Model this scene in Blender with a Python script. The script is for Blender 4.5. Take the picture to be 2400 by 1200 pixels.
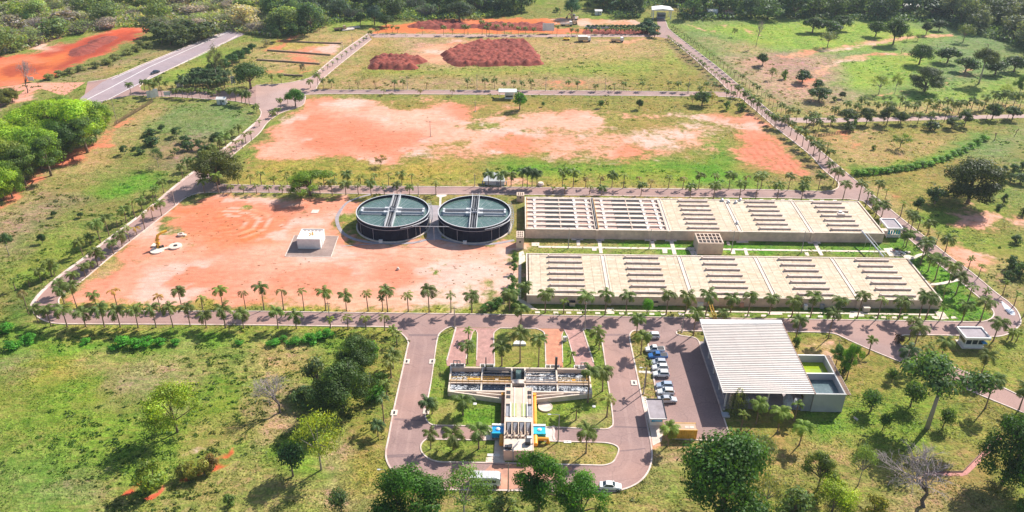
import bpy, bmesh, math, random
import numpy as np
from mathutils import Vector, Matrix
from mathutils.geometry import tessellate_polygon

for o in list(bpy.data.objects): bpy.data.objects.remove(o)
SC = bpy.context.scene
COL = SC.collection
random.seed(11); RNG = np.random.default_rng(11)

# ------------------------------------------------------------------ camera, sky, sun, exposure
CAM_H = 120.0
FPX, PIT, YAW, ROL = 1935.57, math.radians(29.6765), math.radians(.21463), math.radians(.63048)
_w = np.array([-math.sin(YAW)*math.cos(PIT), math.cos(YAW)*math.cos(PIT), -math.sin(PIT)])
_r0 = np.array([math.cos(YAW), math.sin(YAW), 0.0]); _u0 = np.cross(_r0, _w)
_r = math.cos(ROL)*_r0 + math.sin(ROL)*_u0; _u = -math.sin(ROL)*_r0 + math.cos(ROL)*_u0
cam = bpy.data.objects.new('camera', bpy.data.cameras.new('camera')); COL.objects.link(cam)
m = Matrix.Identity(4)
for i in range(3):
    m[i][0], m[i][1], m[i][2] = _r[i], _u[i], -_w[i]
m[2][3] = CAM_H
cam.matrix_world = m
cam.data.sensor_width = 36; cam.data.lens = FPX*36/2400
cam.data.clip_start = 1; cam.data.clip_end = 6000
SC.camera = cam

SUN_EL = math.radians(41); SUN_AZ = math.atan2(.70, .72)      # azimuth from +Y towards +X
wd = bpy.data.worlds.new('World'); SC.world = wd; wd.use_nodes = True
nt = wd.node_tree; bg = nt.nodes['Background']
sky = nt.nodes.new('ShaderNodeTexSky'); sky.sky_type = 'NISHITA'; sky.sun_disc = False
sky.sun_elevation = SUN_EL; sky.sun_rotation = SUN_AZ
nt.links.new(sky.outputs[0], bg.inputs[0]); bg.inputs[1].default_value = 0.1
sl = bpy.data.lights.new('sun', 'SUN'); sl.energy = 5.0; sl.angle = math.radians(.5); sl.color = (1, .95, .86)
so = bpy.data.objects.new('sun', sl); COL.objects.link(so)
sd = Vector((math.sin(SUN_AZ)*math.cos(SUN_EL), math.cos(SUN_AZ)*math.cos(SUN_EL), math.sin(SUN_EL)))
so.rotation_euler = (-sd).to_track_quat('-Z', 'Y').to_euler(); so.location = (0, 200, 200)
vs = SC.view_settings; vs.view_transform = 'Standard'; vs.look = 'None'; vs.gamma = 1; vs.exposure = 0.6
vs.use_curve_mapping = False

# ------------------------------------------------------------------ helpers
def gp(x, y, z=0.0):
    """point on the plane at height z that stands at this spot of the survey picture (2400 x 1200)"""
    d = _w + (x-1200)/FPX*_r - (y-600)/FPX*_u
    t = (z-CAM_H)/d[2]
    return Vector((d[0]*t, d[1]*t, z))
def gps(pts, z=0.0): return [gp(x, y, z) for x, y in pts]
def mpp(p):  # metres per survey pixel at a point
    return float(np.dot(np.array(p)-np.array([0, 0, CAM_H]), _w))/FPX
def height_to(p, ty):
    b = np.array(p)-np.array([0, 0, CAM_H]); k = 600-ty
    return float((FPX*b.dot(_u)-k*b.dot(_w))/(k*_w[2]-FPX*_u[2]))

def link(o): COL.objects.link(o); return o
def tag(o, label=None, cat=None, group=None, kind=None):
    if label: o['label'] = label
    if cat: o['category'] = cat
    if group: o['group'] = group
    if kind: o['kind'] = kind
    return o
def thing(name, label, cat, loc=(0, 0, 0), rz=0.0, group=None):
    o = link(bpy.data.objects.new(name, None)); o.location = loc; o.rotation_euler = (0, 0, rz)
    o.empty_display_size = .5
    return tag(o, label, cat, group)
def inst(name, me, parent=None, loc=(0, 0, 0), rot=(0, 0, 0), scale=(1, 1, 1), color=None):
    o = link(bpy.data.objects.new(name, me)); o.parent = parent
    o.location = loc; o.rotation_euler = rot; o.scale = scale
    if color: o.color = (*color, 1)
    return o
def copy_thing(src, loc, rz, label, group=None, scale=None):
    c = src.copy(); link(c); c.location = loc; c.rotation_euler = (0, 0, rz)
    if scale: c.scale = scale
    c['label'] = label
    if group: c['group'] = group
    for ch in list(src.children):
        d = ch.copy(); link(d); d.parent = c
        for g in list(ch.children):
            e = g.copy(); link(e); e.parent = d
    return c

class MB:
    """collects shapes into one mesh"""
    def __init__(s): s.v = []; s.f = []; s.mi = []; s.cur = 0
    def add(s, vs_, fs_):
        n = len(s.v); s.v += [tuple(p) for p in vs_]
        for f in fs_: s.f.append([n+i for i in f]); s.mi.append(s.cur)
        return s
    def box(s, x0, x1, y0, y1, z0, z1):
        return s.add([(x0,y0,z0),(x1,y0,z0),(x1,y1,z0),(x0,y1,z0),(x0,y0,z1),(x1,y0,z1),(x1,y1,z1),(x0,y1,z1)],
                     [(0,3,2,1),(4,5,6,7),(0,1,5,4),(1,2,6,5),(2,3,7,6),(3,0,4,7)])
    def prism(s, pts, z0, z1):
        n = len(pts); a = sum(pts[i][0]*pts[(i+1)%n][1]-pts[(i+1)%n][0]*pts[i][1] for i in range(n))
        if a < 0: pts = pts[::-1]
        return s.add([(p[0],p[1],z0) for p in pts]+[(p[0],p[1],z1) for p in pts],
                     [tuple(range(n-1,-1,-1)), tuple(range(n,2*n))]+[(i,(i+1)%n,n+(i+1)%n,n+i) for i in range(n)])
    def bar(s, a, b, w, h=None, up=(0,0,1)):
        a = Vector(a); b = Vector(b); d = (b-a).normalized(); up = Vector(up)
        if abs(d.dot(up)) > .99: up = Vector((1,0,0))
        sx = d.cross(up).normalized(); sy = sx.cross(d); h = h or w
        q = [(-w/2,-h/2),(w/2,-h/2),(w/2,h/2),(-w/2,h/2)]
        return s.add([a+sx*i+sy*j for i,j in q]+[b+sx*i+sy*j for i,j in q],
                     [(0,1,2,3),(7,6,5,4)]+[(i,i+4,(i+1)%4+4,(i+1)%4) for i in range(4)])
    def tube(s, pts, rad, n=8, caps=True):
        pts = [Vector(p) for p in pts]
        rad = rad if isinstance(rad, (list, tuple)) else [rad]*len(pts)
        rings = []
        for i, p in enumerate(pts):
            d = (pts[min(i+1, len(pts)-1)]-pts[max(i-1, 0)]).normalized()
            up = Vector((0,0,1)) if abs(d.z) < .9 else Vector((1,0,0))
            sx = d.cross(up).normalized(); sy = sx.cross(d)
            rings += [p+(sx*math.cos(2*math.pi*k/n)+sy*math.sin(2*math.pi*k/n))*rad[i] for k in range(n)]
        fs = []
        for i in range(len(pts)-1):
            for k in range(n):
                fs.append((i*n+k, i*n+(k+1)%n, (i+1)*n+(k+1)%n, (i+1)*n+k))
        if caps: fs += [tuple(range(n-1,-1,-1)), tuple(range((len(pts)-1)*n, len(pts)*n))]
        return s.add(rings, fs)
    def lathe(s, prof, n=24, c=(0,0,0)):
        vs_ = [(c[0]+r*math.cos(2*math.pi*k/n), c[1]+r*math.sin(2*math.pi*k/n), c[2]+z) for r, z in prof for k in range(n)]
        fs = [(i*n+k, i*n+(k+1)%n, (i+1)*n+(k+1)%n, (i+1)*n+k) for i in range(len(prof)-1) for k in range(n)]
        return s.add(vs_, fs)
    def disc(s, r, z, n=48, c=(0,0)):
        return s.add([(c[0]+r*math.cos(2*math.pi*k/n), c[1]+r*math.sin(2*math.pi*k/n), z) for k in range(n)], [tuple(range(n))])
    def mesh(s, name, *mats, smooth=False):
        me = bpy.data.meshes.new(name); me.from_pydata([tuple(v) for v in s.v], [], s.f)
        for mm in mats: me.materials.append(mm)
        if len(mats) > 1: me.polygons.foreach_set('material_index', s.mi)
        if smooth: me.polygons.foreach_set('use_smooth', [True]*len(me.polygons))
        me.validate(); return me
    def obj(s, name, mat, parent=None, smooth=False, kind=None):
        mats = mat if isinstance(mat, (list, tuple)) else [mat]
        o = inst(name, s.mesh(name, *mats, smooth=smooth), parent)
        if kind: o['kind'] = kind
        return o
def B(*a): return MB().box(*a)

# ------------------------------------------------------------------ materials
def nodemat(name):
    mt = bpy.data.materials.new(name); mt.use_nodes = True; n = mt.node_tree
    return mt, n, n.nodes['Principled BSDF']
def nn(t, typ, **kw):
    x = t.nodes.new(typ)
    for k, v in kw.items(): setattr(x, k, v)
    return x
def noise(t, vec, scale, detail=4, rough=.55, dist=0.0):
    x = nn(t, 'ShaderNodeTexNoise'); x.inputs['Scale'].default_value = scale; x.inputs['Detail'].default_value = detail
    x.inputs['Roughness'].default_value = rough; x.inputs['Distortion'].default_value = dist
    t.links.new(vec, x.inputs['Vector']); return x.outputs['Fac']
def mathn(t, op, a, b=None, c=None, clamp=False):
    x = nn(t, 'ShaderNodeMath', operation=op, use_clamp=clamp)
    for i, q in enumerate((a, b, c)):
        if q is None: continue
        if isinstance(q, (int, float)): x.inputs[i].default_value = q
        else: t.links.new(q, x.inputs[i])
    return x.outputs[0]
def mapr(t, v, a, b, c=0.0, d=1.0, smooth=False):
    x = nn(t, 'ShaderNodeMapRange', interpolation_type='SMOOTHSTEP' if smooth else 'LINEAR')
    t.links.new(v, x.inputs[0])
    for i, q in zip((1, 2, 3, 4), (a, b, c, d)): x.inputs[i].default_value = q
    return x.outputs[0]
def mix(t, fac, a, b, mode='MIX'):
    x = nn(t, 'ShaderNodeMix', data_type='RGBA', blend_type=mode)
    for i, q in ((0, fac), (6, a), (7, b)):
        if isinstance(q, (int, float)): x.inputs[i].default_value = q
        elif isinstance(q, tuple): x.inputs[i].default_value = (*q, 1) if len(q) == 3 else q
        else: t.links.new(q, x.inputs[i])
    return x.outputs[2]
def surf(name, col, rough=.7, var=.25, scale=1.5, dirt=None, dirt_amt=.4, dirt_scale=.35, metal=0.0, bump=.15, world=True):
    """plain material: colour broken by two noises, optional dirt patches and fine relief"""
    mt, t, p = nodemat(name)
    if world: v = nn(t, 'ShaderNodeNewGeometry').outputs['Position']
    else: v = nn(t, 'ShaderNodeTexCoord').outputs['Object']
    n1 = noise(t, v, scale, 5); n2 = noise(t, v, scale*.13, 3)
    k = mathn(t, 'ADD', mapr(t, n1, .3, .7, 1-var, 1+var), mapr(t, n2, .3, .7, -var*.6, var*.6))
    c = mix(t, 1.0, (col[0], col[1], col[2]), k, 'MULTIPLY')
    if dirt:
        n3 = noise(t, v, dirt_scale, 6, .65)
        c = mix(t, mapr(t, n3, .46, .68, 0, dirt_amt), c, tuple(dirt))
    t.links.new(c, p.inputs['Base Color']); p.inputs['Roughness'].default_value = rough; p.inputs['Metallic'].default_value = metal
    if bump:
        b = nn(t, 'ShaderNodeBump'); b.inputs['Strength'].default_value = bump; b.inputs['Distance'].default_value = .05
        t.links.new(n1, b.inputs['Height']); t.links.new(b.outputs[0], p.inputs['Normal'])
    return mt
M = {}
M['white'] = surf('white_paint', (.78,.75,.72), .6, .08, 1.2, (.5,.42,.36), .3)
M['cream'] = surf('cream_concrete', (.66,.5,.39), .8, .12, .8, (.36,.26,.21), .4, .25)
M['wall'] = surf('beige_wall', (.68,.51,.41), .85, .12, .7, (.25,.18,.15), .45, .22)
M['deckw'] = surf('pale_concrete', (.72,.6,.5), .85, .12, 1.0, (.5,.36,.27), .4, .3)
M['slab'] = surf('slab_concrete', (.7,.58,.5), .85, .15, 1.3, (.45,.33,.26), .4, .6)
M['beam'] = surf('brown_concrete_beam', (.6,.48,.42), .85, .15, 1.5, (.25,.16,.13), .4, .5)
M['kerb'] = surf('kerb_concrete', (.68,.55,.49), .8, .15, .8, (.42,.23,.17), .6, .3)
M['steel'] = surf('galvanised_steel', (.6,.6,.62), .4, .15, 2, metal=.6)
M['padbrown'] = surf('brown_concrete_pad', (.3,.21,.18), .9, .2, .8, (.2,.15,.14), .4, .4)
M['navy'] = surf('navy_steel', (.005,.007,.024), .6, .3, .8, (.02,.022,.035), .4, .5)
M['navy'].node_tree.nodes['Principled BSDF'].inputs['Specular IOR Level'].default_value = .12
M['rimw'] = surf('pale_steel_rim', (.55,.55,.57), .5, .1, 2)
M['dark'] = surf('dark_metal', (.03,.03,.035), .5, .3, 2)
M['shade'] = surf('painted_shade', (.05,.045,.05), .9, .2, 1)  # near-black colour stands in for the shade inside slots, pits and openings
M['grey'] = surf('grey_paint', (.3,.3,.33), .6, .15, 1)
M['roofgrey'] = surf('grey_felt_roof', (.36,.31,.33), .9, .15, .8, (.22,.18,.18), .4, .5)
M['yellow'] = surf('yellow_paint', (.75,.42,.03), .5, .12, 1.5, (.35,.18,.04), .4, .8)
M['mintroof'] = surf('pale_green_roof', (.55,.62,.58), .6, .1, 1)
M['rust'] = surf('rusty_pipe', (.3,.13,.07), .7, .25, 1.5)
M['orange'] = surf('orange_pipe_paint', (.85,.36,.03), .4, .12, 1.5)
M['ochre'] = surf('ochre_container_paint', (.82,.42,.05), .55, .15, .8, (.35,.13,.03), .4, .7)
M['blue'] = surf('bright_blue_paint', (.0,.28,.62), .4, .15, 1.2)
M['teal'] = surf('teal_paint', (.02,.45,.62), .45, .1, 1.2)
M['pole'] = surf('galvanised_pole', (.32,.3,.29), .6, .15, 2)
M['polec'] = surf('concrete_pole', (.4,.33,.29), .8, .15, 2)
M['wood'] = surf('weathered_wood', (.2,.12,.08), .85, .3, 2)
M['bark'] = surf('bark', (.2,.14,.1), .9, .3, 3, world=False)
M['barkp'] = surf('pale_bark', (.42,.34,.28), .85, .25, 3, world=False)
M['palmtrunk'] = surf('palm_bark', (.26,.17,.115), .9, .25, 3, world=False)
M['tyre'] = surf('tyre_rubber', (.02,.02,.02), .9, .2, 4, world=False)
M['rim'] = surf('wheel_rim', (.5,.5,.52), .35, .1, 4, metal=.7, world=False)
M['redsoil'] = surf('dark_red_earth', (.24,.045,.03), .95, .35, .9, (.4,.1,.05), .35, .3, bump=.5)
M['terr'] = surf('terrace_edge', (.3,.2,.13), .95, .3, .7)
M['green_tile'] = surf('faded_green_cover', (.42,.45,.2), .8, .12, 1)
M['pinkbrick'] = surf('pink_brick_wall', (.6,.3,.22), .9, .2, 2)
M['cloth'] = surf('white_woven_bag', (.6,.62,.68), .9, .1, 2)
def glass(name, col, rough=.08):
    mt, t, p = nodemat(name)
    p.inputs['Base Color'].default_value = (*col, 1); p.inputs['Roughness'].default_value = rough
    p.inputs['Specular IOR Level'].default_value = .8; return mt
M['glass'] = glass('car_glass', (.015,.03,.045)); M['bglass'] = glass('blue_window_glass', (.02,.35,.6), .15)
M['lamp'] = glass('lamp_lens', (.8,.75,.65), .2); M['tail'] = glass('tail_lens', (.45,.02,.02), .2)
def paint(name, col):
    mt, t, p = nodemat(name)
    v = nn(t, 'ShaderNodeTexCoord').outputs['Object']
    c = mix(t, mapr(t, noise(t, v, 1.2, 4), .4, .75, 0, .22), tuple(col), tuple(x*.6+.06 for x in col))
    t.links.new(c, p.inputs['Base Color']); p.inputs['Roughness'].default_value = .32
    p.inputs['Coat Weight'].default_value = .5; p.inputs['Coat Roughness'].default_value = .1; return mt
M['pw'] = paint('white_car_paint', (.8,.79,.78)); M['pb'] = paint('blue_car_paint', (.02,.14,.42))
M['ps'] = paint('silver_car_paint', (.45,.47,.52)); M['pd'] = paint('dark_car_paint', (.03,.035,.05))
M['pbl'] = paint('light_blue_car_paint', (.36,.43,.56)); M['pt'] = paint('tan_paint', (.5,.33,.2))

def watermat(name, c1, c2, scale, thr=(.45,.6), rough=.15, bump=.3):
    mt, t, p = nodemat(name)
    v = nn(t, 'ShaderNodeNewGeometry').outputs['Position']
    n1 = noise(t, v, scale, 6, .65, .4); n2 = noise(t, v, scale*.2, 3)
    f = mapr(t, mathn(t, 'ADD', n1, mathn(t, 'MULTIPLY', mathn(t, 'SUBTRACT', n2, .5), .5)), thr[0], thr[1], 0, 1, True)
    t.links.new(mix(t, f, tuple(c1), tuple(c2)), p.inputs['Base Color'])
    p.inputs['Roughness'].default_value = rough
    b = nn(t, 'ShaderNodeBump'); b.inputs['Strength'].default_value = bump; b.inputs['Distance'].default_value = .1
    t.links.new(n1, b.inputs['Height']); t.links.new(b.outputs[0], p.inputs['Normal']); return mt
M['wtank'] = watermat('settling_water', (.085,.145,.13), (.16,.22,.2), .7, (.4,.75))
M['wfoam'] = watermat('frothing_water', (.012,.017,.028), (.62,.63,.65), 2.2, (.46,.6), .3, .6)
M['wdark'] = watermat('dark_basin_water', (.008,.014,.03), (.3,.33,.4), 2.4, (.56,.74), .2, .5)
M['wgreen'] = watermat('algae_green_water', (.28,.38,.012), (.36,.44,.02), .5)
M['wgrey'] = watermat('grey_blue_water', (.1,.15,.165), (.14,.2,.215), .9)

# leaves: colour from the object's own colour, broken leaf by leaf
def leafmat():
    mt, t, p = nodemat('foliage')
    oi = nn(t, 'ShaderNodeObjectInfo'); at = nn(t, 'ShaderNodeAttribute', attribute_name='leafvar')
    c = mix(t, 1.0, oi.outputs['Color'], at.outputs['Color'], 'MULTIPLY')
    k = mapr(t, oi.outputs['Random'], 0, 1, .82, 1.18)
    c = mix(t, 1.0, c, k, 'MULTIPLY')
    t.links.new(c, p.inputs['Base Color']); p.inputs['Roughness'].default_value = .55
    p.inputs['Specular IOR Level'].default_value = .3
    tr = nn(t, 'ShaderNodeBsdfTranslucent')
    t.links.new(mix(t, 1.0, c, (1.35, 1.25, .4), 'MULTIPLY'), tr.inputs[0])
    ms = nn(t, 'ShaderNodeMixShader'); ms.inputs[0].default_value = .42
    t.links.new(p.outputs[0], ms.inputs[1]); t.links.new(tr.outputs[0], ms.inputs[2])
    t.links.new(ms.outputs[0], t.nodes['Material Output'].inputs[0]); return mt
M['leaf'] = leafmat()

def asphalt(name, col, col2, dust=(.5,.26,.19), dusta=.5):
    mt, t, p = nodemat(name)
    v = nn(t, 'ShaderNodeNewGeometry').outputs['Position']
    n1 = noise(t, v, .12, 5, .6, .3); n2 = noise(t, v, 2.5, 4); n3 = noise(t, v, .035, 3)
    c = mix(t, mapr(t, n1, .35, .65), tuple(col), tuple(col2))
    c = mix(t, 1.0, c, mapr(t, n2, .3, .7, .88, 1.12), 'MULTIPLY')
    c = mix(t, mapr(t, n3, .45, .7, 0, dusta), c, tuple(dust))
    # sealed cracks
    vo = nn(t, 'ShaderNodeTexVoronoi', feature='DISTANCE_TO_EDGE'); vo.inputs['Scale'].default_value = .1
    wob = nn(t, 'ShaderNodeVectorMath', operation='ADD'); t.links.new(v, wob.inputs[0])
    nz = nn(t, 'ShaderNodeTexNoise'); nz.inputs['Scale'].default_value = .4; t.links.new(v, nz.inputs['Vector'])
    sc = nn(t, 'ShaderNodeVectorMath', operation='SCALE'); t.links.new(nz.outputs['Color'], sc.inputs[0]); sc.inputs['Scale'].default_value = 3
    t.links.new(sc.outputs[0], wob.inputs[1]); t.links.new(wob.outputs[0], vo.inputs['Vector'])
    c = mix(t, mapr(t, vo.outputs['Distance'], .0, .012, .35, 0), c, tuple(x*.5 for x in col))
    t.links.new(c, p.inputs['Base Color']); p.inputs['Roughness'].default_value = .85; return mt
M['asph'] = asphalt('asphalt', (.27,.168,.155), (.35,.222,.2))
M['lot'] = asphalt('asphalt_lot', (.26,.165,.15), (.32,.2,.18), (.4,.22,.17), .4)
M['hwy'] = asphalt('highway_asphalt', (.3,.23,.25), (.36,.28,.3), (.5,.3,.24), .2)
M['ave'] = asphalt('dusty_asphalt', (.36,.235,.21), (.43,.29,.26), (.55,.3,.22), .5)
def pavers(name, c1, c2, mortar, sx, sy):
    mt, t, p = nodemat(name)
    v = nn(t, 'ShaderNodeNewGeometry').outputs['Position']
    br = nn(t, 'ShaderNodeTexBrick'); t.links.new(v, br.inputs['Vector']); br.inputs['Scale'].default_value = 1
    br.inputs['Color1'].default_value = (*c1, 1); br.inputs['Color2'].default_value = (*c2, 1); br.inputs['Mortar'].default_value = (*mortar, 1)
    br.inputs['Brick Width'].default_value = sx; br.inputs['Row Height'].default_value = sy; br.inputs['Mortar Size'].default_value = .03
    c = mix(t, 1.0, br.outputs['Color'], mapr(t, noise(t, v, .8, 5), .3, .7, .75, 1.25), 'MULTIPLY')
    n3 = noise(t, v, .25, 5, .6)
    c = mix(t, mapr(t, n3, .48, .66, 0, .35), c, tuple(x*.8 for x in mortar))
    t.links.new(c, p.inputs['Base Color']); p.inputs['Roughness'].default_value = .88; return mt
M['paver'] = pavers('red_pavers', (.42,.2,.17), (.36,.17,.15), (.5,.3,.26), .4, .2)
M['paver2'] = pavers('orange_pavers', (.55,.2,.11), (.5,.18,.1), (.58,.28,.18), .4, .2)
def deckmat():
    mt, t, p = nodemat('precast_roof_slabs')
    v = nn(t, 'ShaderNodeNewGeometry').outputs['Position']
    br = nn(t, 'ShaderNodeTexBrick'); t.links.new(v, br.inputs['Vector']); br.inputs['Scale'].default_value = 1; br.offset = 0
    br.inputs['Color1'].default_value = (.68,.56,.42,1); br.inputs['Color2'].default_value = (.56,.44,.315,1); br.inputs['Mortar'].default_value = (.3,.21,.15,1)
    br.inputs['Brick Width'].default_value = 2.4; br.inputs['Row Height'].default_value = .78; br.inputs['Mortar Size'].default_value = .05
    c = mix(t, 1.0, br.outputs['Color'], mapr(t, noise(t, v, 1.1, 5), .3, .7, .8, 1.18), 'MULTIPLY')
    mp = nn(t, 'ShaderNodeMapping'); t.links.new(v, mp.inputs['Vector']); mp.inputs['Scale'].default_value = (.07, .5, 1)
    c = mix(t, mapr(t, noise(t, mp.outputs[0], 1.0, 6, .65), .5, .68, 0, .55), c, (.5,.34,.2))
    c = mix(t, mapr(t, noise(t, v, .09, 5, .6), .52, .7, 0, .45), c, (.66,.57,.48))
    c = mix(t, mapr(t, noise(t, v, .5, 6, .7), .6, .72, 0, .5), c, (.3,.23,.18))
    t.links.new(c, p.inputs['Base Color']); p.inputs['Roughness'].default_value = .88; return mt
M['deck'] = deckmat()
# ------------------------------------------------------------------ roads: edges surveyed as polylines, smoothed on the ground
def smooth(P, n=4):
    P = [Vector(p) for p in P]; out = []
    for i in range(len(P)-1):
        a, b, c, d = P[max(i-1, 0)], P[i], P[i+1], P[min(i+2, len(P)-1)]
        for k in range(n):
            s = k/n
            out.append(.5*((2*b)+(c-a)*s+(2*a-5*b+4*c-d)*s*s+(3*b-a-3*c+d)*s**3))
    out.append(P[-1]); return out
def edge(px, sm=True): 
    q = gps(px); return smooth(q) if sm else q

E_out_left = edge([(862,79),(800,122),(740,172),(728,182),(695,191),(655,197),(600,200)])           # left avenue, upper left side
E_in_left_hi = edge([(871,92),(815,136),(761,181),(745,200),(740,211)])
E_c_hi = edge([(740,211),(900,211.5),(1200,212),(1450,213.5),(1675,216),(1712,217)], False)
E_c_lo = edge([(1732,229),(1675,226),(1450,224),(1200,222),(900,220.5),(760,220),(715,222)], False)
E_left_in = edge([(715,222),(716,230),(710,246),(685,256),(657,266),(628,286),(610,310),(590,328),(545,365),(512,405),(505,425),(512,432)])
E_mid_hi = edge([(512,432),(600,435),(900,437),(1200,439),(1450,442),(1800,445),(1925,449),(1950,447)], False)
E_right_in_hi = edge([(1950,447),(1962,442),(1966,434),(1961,424),(1930,398),(1895,360),(1820,301),(1775,262),(1750,241),(1740,232),(1732,229)])
E_right_in_top = edge([(1712,217),(1682,186),(1625,136),(1572,92)], False)
E_mid_lo = edge([(487,451),(600,451),(900,455),(1200,456),(1500,460),(1800,464),(1990,467),(2008,469)], False)
E_left_lo_in = edge([(487,451),(457,455),(430,467),(410,484),(345,535),(262,600),(210,644),(180,667),(150,687),(139,700),(138,710),(144,722),(160,727),(190,729)])
E_front_hi = edge([(190,729),(600,730),(900,734),(1075,736),(1375,741),(1625,745),(1830,748),(2125,752),(2285,755)], False)
E_right_lo_in = edge([(2285,755),(2308,753),(2325,745),(2329,732),(2315,715),(2282,687),(2235,647),(2175,600),(2150,577),(2112,545),(2065,510),(2030,477),(2020,471),(2008,469)])
E_left_out = edge([(600,246),(606,252),(612,262),(610,273),(600,285),(585,300),(517,354),(465,394),(400,445),(345,492),(232,577),(204,600),(140,647),(100,682),(79,708),(75,722),(85,740),(110,754),(140,759),(190,759.5)])
E_front_lo = edge([(190,759.5),(400,760.5),(600,762),(890,766)], False)
E_loop_out = edge([(890,766),(912,767),(932,775),(950,790),(957,803),(955,815),(937,897),(922,965),(911,1025),(905,1055),(906,1078),(918,1101),(940,1122),(965,1138),(1000,1146),(1040,1148)])
E_loop_bot = edge([(1040,1148),(1200,1150),(1375,1153)], False)
E_loop_right = edge([(1375,1153),(1415,1153),(1450,1150),(1487,1137),(1513,1115),(1526,1085),(1527,1050),(1518,1000),(1507,945),(1497,897),(1482,825),(1476,795),(1477,783),(1484,776),(1496,775),(1508,779),(1516,789),(1520,817),(1532,887),(1540,925),(1552,960)])
E_lot_bot = edge([(1575,1028),(1630,1031.5),(1714,1033.5)], False)
E_lot_right = edge([(1714,1033.5),(1690,960),(1670,900),(1642,817)], False)
E_lot_top = edge([(1642,817),(1638,801),(1628,792),(1605,788),(1590,785),(1585,780),(1592,776),(1610,776),(1660,776.5)])
E_front_lo_r = edge([(1660,776.5),(1750,777.5),(1852,778),(1900,778.5),(1940,780),(1962,784.5),(1980,793),(2040,820),(2155,867),(2275,917),(2365,954),(2480,1001)])
E_drive_out = edge([(2480,966),(2400,932),(2340,904),(2275,877),(2150,827),(2120,814),(2105,804),(2103,796),(2113,787.5),(2135,785),(2225,786),(2310,789),(2345,788),(2370,779),(2388,764),(2392,750),(2383,728),(2362,707),(2335,687),(2275,637),(2222,599),(2167,555),(2110,510),(2025,440),(1960,385),(1882,320),(1850,297),(1820,272),(1800,257),(1720,190),(1675,152),(1575,75),(1562,55),(1553,35)])

lo = lambda *es: [p for e in es for p in e]
CON = [(1552,960),(1552,985),(1575,1028)]
apron = gps(CON)
main_outer = lo(E_left_out, E_front_lo, E_loop_out, E_loop_bot, E_loop_right, apron, E_lot_bot, E_lot_right, E_lot_top, E_front_lo_r, E_drive_out,
                gps([(1538,38),(1545,80),(1540,86)]), E_right_in_top[::-1], E_c_hi[::-1], E_in_left_hi[::-1], E_out_left,
                gps([(575,212),(480,214),(332,212),(328,203),(340,188),(352,180),(390,166),(495,115),(560,81),(540,70),(512,79),(410,120),(325,155),(280,175),(250,186),(205,193),(195,235),(180,262),(208,252),(227,239),(310,223),(425,228),(550,237)]))
hole_top = lo(E_left_in, E_mid_hi, E_right_in_hi, E_c_lo)
hole_low = lo(E_mid_lo[::-1], E_left_lo_in, E_front_hi, E_right_lo_in)
# islands inside the loop drive
I_nw = edge([(1069,767),(1056,766),(1037,776),(1026,791),(1018,840),(1010,897),(1000,950),(997,974),(1001,987),(1011,995),(1025,997.5)])
I_nw2 = edge([(1025,997.5),(1135,999.5),(1275,1001),(1405,1006)], False)
I_ne = edge([(1405,1006),(1421,1006),(1432,1001),(1437,988),(1430,930),(1425,897),(1417,840),(1410,797),(1402,781),(1388,773),(1372,770),(1366,772)])
island_n = lo(I_nw, I_nw2, I_ne, gps([(1256,769.5),(1172,768.5)]))
I_s = edge([(1140,1032),(1010,1030),(998,1031),(989,1039),(986,1049),(990,1062),(1005,1075),(1028,1082.5),(1060,1083.5)])
I_s2 = edge([(1060,1083.5),(1200,1086),(1405,1091)], False)
I_s3 = edge([(1405,1091),(1420,1090),(1437,1083),(1447,1066),(1450,1052),(1442,1044),(1425,1039),(1395,1037),(1275,1034)])
island_s = lo(I_s, I_s2, I_s3)
def sheet(name, outer, holes, z, mat, kind='structure', parent=None):
    polys = [[Vector((p[0], p[1], 0)) for p in q] for q in [outer]+list(holes)]
    clean = []
    for q in polys:
        r = [q[0]]
        for p in q[1:]:
            if (p-r[-1]).length > .02: r.append(p)
        if (r[0]-r[-1]).length < .02: r.pop()
        clean.append(r)
    tris = tessellate_polygon(clean); flat = [p for q in clean for p in q]
    fs = []
    for a, b, c in tris:
        n = (flat[b]-flat[a]).cross(flat[c]-flat[a]).z
        if abs(n) < 1e-9: continue
        fs.append((a, b, c) if n > 0 else (a, c, b))
    me = bpy.data.meshes.new(name); me.from_pydata([(p.x, p.y, z) for p in flat], [], fs); me.materials.append(mat)
    o = inst(name, me, parent)
    if kind: o['kind'] = kind
    return o
ROADS = [(main_outer, [hole_top, hole_low, island_n, island_s])]
sheet('road', main_outer, [hole_top, hole_low, island_n, island_s], .02, M['asph'])
hwy = gps([(545,66),(515,79),(410,120.5),(325,155.5),(280,175.5),(240,192),(190,228),(170,262),(215,262),(245,236),(330,196),(392,165.5),(495,115),(575,80)])
sheet('highway', hwy, [], .032, M['hwy'])
ave = lo(E_left_out[:46], gps([(400,446),(412,482),(430,467),(457,455),(487,451),(512,432)]), E_left_in[::-1], gps([(740,215)]), E_in_left_hi[::-1], E_out_left)
sheet('avenue', ave, [], .026, M['ave'])
backroad = gps([(862,79),(1000,79.5),(1200,81),(1545,80),(1545,86.5),(1200,87.5),(875,88)])
sheet('back_road', backroad, [], .038, M['ave'])
sideroad = gps([(1812,276),(1900,276),(2005,276.5),(2200,272),(2520,265),(2520,274),(2300,278.5),(2005,286),(1900,288),(1828,286)])
sheet('side_road', sideroad, [], .014, M['ave'])
lot = lo(gps([(1523,800),(1532,887),(1540,925),(1552,985),(1575,1028)]), E_lot_bot[1:], E_lot_right, gps([(1636,800),(1605,789),(1580,786)]))
sheet('parking_lot', lot, [], .032, M['lot'])
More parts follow.
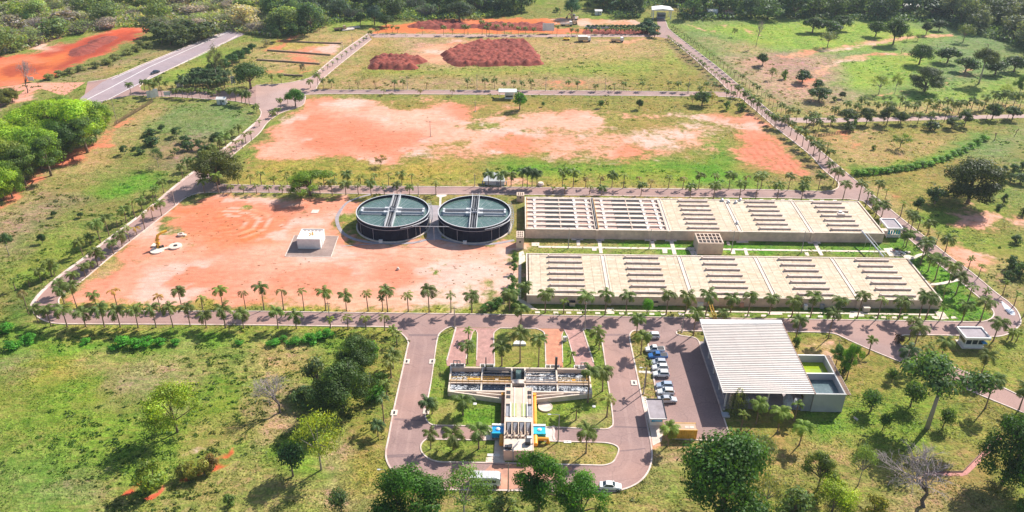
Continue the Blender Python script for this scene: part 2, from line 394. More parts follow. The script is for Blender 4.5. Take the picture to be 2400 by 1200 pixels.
sheet('track', gps([(0,205),(75,194),(200,193),(150,225),(95,207),(60,222),(0,250),(0,238),(45,222),(60,210),(0,222)]), [], .008, surf('red_dirt_track', (.62,.27,.18), .95, .15, .5))
# brick ramps in front of the basin
lawn_c = lo(smooth(gps([(1159,858),(1159,846),(1157,790),(1160,778),(1172,769.3)])), smooth(gps([(1256,770.3),(1272,777),(1277,790),(1279,846),(1280,860)])))
ramp = gps([(1066,768),(1366,772),(1395,862),(1048,858)])
sheet('brick_ramp', gps([(1066,768),(1114,768.5),(1114,772),(1107,781),(1092,842),(1092,858),(1048,858),(1046,848)]), [], .042, M['paver'])
sheet('brick_ramp', gps([(1114,768.5),(1172,769.3),(1160,778),(1157,790),(1159,846),(1159,858),(1115,858),(1117,845),(1119,781),(1114,772)]), [], .042, M['paver'])
sheet('brick_ramp', gps([(1256,770.3),(1322,771.3),(1317,786),(1319,850),(1320,861),(1280,860),(1279,846),(1277,790),(1272,777)]), [], .042, M['paver2'])
sheet('brick_ramp', gps([(1322,771.3),(1366,772.3),(1391,850),(1395,862),(1348,862),(1347,849),(1331,790)]), [], .042, M['paver'])
dusty = gps([(1150,1090),(1240,1088),(1260,1097),(1340,1094),(1342,1101),(1300,1124),(1200,1147),(1165,1146),(1130,1110)])
sheet('dusty_strip', dusty, [], .034, surf('red_dust', (.5,.25,.17), .95, .25, .4, (.34,.2,.18), .6, .3))

# ---- kerbs
def kerb(pts, w=.3, h=.14, name='kerb', mat='kerb', z=0.0):
    P = [Vector((p[0], p[1], 0)) for p in pts]; Q = [P[0]]
    for p in P[1:]:
        if (p-Q[-1]).length > .25: Q.append(p)
    mb = MB(); n = len(Q); vs_ = []
    for i in range(n):
        d = (Q[min(i+1, n-1)]-Q[max(i-1, 0)]).normalized(); s = Vector((-d.y, d.x, 0))*w/2
        for a, zz in ((s, z-.05), (s, z+h), (-s, z+h), (-s, z-.05)): vs_.append((Q[i].x+a.x, Q[i].y+a.y, zz))
    fs = []
    for i in range(n-1):
        for k in range(3): fs.append((i*4+k, i*4+k+1, (i+1)*4+k+1, (i+1)*4+k))
    fs += [(0, 3, 2, 1), ((n-1)*4, (n-1)*4+1, (n-1)*4+2, (n-1)*4+3)]
    mb.add(vs_, fs); return mb.obj(name, M[mat], kind='structure')
for e, w in ((E_out_left,.5),(E_in_left_hi,.35),(E_c_hi,.4),(E_c_lo,.4),(E_left_in,.3),(E_mid_hi,.35),(E_right_in_hi,.4),(E_right_in_top,.4),(E_mid_lo,.3),
             (E_left_lo_in,.35),(E_front_hi,.3),(E_right_lo_in,.3),(lo(E_left_out,E_front_lo[1:],E_loop_out[1:],E_loop_bot[1:],E_loop_right[1:]),.34),
             (lo(E_lot_bot,E_lot_right[1:]),.3),(E_lot_top,.3),(E_front_lo_r,.28),(E_drive_out,.34),(lo(I_nw,I_nw2[1:],I_ne[1:]),.28),(lo(I_s,I_s2[1:],I_s3[1:]),.28),
             (gps([(1069,767.5),(1047,846)]),.3),(gps([(1366,772.3),(1391,850)]),.3),(gps([(1092,842),(1107,781),(1114,772.5),(1119,781),(1117,845)]),.22),
             (gps([(1319,850),(1317,786),(1322,772.5),(1331,790),(1347,849)]),.22),(lawn_c,.25),
             (gps([(327,204),(341,188),(352,180),(390,166),(495,115),(555,84)]),.5),(gps([(514,79),(410,120),(325,155),(280,175),(250,186),(205,193)]),.6),
             (gps([(227,239),(310,223),(425,228),(550,237),(600,246)]),.4)):
    kerb(e, w)
# left avenue has a broad pale footway outside its kerb
fw = [E_left_out[i] for i in range(18, len(E_left_out)-16)]
kerb(fw, 1.0, .1, 'footway')
# painted lines of the highway
def line(px, w, z, name='road_marking'):
    return kerb(gps(px), w, .004, name, 'white', z)
line([(540,73),(450,112.5),(350,157),(262,204),(195,238)], .45, .034); line([(520,79.5),(410,122.5),(325,158),(262,186)], .35, .034)
line([(557,84.5),(490,120),(390,166),(330,194),(248,236)], .35, .034)
def offset(pts, o):
    out = []
    for i, p in enumerate(pts):
        q = Vector(pts[min(i+1, len(pts)-1)])-Vector(pts[max(i-1, 0)]); q.z = 0; q.normalize(); out.append(Vector(p)+Vector((-q.y, q.x, 0))*o)
    return out
M['track'] = asphalt('tyre_polished_asphalt', (.3,.19,.172), (.38,.245,.22)); M['patch'] = asphalt('asphalt_patch', (.19,.125,.125), (.24,.155,.15), dusta=.2)
loopc = lo(E_loop_out[4:], E_loop_bot[1:], E_loop_right[1:40])
for i, o_ in enumerate((1.7, 4.3)): kerb(offset(loopc, o_), .7 if i % 2 else .5, .003, 'tyre_track', 'track', .026)
for i, o_ in enumerate((1.6, 4.3)): kerb(offset(E_front_lo, o_), .5, .003, 'tyre_track', 'track', .026)
for q in ([(925,980),(997,984),(997,988),(924,985)],[(907,1066),(960,1064),(990,1066),(990,1070),(908,1073)],[(957,783),(1026,783),(1025,788),(958,788)],[(1412,783),(1476,782),(1476,786),(1412,788)],[(1440,998),(1515,1001),(1516,1004),(1440,1002)],[(1452,1056),(1512,1050),(1513,1053),(1452,1059)],[(620,741),(760,743),(760,748),(620,746)],[(1280,752),(1330,753),(1333,758),(1281,757)]): sheet('road_patch', gps(q), [], .031, M['patch'])
# storm drain boxes let into the loop kerb
for px, py in ((953,848),(1013,848),(924,968),(999,965),(1486,898)):
    c = gp(px, py); o = B(c.x-.7,c.x+.7,c.y-.9,c.y+.9,-.05,.16).obj('storm_drain', M['slab'])
    tag(o, 'pale storm drain box on the kerb %s' % {953:'left of the loop drive, upper one',1013:'inside the left lane, upper one',924:'left of the loop drive, lower one',999:'inside the left lane beside the twin palms',1486:'facing the parked cars'}[px], 'storm drain', 'storm drains of the loop drive')
    B(c.x-.22,c.x+.22,c.y-.5,c.y+.5,.14,.165).obj('grate', M['dark'], o)

# ------------------------------------------------------------------ ground: one sheet, soil and grass weights painted region by region
def hash2(ix, iy, s):
    h = (ix.astype(np.int64)*374761393+iy.astype(np.int64)*668265263+s*974634777) & 0xffffffff
    h = ((h ^ (h >> 13))*1274126177) & 0xffffffff
    return ((h ^ (h >> 16)) & 0xffff)/65535.0
def vnoise(x, y, s):
    ix = np.floor(x); iy = np.floor(y); fx = x-ix; fy = y-iy
    fx = fx*fx*(3-2*fx); fy = fy*fy*(3-2*fy)
    a = hash2(ix, iy, s); b = hash2(ix+1, iy, s); c = hash2(ix, iy+1, s); d = hash2(ix+1, iy+1, s)
    return (a*(1-fx)+b*fx)*(1-fy)+(c*(1-fx)+d*fx)*fy
def fbm(x, y, sc, s=0, o=4):
    v = 0; a = .5; t = 0
    for i in range(o):
        v = v+a*vnoise(x*sc, y*sc, s+i*17); t += a; a *= .55; sc *= 2.03
    return v/t
def inside(x, y, poly):
    r = np.zeros(x.shape, bool); n = len(poly)
    for i in range(n):
        x0, y0 = poly[i][0], poly[i][1]; x1, y1 = poly[(i+1) % n][0], poly[(i+1) % n][1]
        if y0 == y1: continue
        c = ((y0 > y) != (y1 > y)) & (x < (x1-x0)*(y-y0)/(y1-y0)+x0); r ^= c
    return r
def sdist(x, y, poly):
    d = np.full(x.shape, 1e9); n = len(poly)
    for i in range(n):
        x0, y0 = poly[i][0], poly[i][1]; x1, y1 = poly[(i+1) % n][0], poly[(i+1) % n][1]
        dx, dy = x1-x0, y1-y0; L = dx*dx+dy*dy+1e-9
        t = np.clip(((x-x0)*dx+(y-y0)*dy)/L, 0, 1)
        d = np.minimum(d, (x-x0-t*dx)**2+(y-y0-t*dy)**2)
    d = np.sqrt(d); return np.where(inside(x, y, poly), d, -d)

GC = dict(olive=(.225,.205,.045), mid=(.18,.2,.045), lush=(.09,.235,.015), green=(.15,.23,.025), yellow=(.33,.29,.045), tan=(.36,.27,.105), dry=(.38,.25,.15), mauve=(.27,.185,.125),
          deep=(.04,.11,.017), pink=(.46,.27,.18), mint=(.14,.215,.065), bright=(.21,.31,.04), brown=(.18,.12,.07))
SCOL = dict(pale=(.69,.345,.245), salmon=(.6,.19,.105), orange=(.6,.165,.05), red=(.54,.085,.035), deep=(.33,.06,.035), tan=(.58,.36,.22), pinkpale=(.68,.38,.28), white=(.62,.5,.44))
# (colour, softness m, strength, corner points)
GRASS = [
 ('mid',6,1,[(0,240),(200,235),(560,235),(600,290),(480,390),(330,500),(160,630),(60,720),(0,780)]),
 ('tan',8,.75,[(0,480),(90,395),(210,320),(330,245),(400,250),(300,340),(230,400),(130,440),(60,500),(0,560)]),
 ('mint',6,.8,[(400,250),(560,240),(600,270),(540,330),(420,330),(330,300)]),('mauve',5,.7,[(380,330),(470,310),(480,360),(420,400),(370,390)]),
 ('lush',4,.9,[(205,450),(260,430),(330,410),(375,415),(360,440),(270,462),(215,465)]),
 ('mauve',6,.7,[(0,510),(110,460),(205,470),(120,500),(0,540)]),('mauve',5,.55,[(0,540),(80,515),(100,530),(60,580),(20,610),(0,600)]),
 ('green',5,.7,[(30,600),(90,560),(200,540),(220,575),(120,640),(40,690),(0,680)]),
 ('deep',3,.7,[(0,690),(60,665),(80,700),(70,760),(20,790),(0,780)]),
 # bottom left meadow
 ('green',10,1,[(0,770),(600,790),(900,780),(930,850),(900,1000),(860,1200),(0,1200)]),('lush',5,.8,[(0,770),(120,790),(290,795),(400,790),(560,800),(760,790),(780,810),(560,830),(280,815),(120,815),(0,850)]),
 ('tan',5,.7,[(180,850),(260,820),(300,840),(260,870),(130,880)]),('dry',4,.55,[(260,860),(420,830),(480,870),(420,900),(280,895)]),('yellow',6,.7,[(40,880),(150,830),(190,840),(130,890)]),
 ('tan',6,.8,[(560,810),(720,800),(740,860),(680,900),(560,880),(520,850)]),('mauve',5,.6,[(0,845),(60,840),(50,870),(0,880)]),
 ('mauve',5,.55,[(260,900),(330,880),(420,940),(360,960),(260,940)]),('dry',4,.8,[(600,930),(690,925),(720,960),(660,1020),(620,1070),(590,1040),(610,980)]),
 ('dry',4,.75,[(780,1020),(840,1030),(850,1070),(800,1100),(830,1150),(880,1180),(880,1200),(760,1200),(740,1170),(790,1110),(770,1060)]),
 ('tan',5,.65,[(490,1010),(600,960),(620,1000),(500,1060),(410,1080)]),('tan',5,.6,[(210,1150),(290,1140),(310,1200),(190,1200)]),('mauve',4,.5,[(130,1140),(190,1120),(190,1170),(130,1190)]),
 ('tan',5,.6,[(560,1090),(700,1130),(720,1200),(420,1200),(440,1130)]),('mint',8,.5,[(0,1100),(140,1080),(180,1200),(0,1200)]),
 ('olive',6,.9,[(880,790),(940,800),(930,900),(900,1040),(930,1130),(880,1180),(850,1080),(870,960)]),('yellow',5,.5,[(855,1080),(930,1110),(900,1160),(860,1150)]),
 ('yellow',3,.5,[(190,765),(900,770),(900,785),(190,778)]),
 # lower margins of the front road
 ('yellow',2,.8,[(150,700),(230,712),(600,716),(1190,728),(1190,737),(150,727)]),
 # islands and lawns
 ('green',3,.8,[(1000,770),(1430,770),(1450,1000),(1450,1092),(985,1085),(985,1030)]),('tan',2.5,.6,[(1040,960),(1100,955),(1100,980),(1050,985)]),('lush',3,.9,[(1110,950),(1178,955),(1175,997),(1105,990)]),
 ('tan',2,.5,[(1175,785),(1240,778),(1245,800),(1180,800)]),('tan',3,.7,[(1270,1040),(1445,1045),(1440,1090),(1250,1088)]),('olive',3,.6,[(1175,820),(1278,820),(1278,860),(1160,858)]),('dry',3,.5,[(1360,975),(1420,970),(1425,1003),(1350,1003)]),
 ('olive',3,.8,[(1490,778),(1520,790),(1540,930),(1500,900)]),
 # right hand park, near
 ('olive',8,1,[(1530,1030),(1700,1030),(1860,780),(2400,780),(2400,1200),(1380,1200),(1480,1140)]),
 ('green',6,.9,[(1900,940),(2100,900),(2250,960),(2200,1060),(2060,1060),(1980,1010),(1880,1020)]),('lush',5,.7,[(1890,960),(1990,980),(2040,1040),(1960,1050),(1880,1010)]),
 ('tan',5,.8,[(1790,1050),(1990,1050),(1990,1090),(1800,1090)]),('dry',5,.6,[(1520,1050),(1620,1040),(1640,1100),(1530,1110)]),('tan',5,.6,[(1480,1150),(1580,1160),(1570,1195),(1470,1190)]),
 ('lush',4,.6,[(1520,1110),(1600,1100),(1580,1160),(1510,1150)]),('tan',6,.6,[(2200,1060),(2260,1070),(2250,1110),(2180,1100)]),('dry',4,.5,[(2060,1150),(2180,1120),(2280,1170),(2260,1200),(2040,1200)]),
 ('mid',5,.7,[(1800,1110),(1900,1110),(2090,1110),(2080,1150),(1850,1150)]),('green',5,.6,[(2280,850),(2400,800),(2400,880),(2330,890)]),('tan',4,.55,[(1860,785),(1940,785),(1980,800),(1990,850),(1900,850)]),
 # lawn between the reservoirs, and round them
 ('lush',2,.9,[(1230,556),(2070,568),(2110,560),(2150,600),(1240,594)]),('tan',3,.75,[(1232,560),(1340,563),(1420,575),(1400,592),(1240,590)]),('tan',2,.5,[(1420,575),(1540,580),(1530,594),(1420,592)]),
 ('lush',2,.9,[(2125,605),(2180,600),(2300,700),(2320,745),(2200,750),(2200,700)]),('lush',2,.8,[(1240,715),(2230,735),(2230,752),(1250,740)]),
 ('olive',3,.8,[(800,480),(860,450),(1060,450),(1200,465),(1215,520),(1210,560),(1000,560),(860,575),(800,540)]),('green',2,.8,[(815,500),(840,470),(835,540),(870,560),(830,550)]),
 # middle field
 ('olive',8,1,[(560,430),(720,230),(1730,225),(1960,430)]),('yellow',6,.6,[(560,430),(600,370),(900,385),(1100,380),(1150,430)]),('lush',6,1,[(1160,380),(1300,385),(1500,380),(1640,375),(1660,330),(1700,340),(1720,390),(1760,410),(1760,440),(1500,425),(1300,415),(1180,410)]),
 ('yellow',8,.5,[(1280,410),(1500,395),(1600,410),(1500,435),(1280,430)]),('green',8,.5,[(1290,280),(1370,280),(1360,300),(1280,300)]),('green',6,.5,[(1110,285),(1160,285),(1180,295),(1130,300)]),
 # far field
 ('olive',8,1,[(770,215),(890,88),(1555,88),(1700,215)]),('tan',12,.85,[(880,90),(1550,90),(1600,130),(1300,150),(1050,160),(900,110)]),('bright',10,.55,[(860,165),(1200,158),(1500,140),(1560,150),(1500,180),(1250,175),(900,180)]),
 ('dry',10,.7,[(950,95),(1080,95),(1050,155),(970,150)]),('dry',10,.6,[(780,205),(900,185),(1400,180),(1450,205),(1200,211)]),('bright',4,.7,[(1560,115),(1580,120),(1610,170),(1585,150)]),
 ('tan',5,.7,[(760,205),(850,120),(885,95),(890,105),(800,200)]),
 ('brown',4,.85,[(1562,95),(1575,95),(1720,215),(1690,213),(1640,170),(1600,130)]),('brown',3,.8,[(1760,255),(1960,425),(1945,432),(1880,370),(1790,292)]),
 # fields left of the far field
 ('tan',8,.8,[(600,195),(620,130),(680,90),(850,75),(860,85),(735,165),(700,188)]),('green',5,.6,[(600,175),(720,160),(720,185),(600,198)]),('yellow',6,.6,[(640,95),(800,95),(780,120),(620,120)]),
 ('bright',8,.6,[(770,50),(900,40),(920,48),(860,62),(790,66)]),('green',6,.8,[(360,190),(500,120),(530,110),(560,130),(480,170),(400,200)]),('bright',5,.5,[(400,175),(500,130),(520,140),(420,195)]),
 ('mauve',6,.6,[(90,195),(250,150),(420,100),(500,80),(410,118),(250,184),(100,195)]),('yellow',6,.5,[(150,190),(300,150),(400,115),(280,172)]),
 # savanna on the right
 ('mint',12,1,[(1570,50),(2200,30),(2400,60),(2400,250),(1830,250),(1740,190)]),('bright',9,1,[(1600,65),(1770,50),(2120,50),(2210,85),(2100,110),(1900,125),(1790,110),(1640,70)]),
 ('bright',8,1,[(1960,150),(2080,120),(2200,125),(2160,200),(2030,215),(1980,200)]),('bright',7,.8,[(2000,240),(2150,215),(2400,170),(2400,240),(2200,245)]),
 ('dry',8,.9,[(1700,140),(1790,120),(1960,130),(1960,200),(1990,235),(1850,250),(1780,220)]),('mauve',6,.6,[(1800,125),(1900,140),(1950,170),(1880,180),(1800,160)]),('tan',7,.7,[(1660,90),(1780,110),(1790,125),(1690,125)]),
 ('tan',5,.8,[(1890,245),(2200,245),(2400,235),(2400,265),(2000,272),(1850,268)]),
 ('olive',10,1,[(1840,300),(2400,285),(2400,560),(2250,610),(2120,510)]),('tan',8,.8,[(1880,310),(2060,300),(2060,390),(1990,380)]),('tan',6,.6,[(2060,340),(2240,310),(2220,350),(2080,385)]),
 ('lush',4,.9,[(1990,400),(2100,385),(2200,365),(2290,320),(2320,315),(2310,345),(2220,375),(2100,398),(2000,412)]),('mint',8,.8,[(2260,340),(2400,290),(2400,390),(2270,380)]),('lush',4,.8,[(2140,495),(2200,500),(2260,540),(2230,560),(2170,520)]),
 ('mint',5,.6,[(2260,500),(2400,400),(2400,480),(2330,470)]),('green',5,.7,[(2140,480),(2250,490),(2380,440),(2400,470),(2280,540),(2400,560),(2400,620),(2260,590)]),
 ('tan',5,.6,[(2240,590),(2350,600),(2400,650),(2400,780),(2330,690)]),('tan',4,.8,[(2020,440),(2060,440),(2170,540),(2240,600),(2225,602),(2110,505)]),
]
SOIL = [
 # colour, softness, strength, points
 ('pale',5,1.1,[(385,500),(430,478),(500,462),(700,460),(840,468),(800,510),(795,545),(850,572),(1000,562),(1200,572),(1195,640),(1165,690),(1100,722),(900,722),(600,716),(400,712),(230,712),(180,690),(262,612),(330,552)]),
 ('orange',6,1.0,[(400,490),(470,488),(600,500),(640,530),(600,560),(500,570),(440,540),(420,510)]),('salmon',8,.9,[(420,475),(700,470),(780,480),(680,520),(560,500)]),
 ('salmon',8,.9,[(230,630),(300,570),(330,580),(260,680),(200,690)]),('salmon',8,.9,[(380,640),(460,610),(560,640),(500,690),(400,690)]),('salmon',6,.8,[(640,660),(740,640),(830,650),(780,670),(660,690)]),('tan',6,.6,[(620,700),(1100,690),(1150,650),(1170,600),(1100,720)]),
 ('pinkpale',6,.8,[(860,590),(1180,590),(1180,680),(900,690),(840,640)]),
 # middle field
 ('pale',7,1.1,[(735,232),(830,228),(890,240),(1000,228),(1040,240),(1100,258),(1112,300),(1090,330),(1040,345),(960,365),(940,395),(915,400),(880,380),(800,368),(700,376),(630,372),(596,362),(640,300),(690,262)]),
 ('salmon',7,.9,[(700,300),(760,260),(830,250),(900,290),(1000,320),(960,350),(800,350),(700,350)]),('pinkpale',6,.8,[(740,235),(880,240),(1080,280),(960,300),(800,270)]),
 ('pinkpale',5,.95,[(1130,280),(1200,268),(1290,262),(1400,257),(1412,292),(1365,312),(1290,305),(1240,302),(1190,320),(1120,345),(1080,335),(1100,300),(1170,290)]),
 ('pale',5,.8,[(1410,262),(1500,265),(1600,268),(1700,268),(1760,262),(1790,285),(1830,330),(1900,395),(1925,415),(1880,418),(1800,395),(1740,380),(1700,352),(1735,330),(1720,300),(1640,285),(1480,272)]),
 ('salmon',5,.8,[(1720,360),(1760,300),(1800,310),(1900,400),(1880,415),(1790,390)]),
 ('orange',6,.72,[(1200,320),(1260,325),(1295,340),(1270,368),(1240,365),(1200,345)]),('pale',8,.8,[(1500,310),(1540,300),(1570,320),(1640,340),(1620,360),(1560,340),(1510,330)]),('pale',7,.8,[(1480,370),(1520,345),(1560,365),(1540,382),(1500,380)]),
 ('pale',7,.75,[(1300,350),(1420,315),(1435,345),(1370,360),(1290,362)]),('pale',5,.6,[(900,400),(960,380),(1000,400),(930,410),(905,440)]),('pale',4,.65,[(1600,300),(1635,320),(1600,345)]),
 ('pale',4,.7,[(1130,425),(1250,420),(1260,438),(1120,437)]),('tan',4,.55,[(980,430),(1120,425),(1130,438),(980,437)]),
 ('pale',12,.68,[(1110,280),(1300,300),(1460,300),(1640,285),(1700,300),(1680,350),(1500,385),(1300,378),(1180,376),(1050,385),(980,402),(1000,360)]),('pale',10,.6,[(1000,232),(1200,245),(1450,262),(1100,270)]),('salmon',8,.62,[(1640,262),(1760,258),(1800,290),(1700,300)]),
 # far field
 ('tan',8,.9,[(985,105),(1050,98),(1120,90),(1130,95),(1060,110),(1060,150),(1000,152),(960,140)]),('salmon',6,.5,[(970,180),(1000,175),(1000,200),(960,205)]),('salmon',6,.6,[(1260,192),(1400,186),(1410,204),(1270,206)]),('salmon',5,.5,[(800,175),(850,140),(830,190),(780,208)]),
 ('tan',5,.8,[(1340,92),(1560,90),(1500,100),(1370,98)]),
 ('orange',6,1.1,[(875,82),(885,60),(980,52),(1100,45),(1200,43),(1300,44),(1420,45),(1430,55),(1300,60),(1300,68),(1560,70),(1540,79),(1200,79),(900,78)]),('tan',5,.8,[(1300,48),(1500,46),(1520,60),(1350,62)]),
 # plots left of the far field
 ('salmon',5,.9,[(605,118),(640,105),(680,82),(710,85),(650,112),(640,122)]),('pale',5,.9,[(670,120),(740,110),(800,95),(815,95),(790,128),(700,130)]),('salmon',5,.75,[(650,145),(675,128),(740,132),(735,148)]),('salmon',4,.8,[(620,170),(680,157),(690,162),(640,175)]),('salmon',4,.7,[(690,170),(725,155),(725,165),(700,176)]),('pale',4,.7,[(640,120),(800,100),(790,105),(640,128)]),
 # red bank at the far left
 ('red',6,1.3,[(-60,140),(60,130),(130,110),(200,90),(285,66),(350,64),(340,74),(280,105),(230,135),(160,158),(120,176),(60,196),(-60,215)]),('orange',5,1.1,[(-60,150),(100,135),(170,120),(150,150),(60,190),(-60,205)]),('deep',3,1.0,[(175,120),(190,98),(250,82),(240,98),(200,118),(180,130)]),('deep',3,.95,[(130,155),(190,128),(280,95),(270,105),(200,140),(150,160)]),('deep',2,.9,[(60,165),(100,155),(95,168),(62,175)]),('deep',2,.9,[(10,168),(60,150),(70,156),(14,178)]),('deep',2.5,.9,[(210,112),(330,72),(335,76),(220,125)]),('deep',3,.8,[(100,128),(145,105),(160,100),(120,126)]),
 ('pinkpale',4,1,[(60,100),(120,82),(135,90),(110,115),(70,120)]),('pale',4,1,[(-40,255),(40,225),(95,208),(100,214),(40,240),(-40,272)]),
 ('salmon',4,.95,[(0,460),(50,425),(130,370),(230,330),(300,270),(310,275),(240,340),(150,385),(60,445),(0,492)]),
 # left avenue verge
 ('salmon',3,.6,[(560,375),(600,332),(640,295),(650,300),(590,360),(570,400)]),
 # red spots bottom left
 ('red',1.5,1.2,[(293,1126),(328,1118),(330,1124),(300,1132)]),('red',1.5,1.3,[(345,1160),(380,1140),(420,1124),(424,1135),(395,1148),(350,1164)]),('red',1.5,1.2,[(470,1122),(500,1112),(520,1090),(515,1072),(529,1075),(530,1092),(515,1112),(478,1125)]),('pinkpale',2,.7,[(390,1110),(470,1065),(490,1066),(420,1112)]),
 ('pinkpale',2,.6,[(200,1090),(217,1090),(215,1102),(200,1105)]),
 # right side
 ('salmon',5,.6,[(1960,330),(2030,335),(2010,360),(1970,350)]),('salmon',4,.7,[(2080,440),(2110,450),(2100,480),(2075,460)]),('pinkpale',4,.9,[(2225,505),(2300,485),(2330,510),(2310,540),(2260,530)]),('pale',4,.9,[(2350,520),(2380,505),(2400,510),(2400,545),(2360,540)]),
 ('pale',4,.9,[(2180,585),(2250,570),(2320,590),(2340,615),(2290,625),(2230,600)]),('salmon',4,.6,[(2130,480),(2150,470),(2180,480),(2160,490)]),('salmon',6,.7,[(1860,185),(1900,170),(1945,185),(1940,200),(1880,200)]),('salmon',5,.6,[(1795,222),(1820,225),(1820,245),(1795,240)]),('pale',4,.6,[(1830,205),(1900,195),(1930,215),(1860,212)]),
 ('salmon',3,.7,[(2230,168),(2280,158),(2285,170),(2235,178)]),('tan',4,.9,[(1780,135),(1900,120),(2010,100),(2120,85),(2240,78),(2240,83),(2010,107),(1900,128),(1800,140)]),('tan',4,.9,[(1905,170),(1960,140),(2060,122),(2160,120),(2160,128),(2060,130),(1970,150),(1915,178)]),('tan',4,.7,[(1960,240),(2010,222),(2130,215),(2130,220),(2010,230)]),('tan',3,.7,[(2200,205),(2260,155),(2265,158),(2205,215)]),
 ('tan',3,.7,[(1700,55),(1790,80),(1790,85),(1700,60)]),('tan',3,.7,[(1600,55),(1680,70),(1680,75),(1600,60)]),
 ('pale',2.5,.8,[(1930,805),(1960,800),(1975,795),(1965,830),(1935,815)]),('pale',2,.7,[(2010,420),(2030,440),(2020,440)]),
 ('pale',2,.8,[(1520,1000),(1560,990),(1555,1020),(1540,1050),(1530,1050)]),
 ('pinkpale',3,.5,[(2060,1160),(2090,1155),(2090,1180),(2065,1180)]),('salmon',3,.5,[(1290,1250),(1300,1240),(1310,1250)]),('tan',3,.6,[(1900,750),(1905,748),(1910,750)]),
 ('tan',2.5,.7,[(2100,600),(2200,690),(2215,708),(2160,670)]),('pale',1.5,.7,[(1214,590),(1228,590),(1226,720),(1208,715)]),('salmon',2,.5,[(1930,320),(1960,300),(2000,310),(1960,340)]),
]
xs = np.concatenate([[-3200,-1800,-1000,-700,-520], np.arange(-430,-150,2.4), np.arange(-150,150,1.15), np.arange(150,430,2.4), [520,700,1000,1800,3200]])
ys = np.concatenate([[-600,-150,20,70], np.arange(98,150,.9), np.arange(150,300,1.15), np.arange(300,620,2.2), [660,760,950,1300,1900,3200]])
GX, GY = np.meshgrid(xs, ys); nx, ny = len(xs), len(ys)
wx = GX+(fbm(GX, GY, .12, 1)-.5)*14+(fbm(GX, GY, .45, 5)-.5)*4; wy = GY+(fbm(GX, GY, .12, 9)-.5)*14+(fbm(GX, GY, .45, 12)-.5)*4
def lerp(a, b, w): return a*(1-w[..., None])+np.array(b)*w[..., None]
n_big = fbm(GX, GY, .02, 31); n_mid = fbm(GX, GY, .07, 41)
gcol = np.empty((ny, nx, 3)); gcol[:] = GC['mid']
gcol = lerp(gcol, GC['tan'], np.clip((n_big-.5)*3, 0, .7)); gcol = lerp(gcol, GC['green'], np.clip((n_mid-.5)*3, 0, .7))
for c, s, a, px in GRASS:
    P = gps(px)
    w = np.clip(.5+sdist(wx, wy, P)/(2*s), 0, 1)*a*np.clip(.55+.9*n_mid, 0, 1)
    gcol = lerp(gcol, GC[c], np.clip(w, 0, 1))
gcol *= (.8+.4*fbm(GX, GY, .2, 77))[..., None]
scol = np.empty((ny, nx, 3)); scol[:] = SCOL['salmon']; bare = np.zeros((ny, nx))
for c, s, a, px in SOIL:
    P = gps(px); d = sdist(wx, wy, P)
    w = np.clip(.5+d/(2*s), 0, 1)
    bare = np.maximum(bare, np.clip(w*a, 0, 1)); scol = lerp(scol, SCOL[c], np.clip(.5+(d+2)/(2*s), 0, 1)*min(a, 1)*.9)
for a_, s, px in ((.9,2.5,[(395,522),(415,520),(420,540),(400,548),(388,538)]),(.8,2.5,[(552,484),(575,482),(590,492),(570,498),(553,494)]),(.7,2,[(360,568),(380,572),(378,582),(330,582)]),(.9,1.6,[(1003,618),(1022,620),(1028,638),(1010,638)]),(.7,1.5,[(1045,614),(1062,616),(1055,622)]),(.7,2.5,[(430,548),(445,552),(440,568),(410,560)]),(.6,2.5,[(430,580),(470,582),(460,592),(425,590)]),(.7,2,[(640,515),(655,512),(660,520),(645,524)]),(.5,2,[(660,495),(690,490),(740,500),(700,505)]),(.6,3,[(850,700),(870,700),(870,722),(840,722)]),
    (.5,4,[(250,620),(330,600),(350,610),(270,640)]),(.5,4,[(1000,680),(1100,660),(1120,680),(1020,700)]),(.8,4,[(885,245),(960,232),(1010,240),(1000,255),(920,258)]),(.6,3,[(1110,300),(1150,290),(1160,300)]),(.5,4,[(880,395),(960,370),(1000,385),(940,410)])):
    bare = bare*(1-np.clip(.5+sdist(wx, wy, gps(px))/(2*s), 0, 1)*a_)
ctr = gp(520, 525); ex, ey = GX-ctr.x, GY-ctr.y; er = np.sqrt((ex/1.0)**2+(ey/.82)**2)
ring = (np.abs(((er+fbm(GX,GY,.1,201)*2.5) % 3.4)-1.7) < .7)*np.clip(1-np.abs(er-9)/9, 0, 1)*np.clip(.6+ex/20, 0, 1)
scol = lerp(scol, (.7,.38,.22), np.clip(ring*.8, 0, .75))
dav = (gp(1900,400)-gp(1760,280)).normalized(); sidev = GX*(-dav.y)+GY*dav.x
rows = inside(wx, wy, gps([(1720,350),(1745,330),(1830,335),(1925,412),(1880,416),(1790,392)]))*(np.sin(sidev*1.9+fbm(GX,GY,.1,301)*2) > .2)
scol = lerp(scol, (.46,.14,.08), rows*.6)

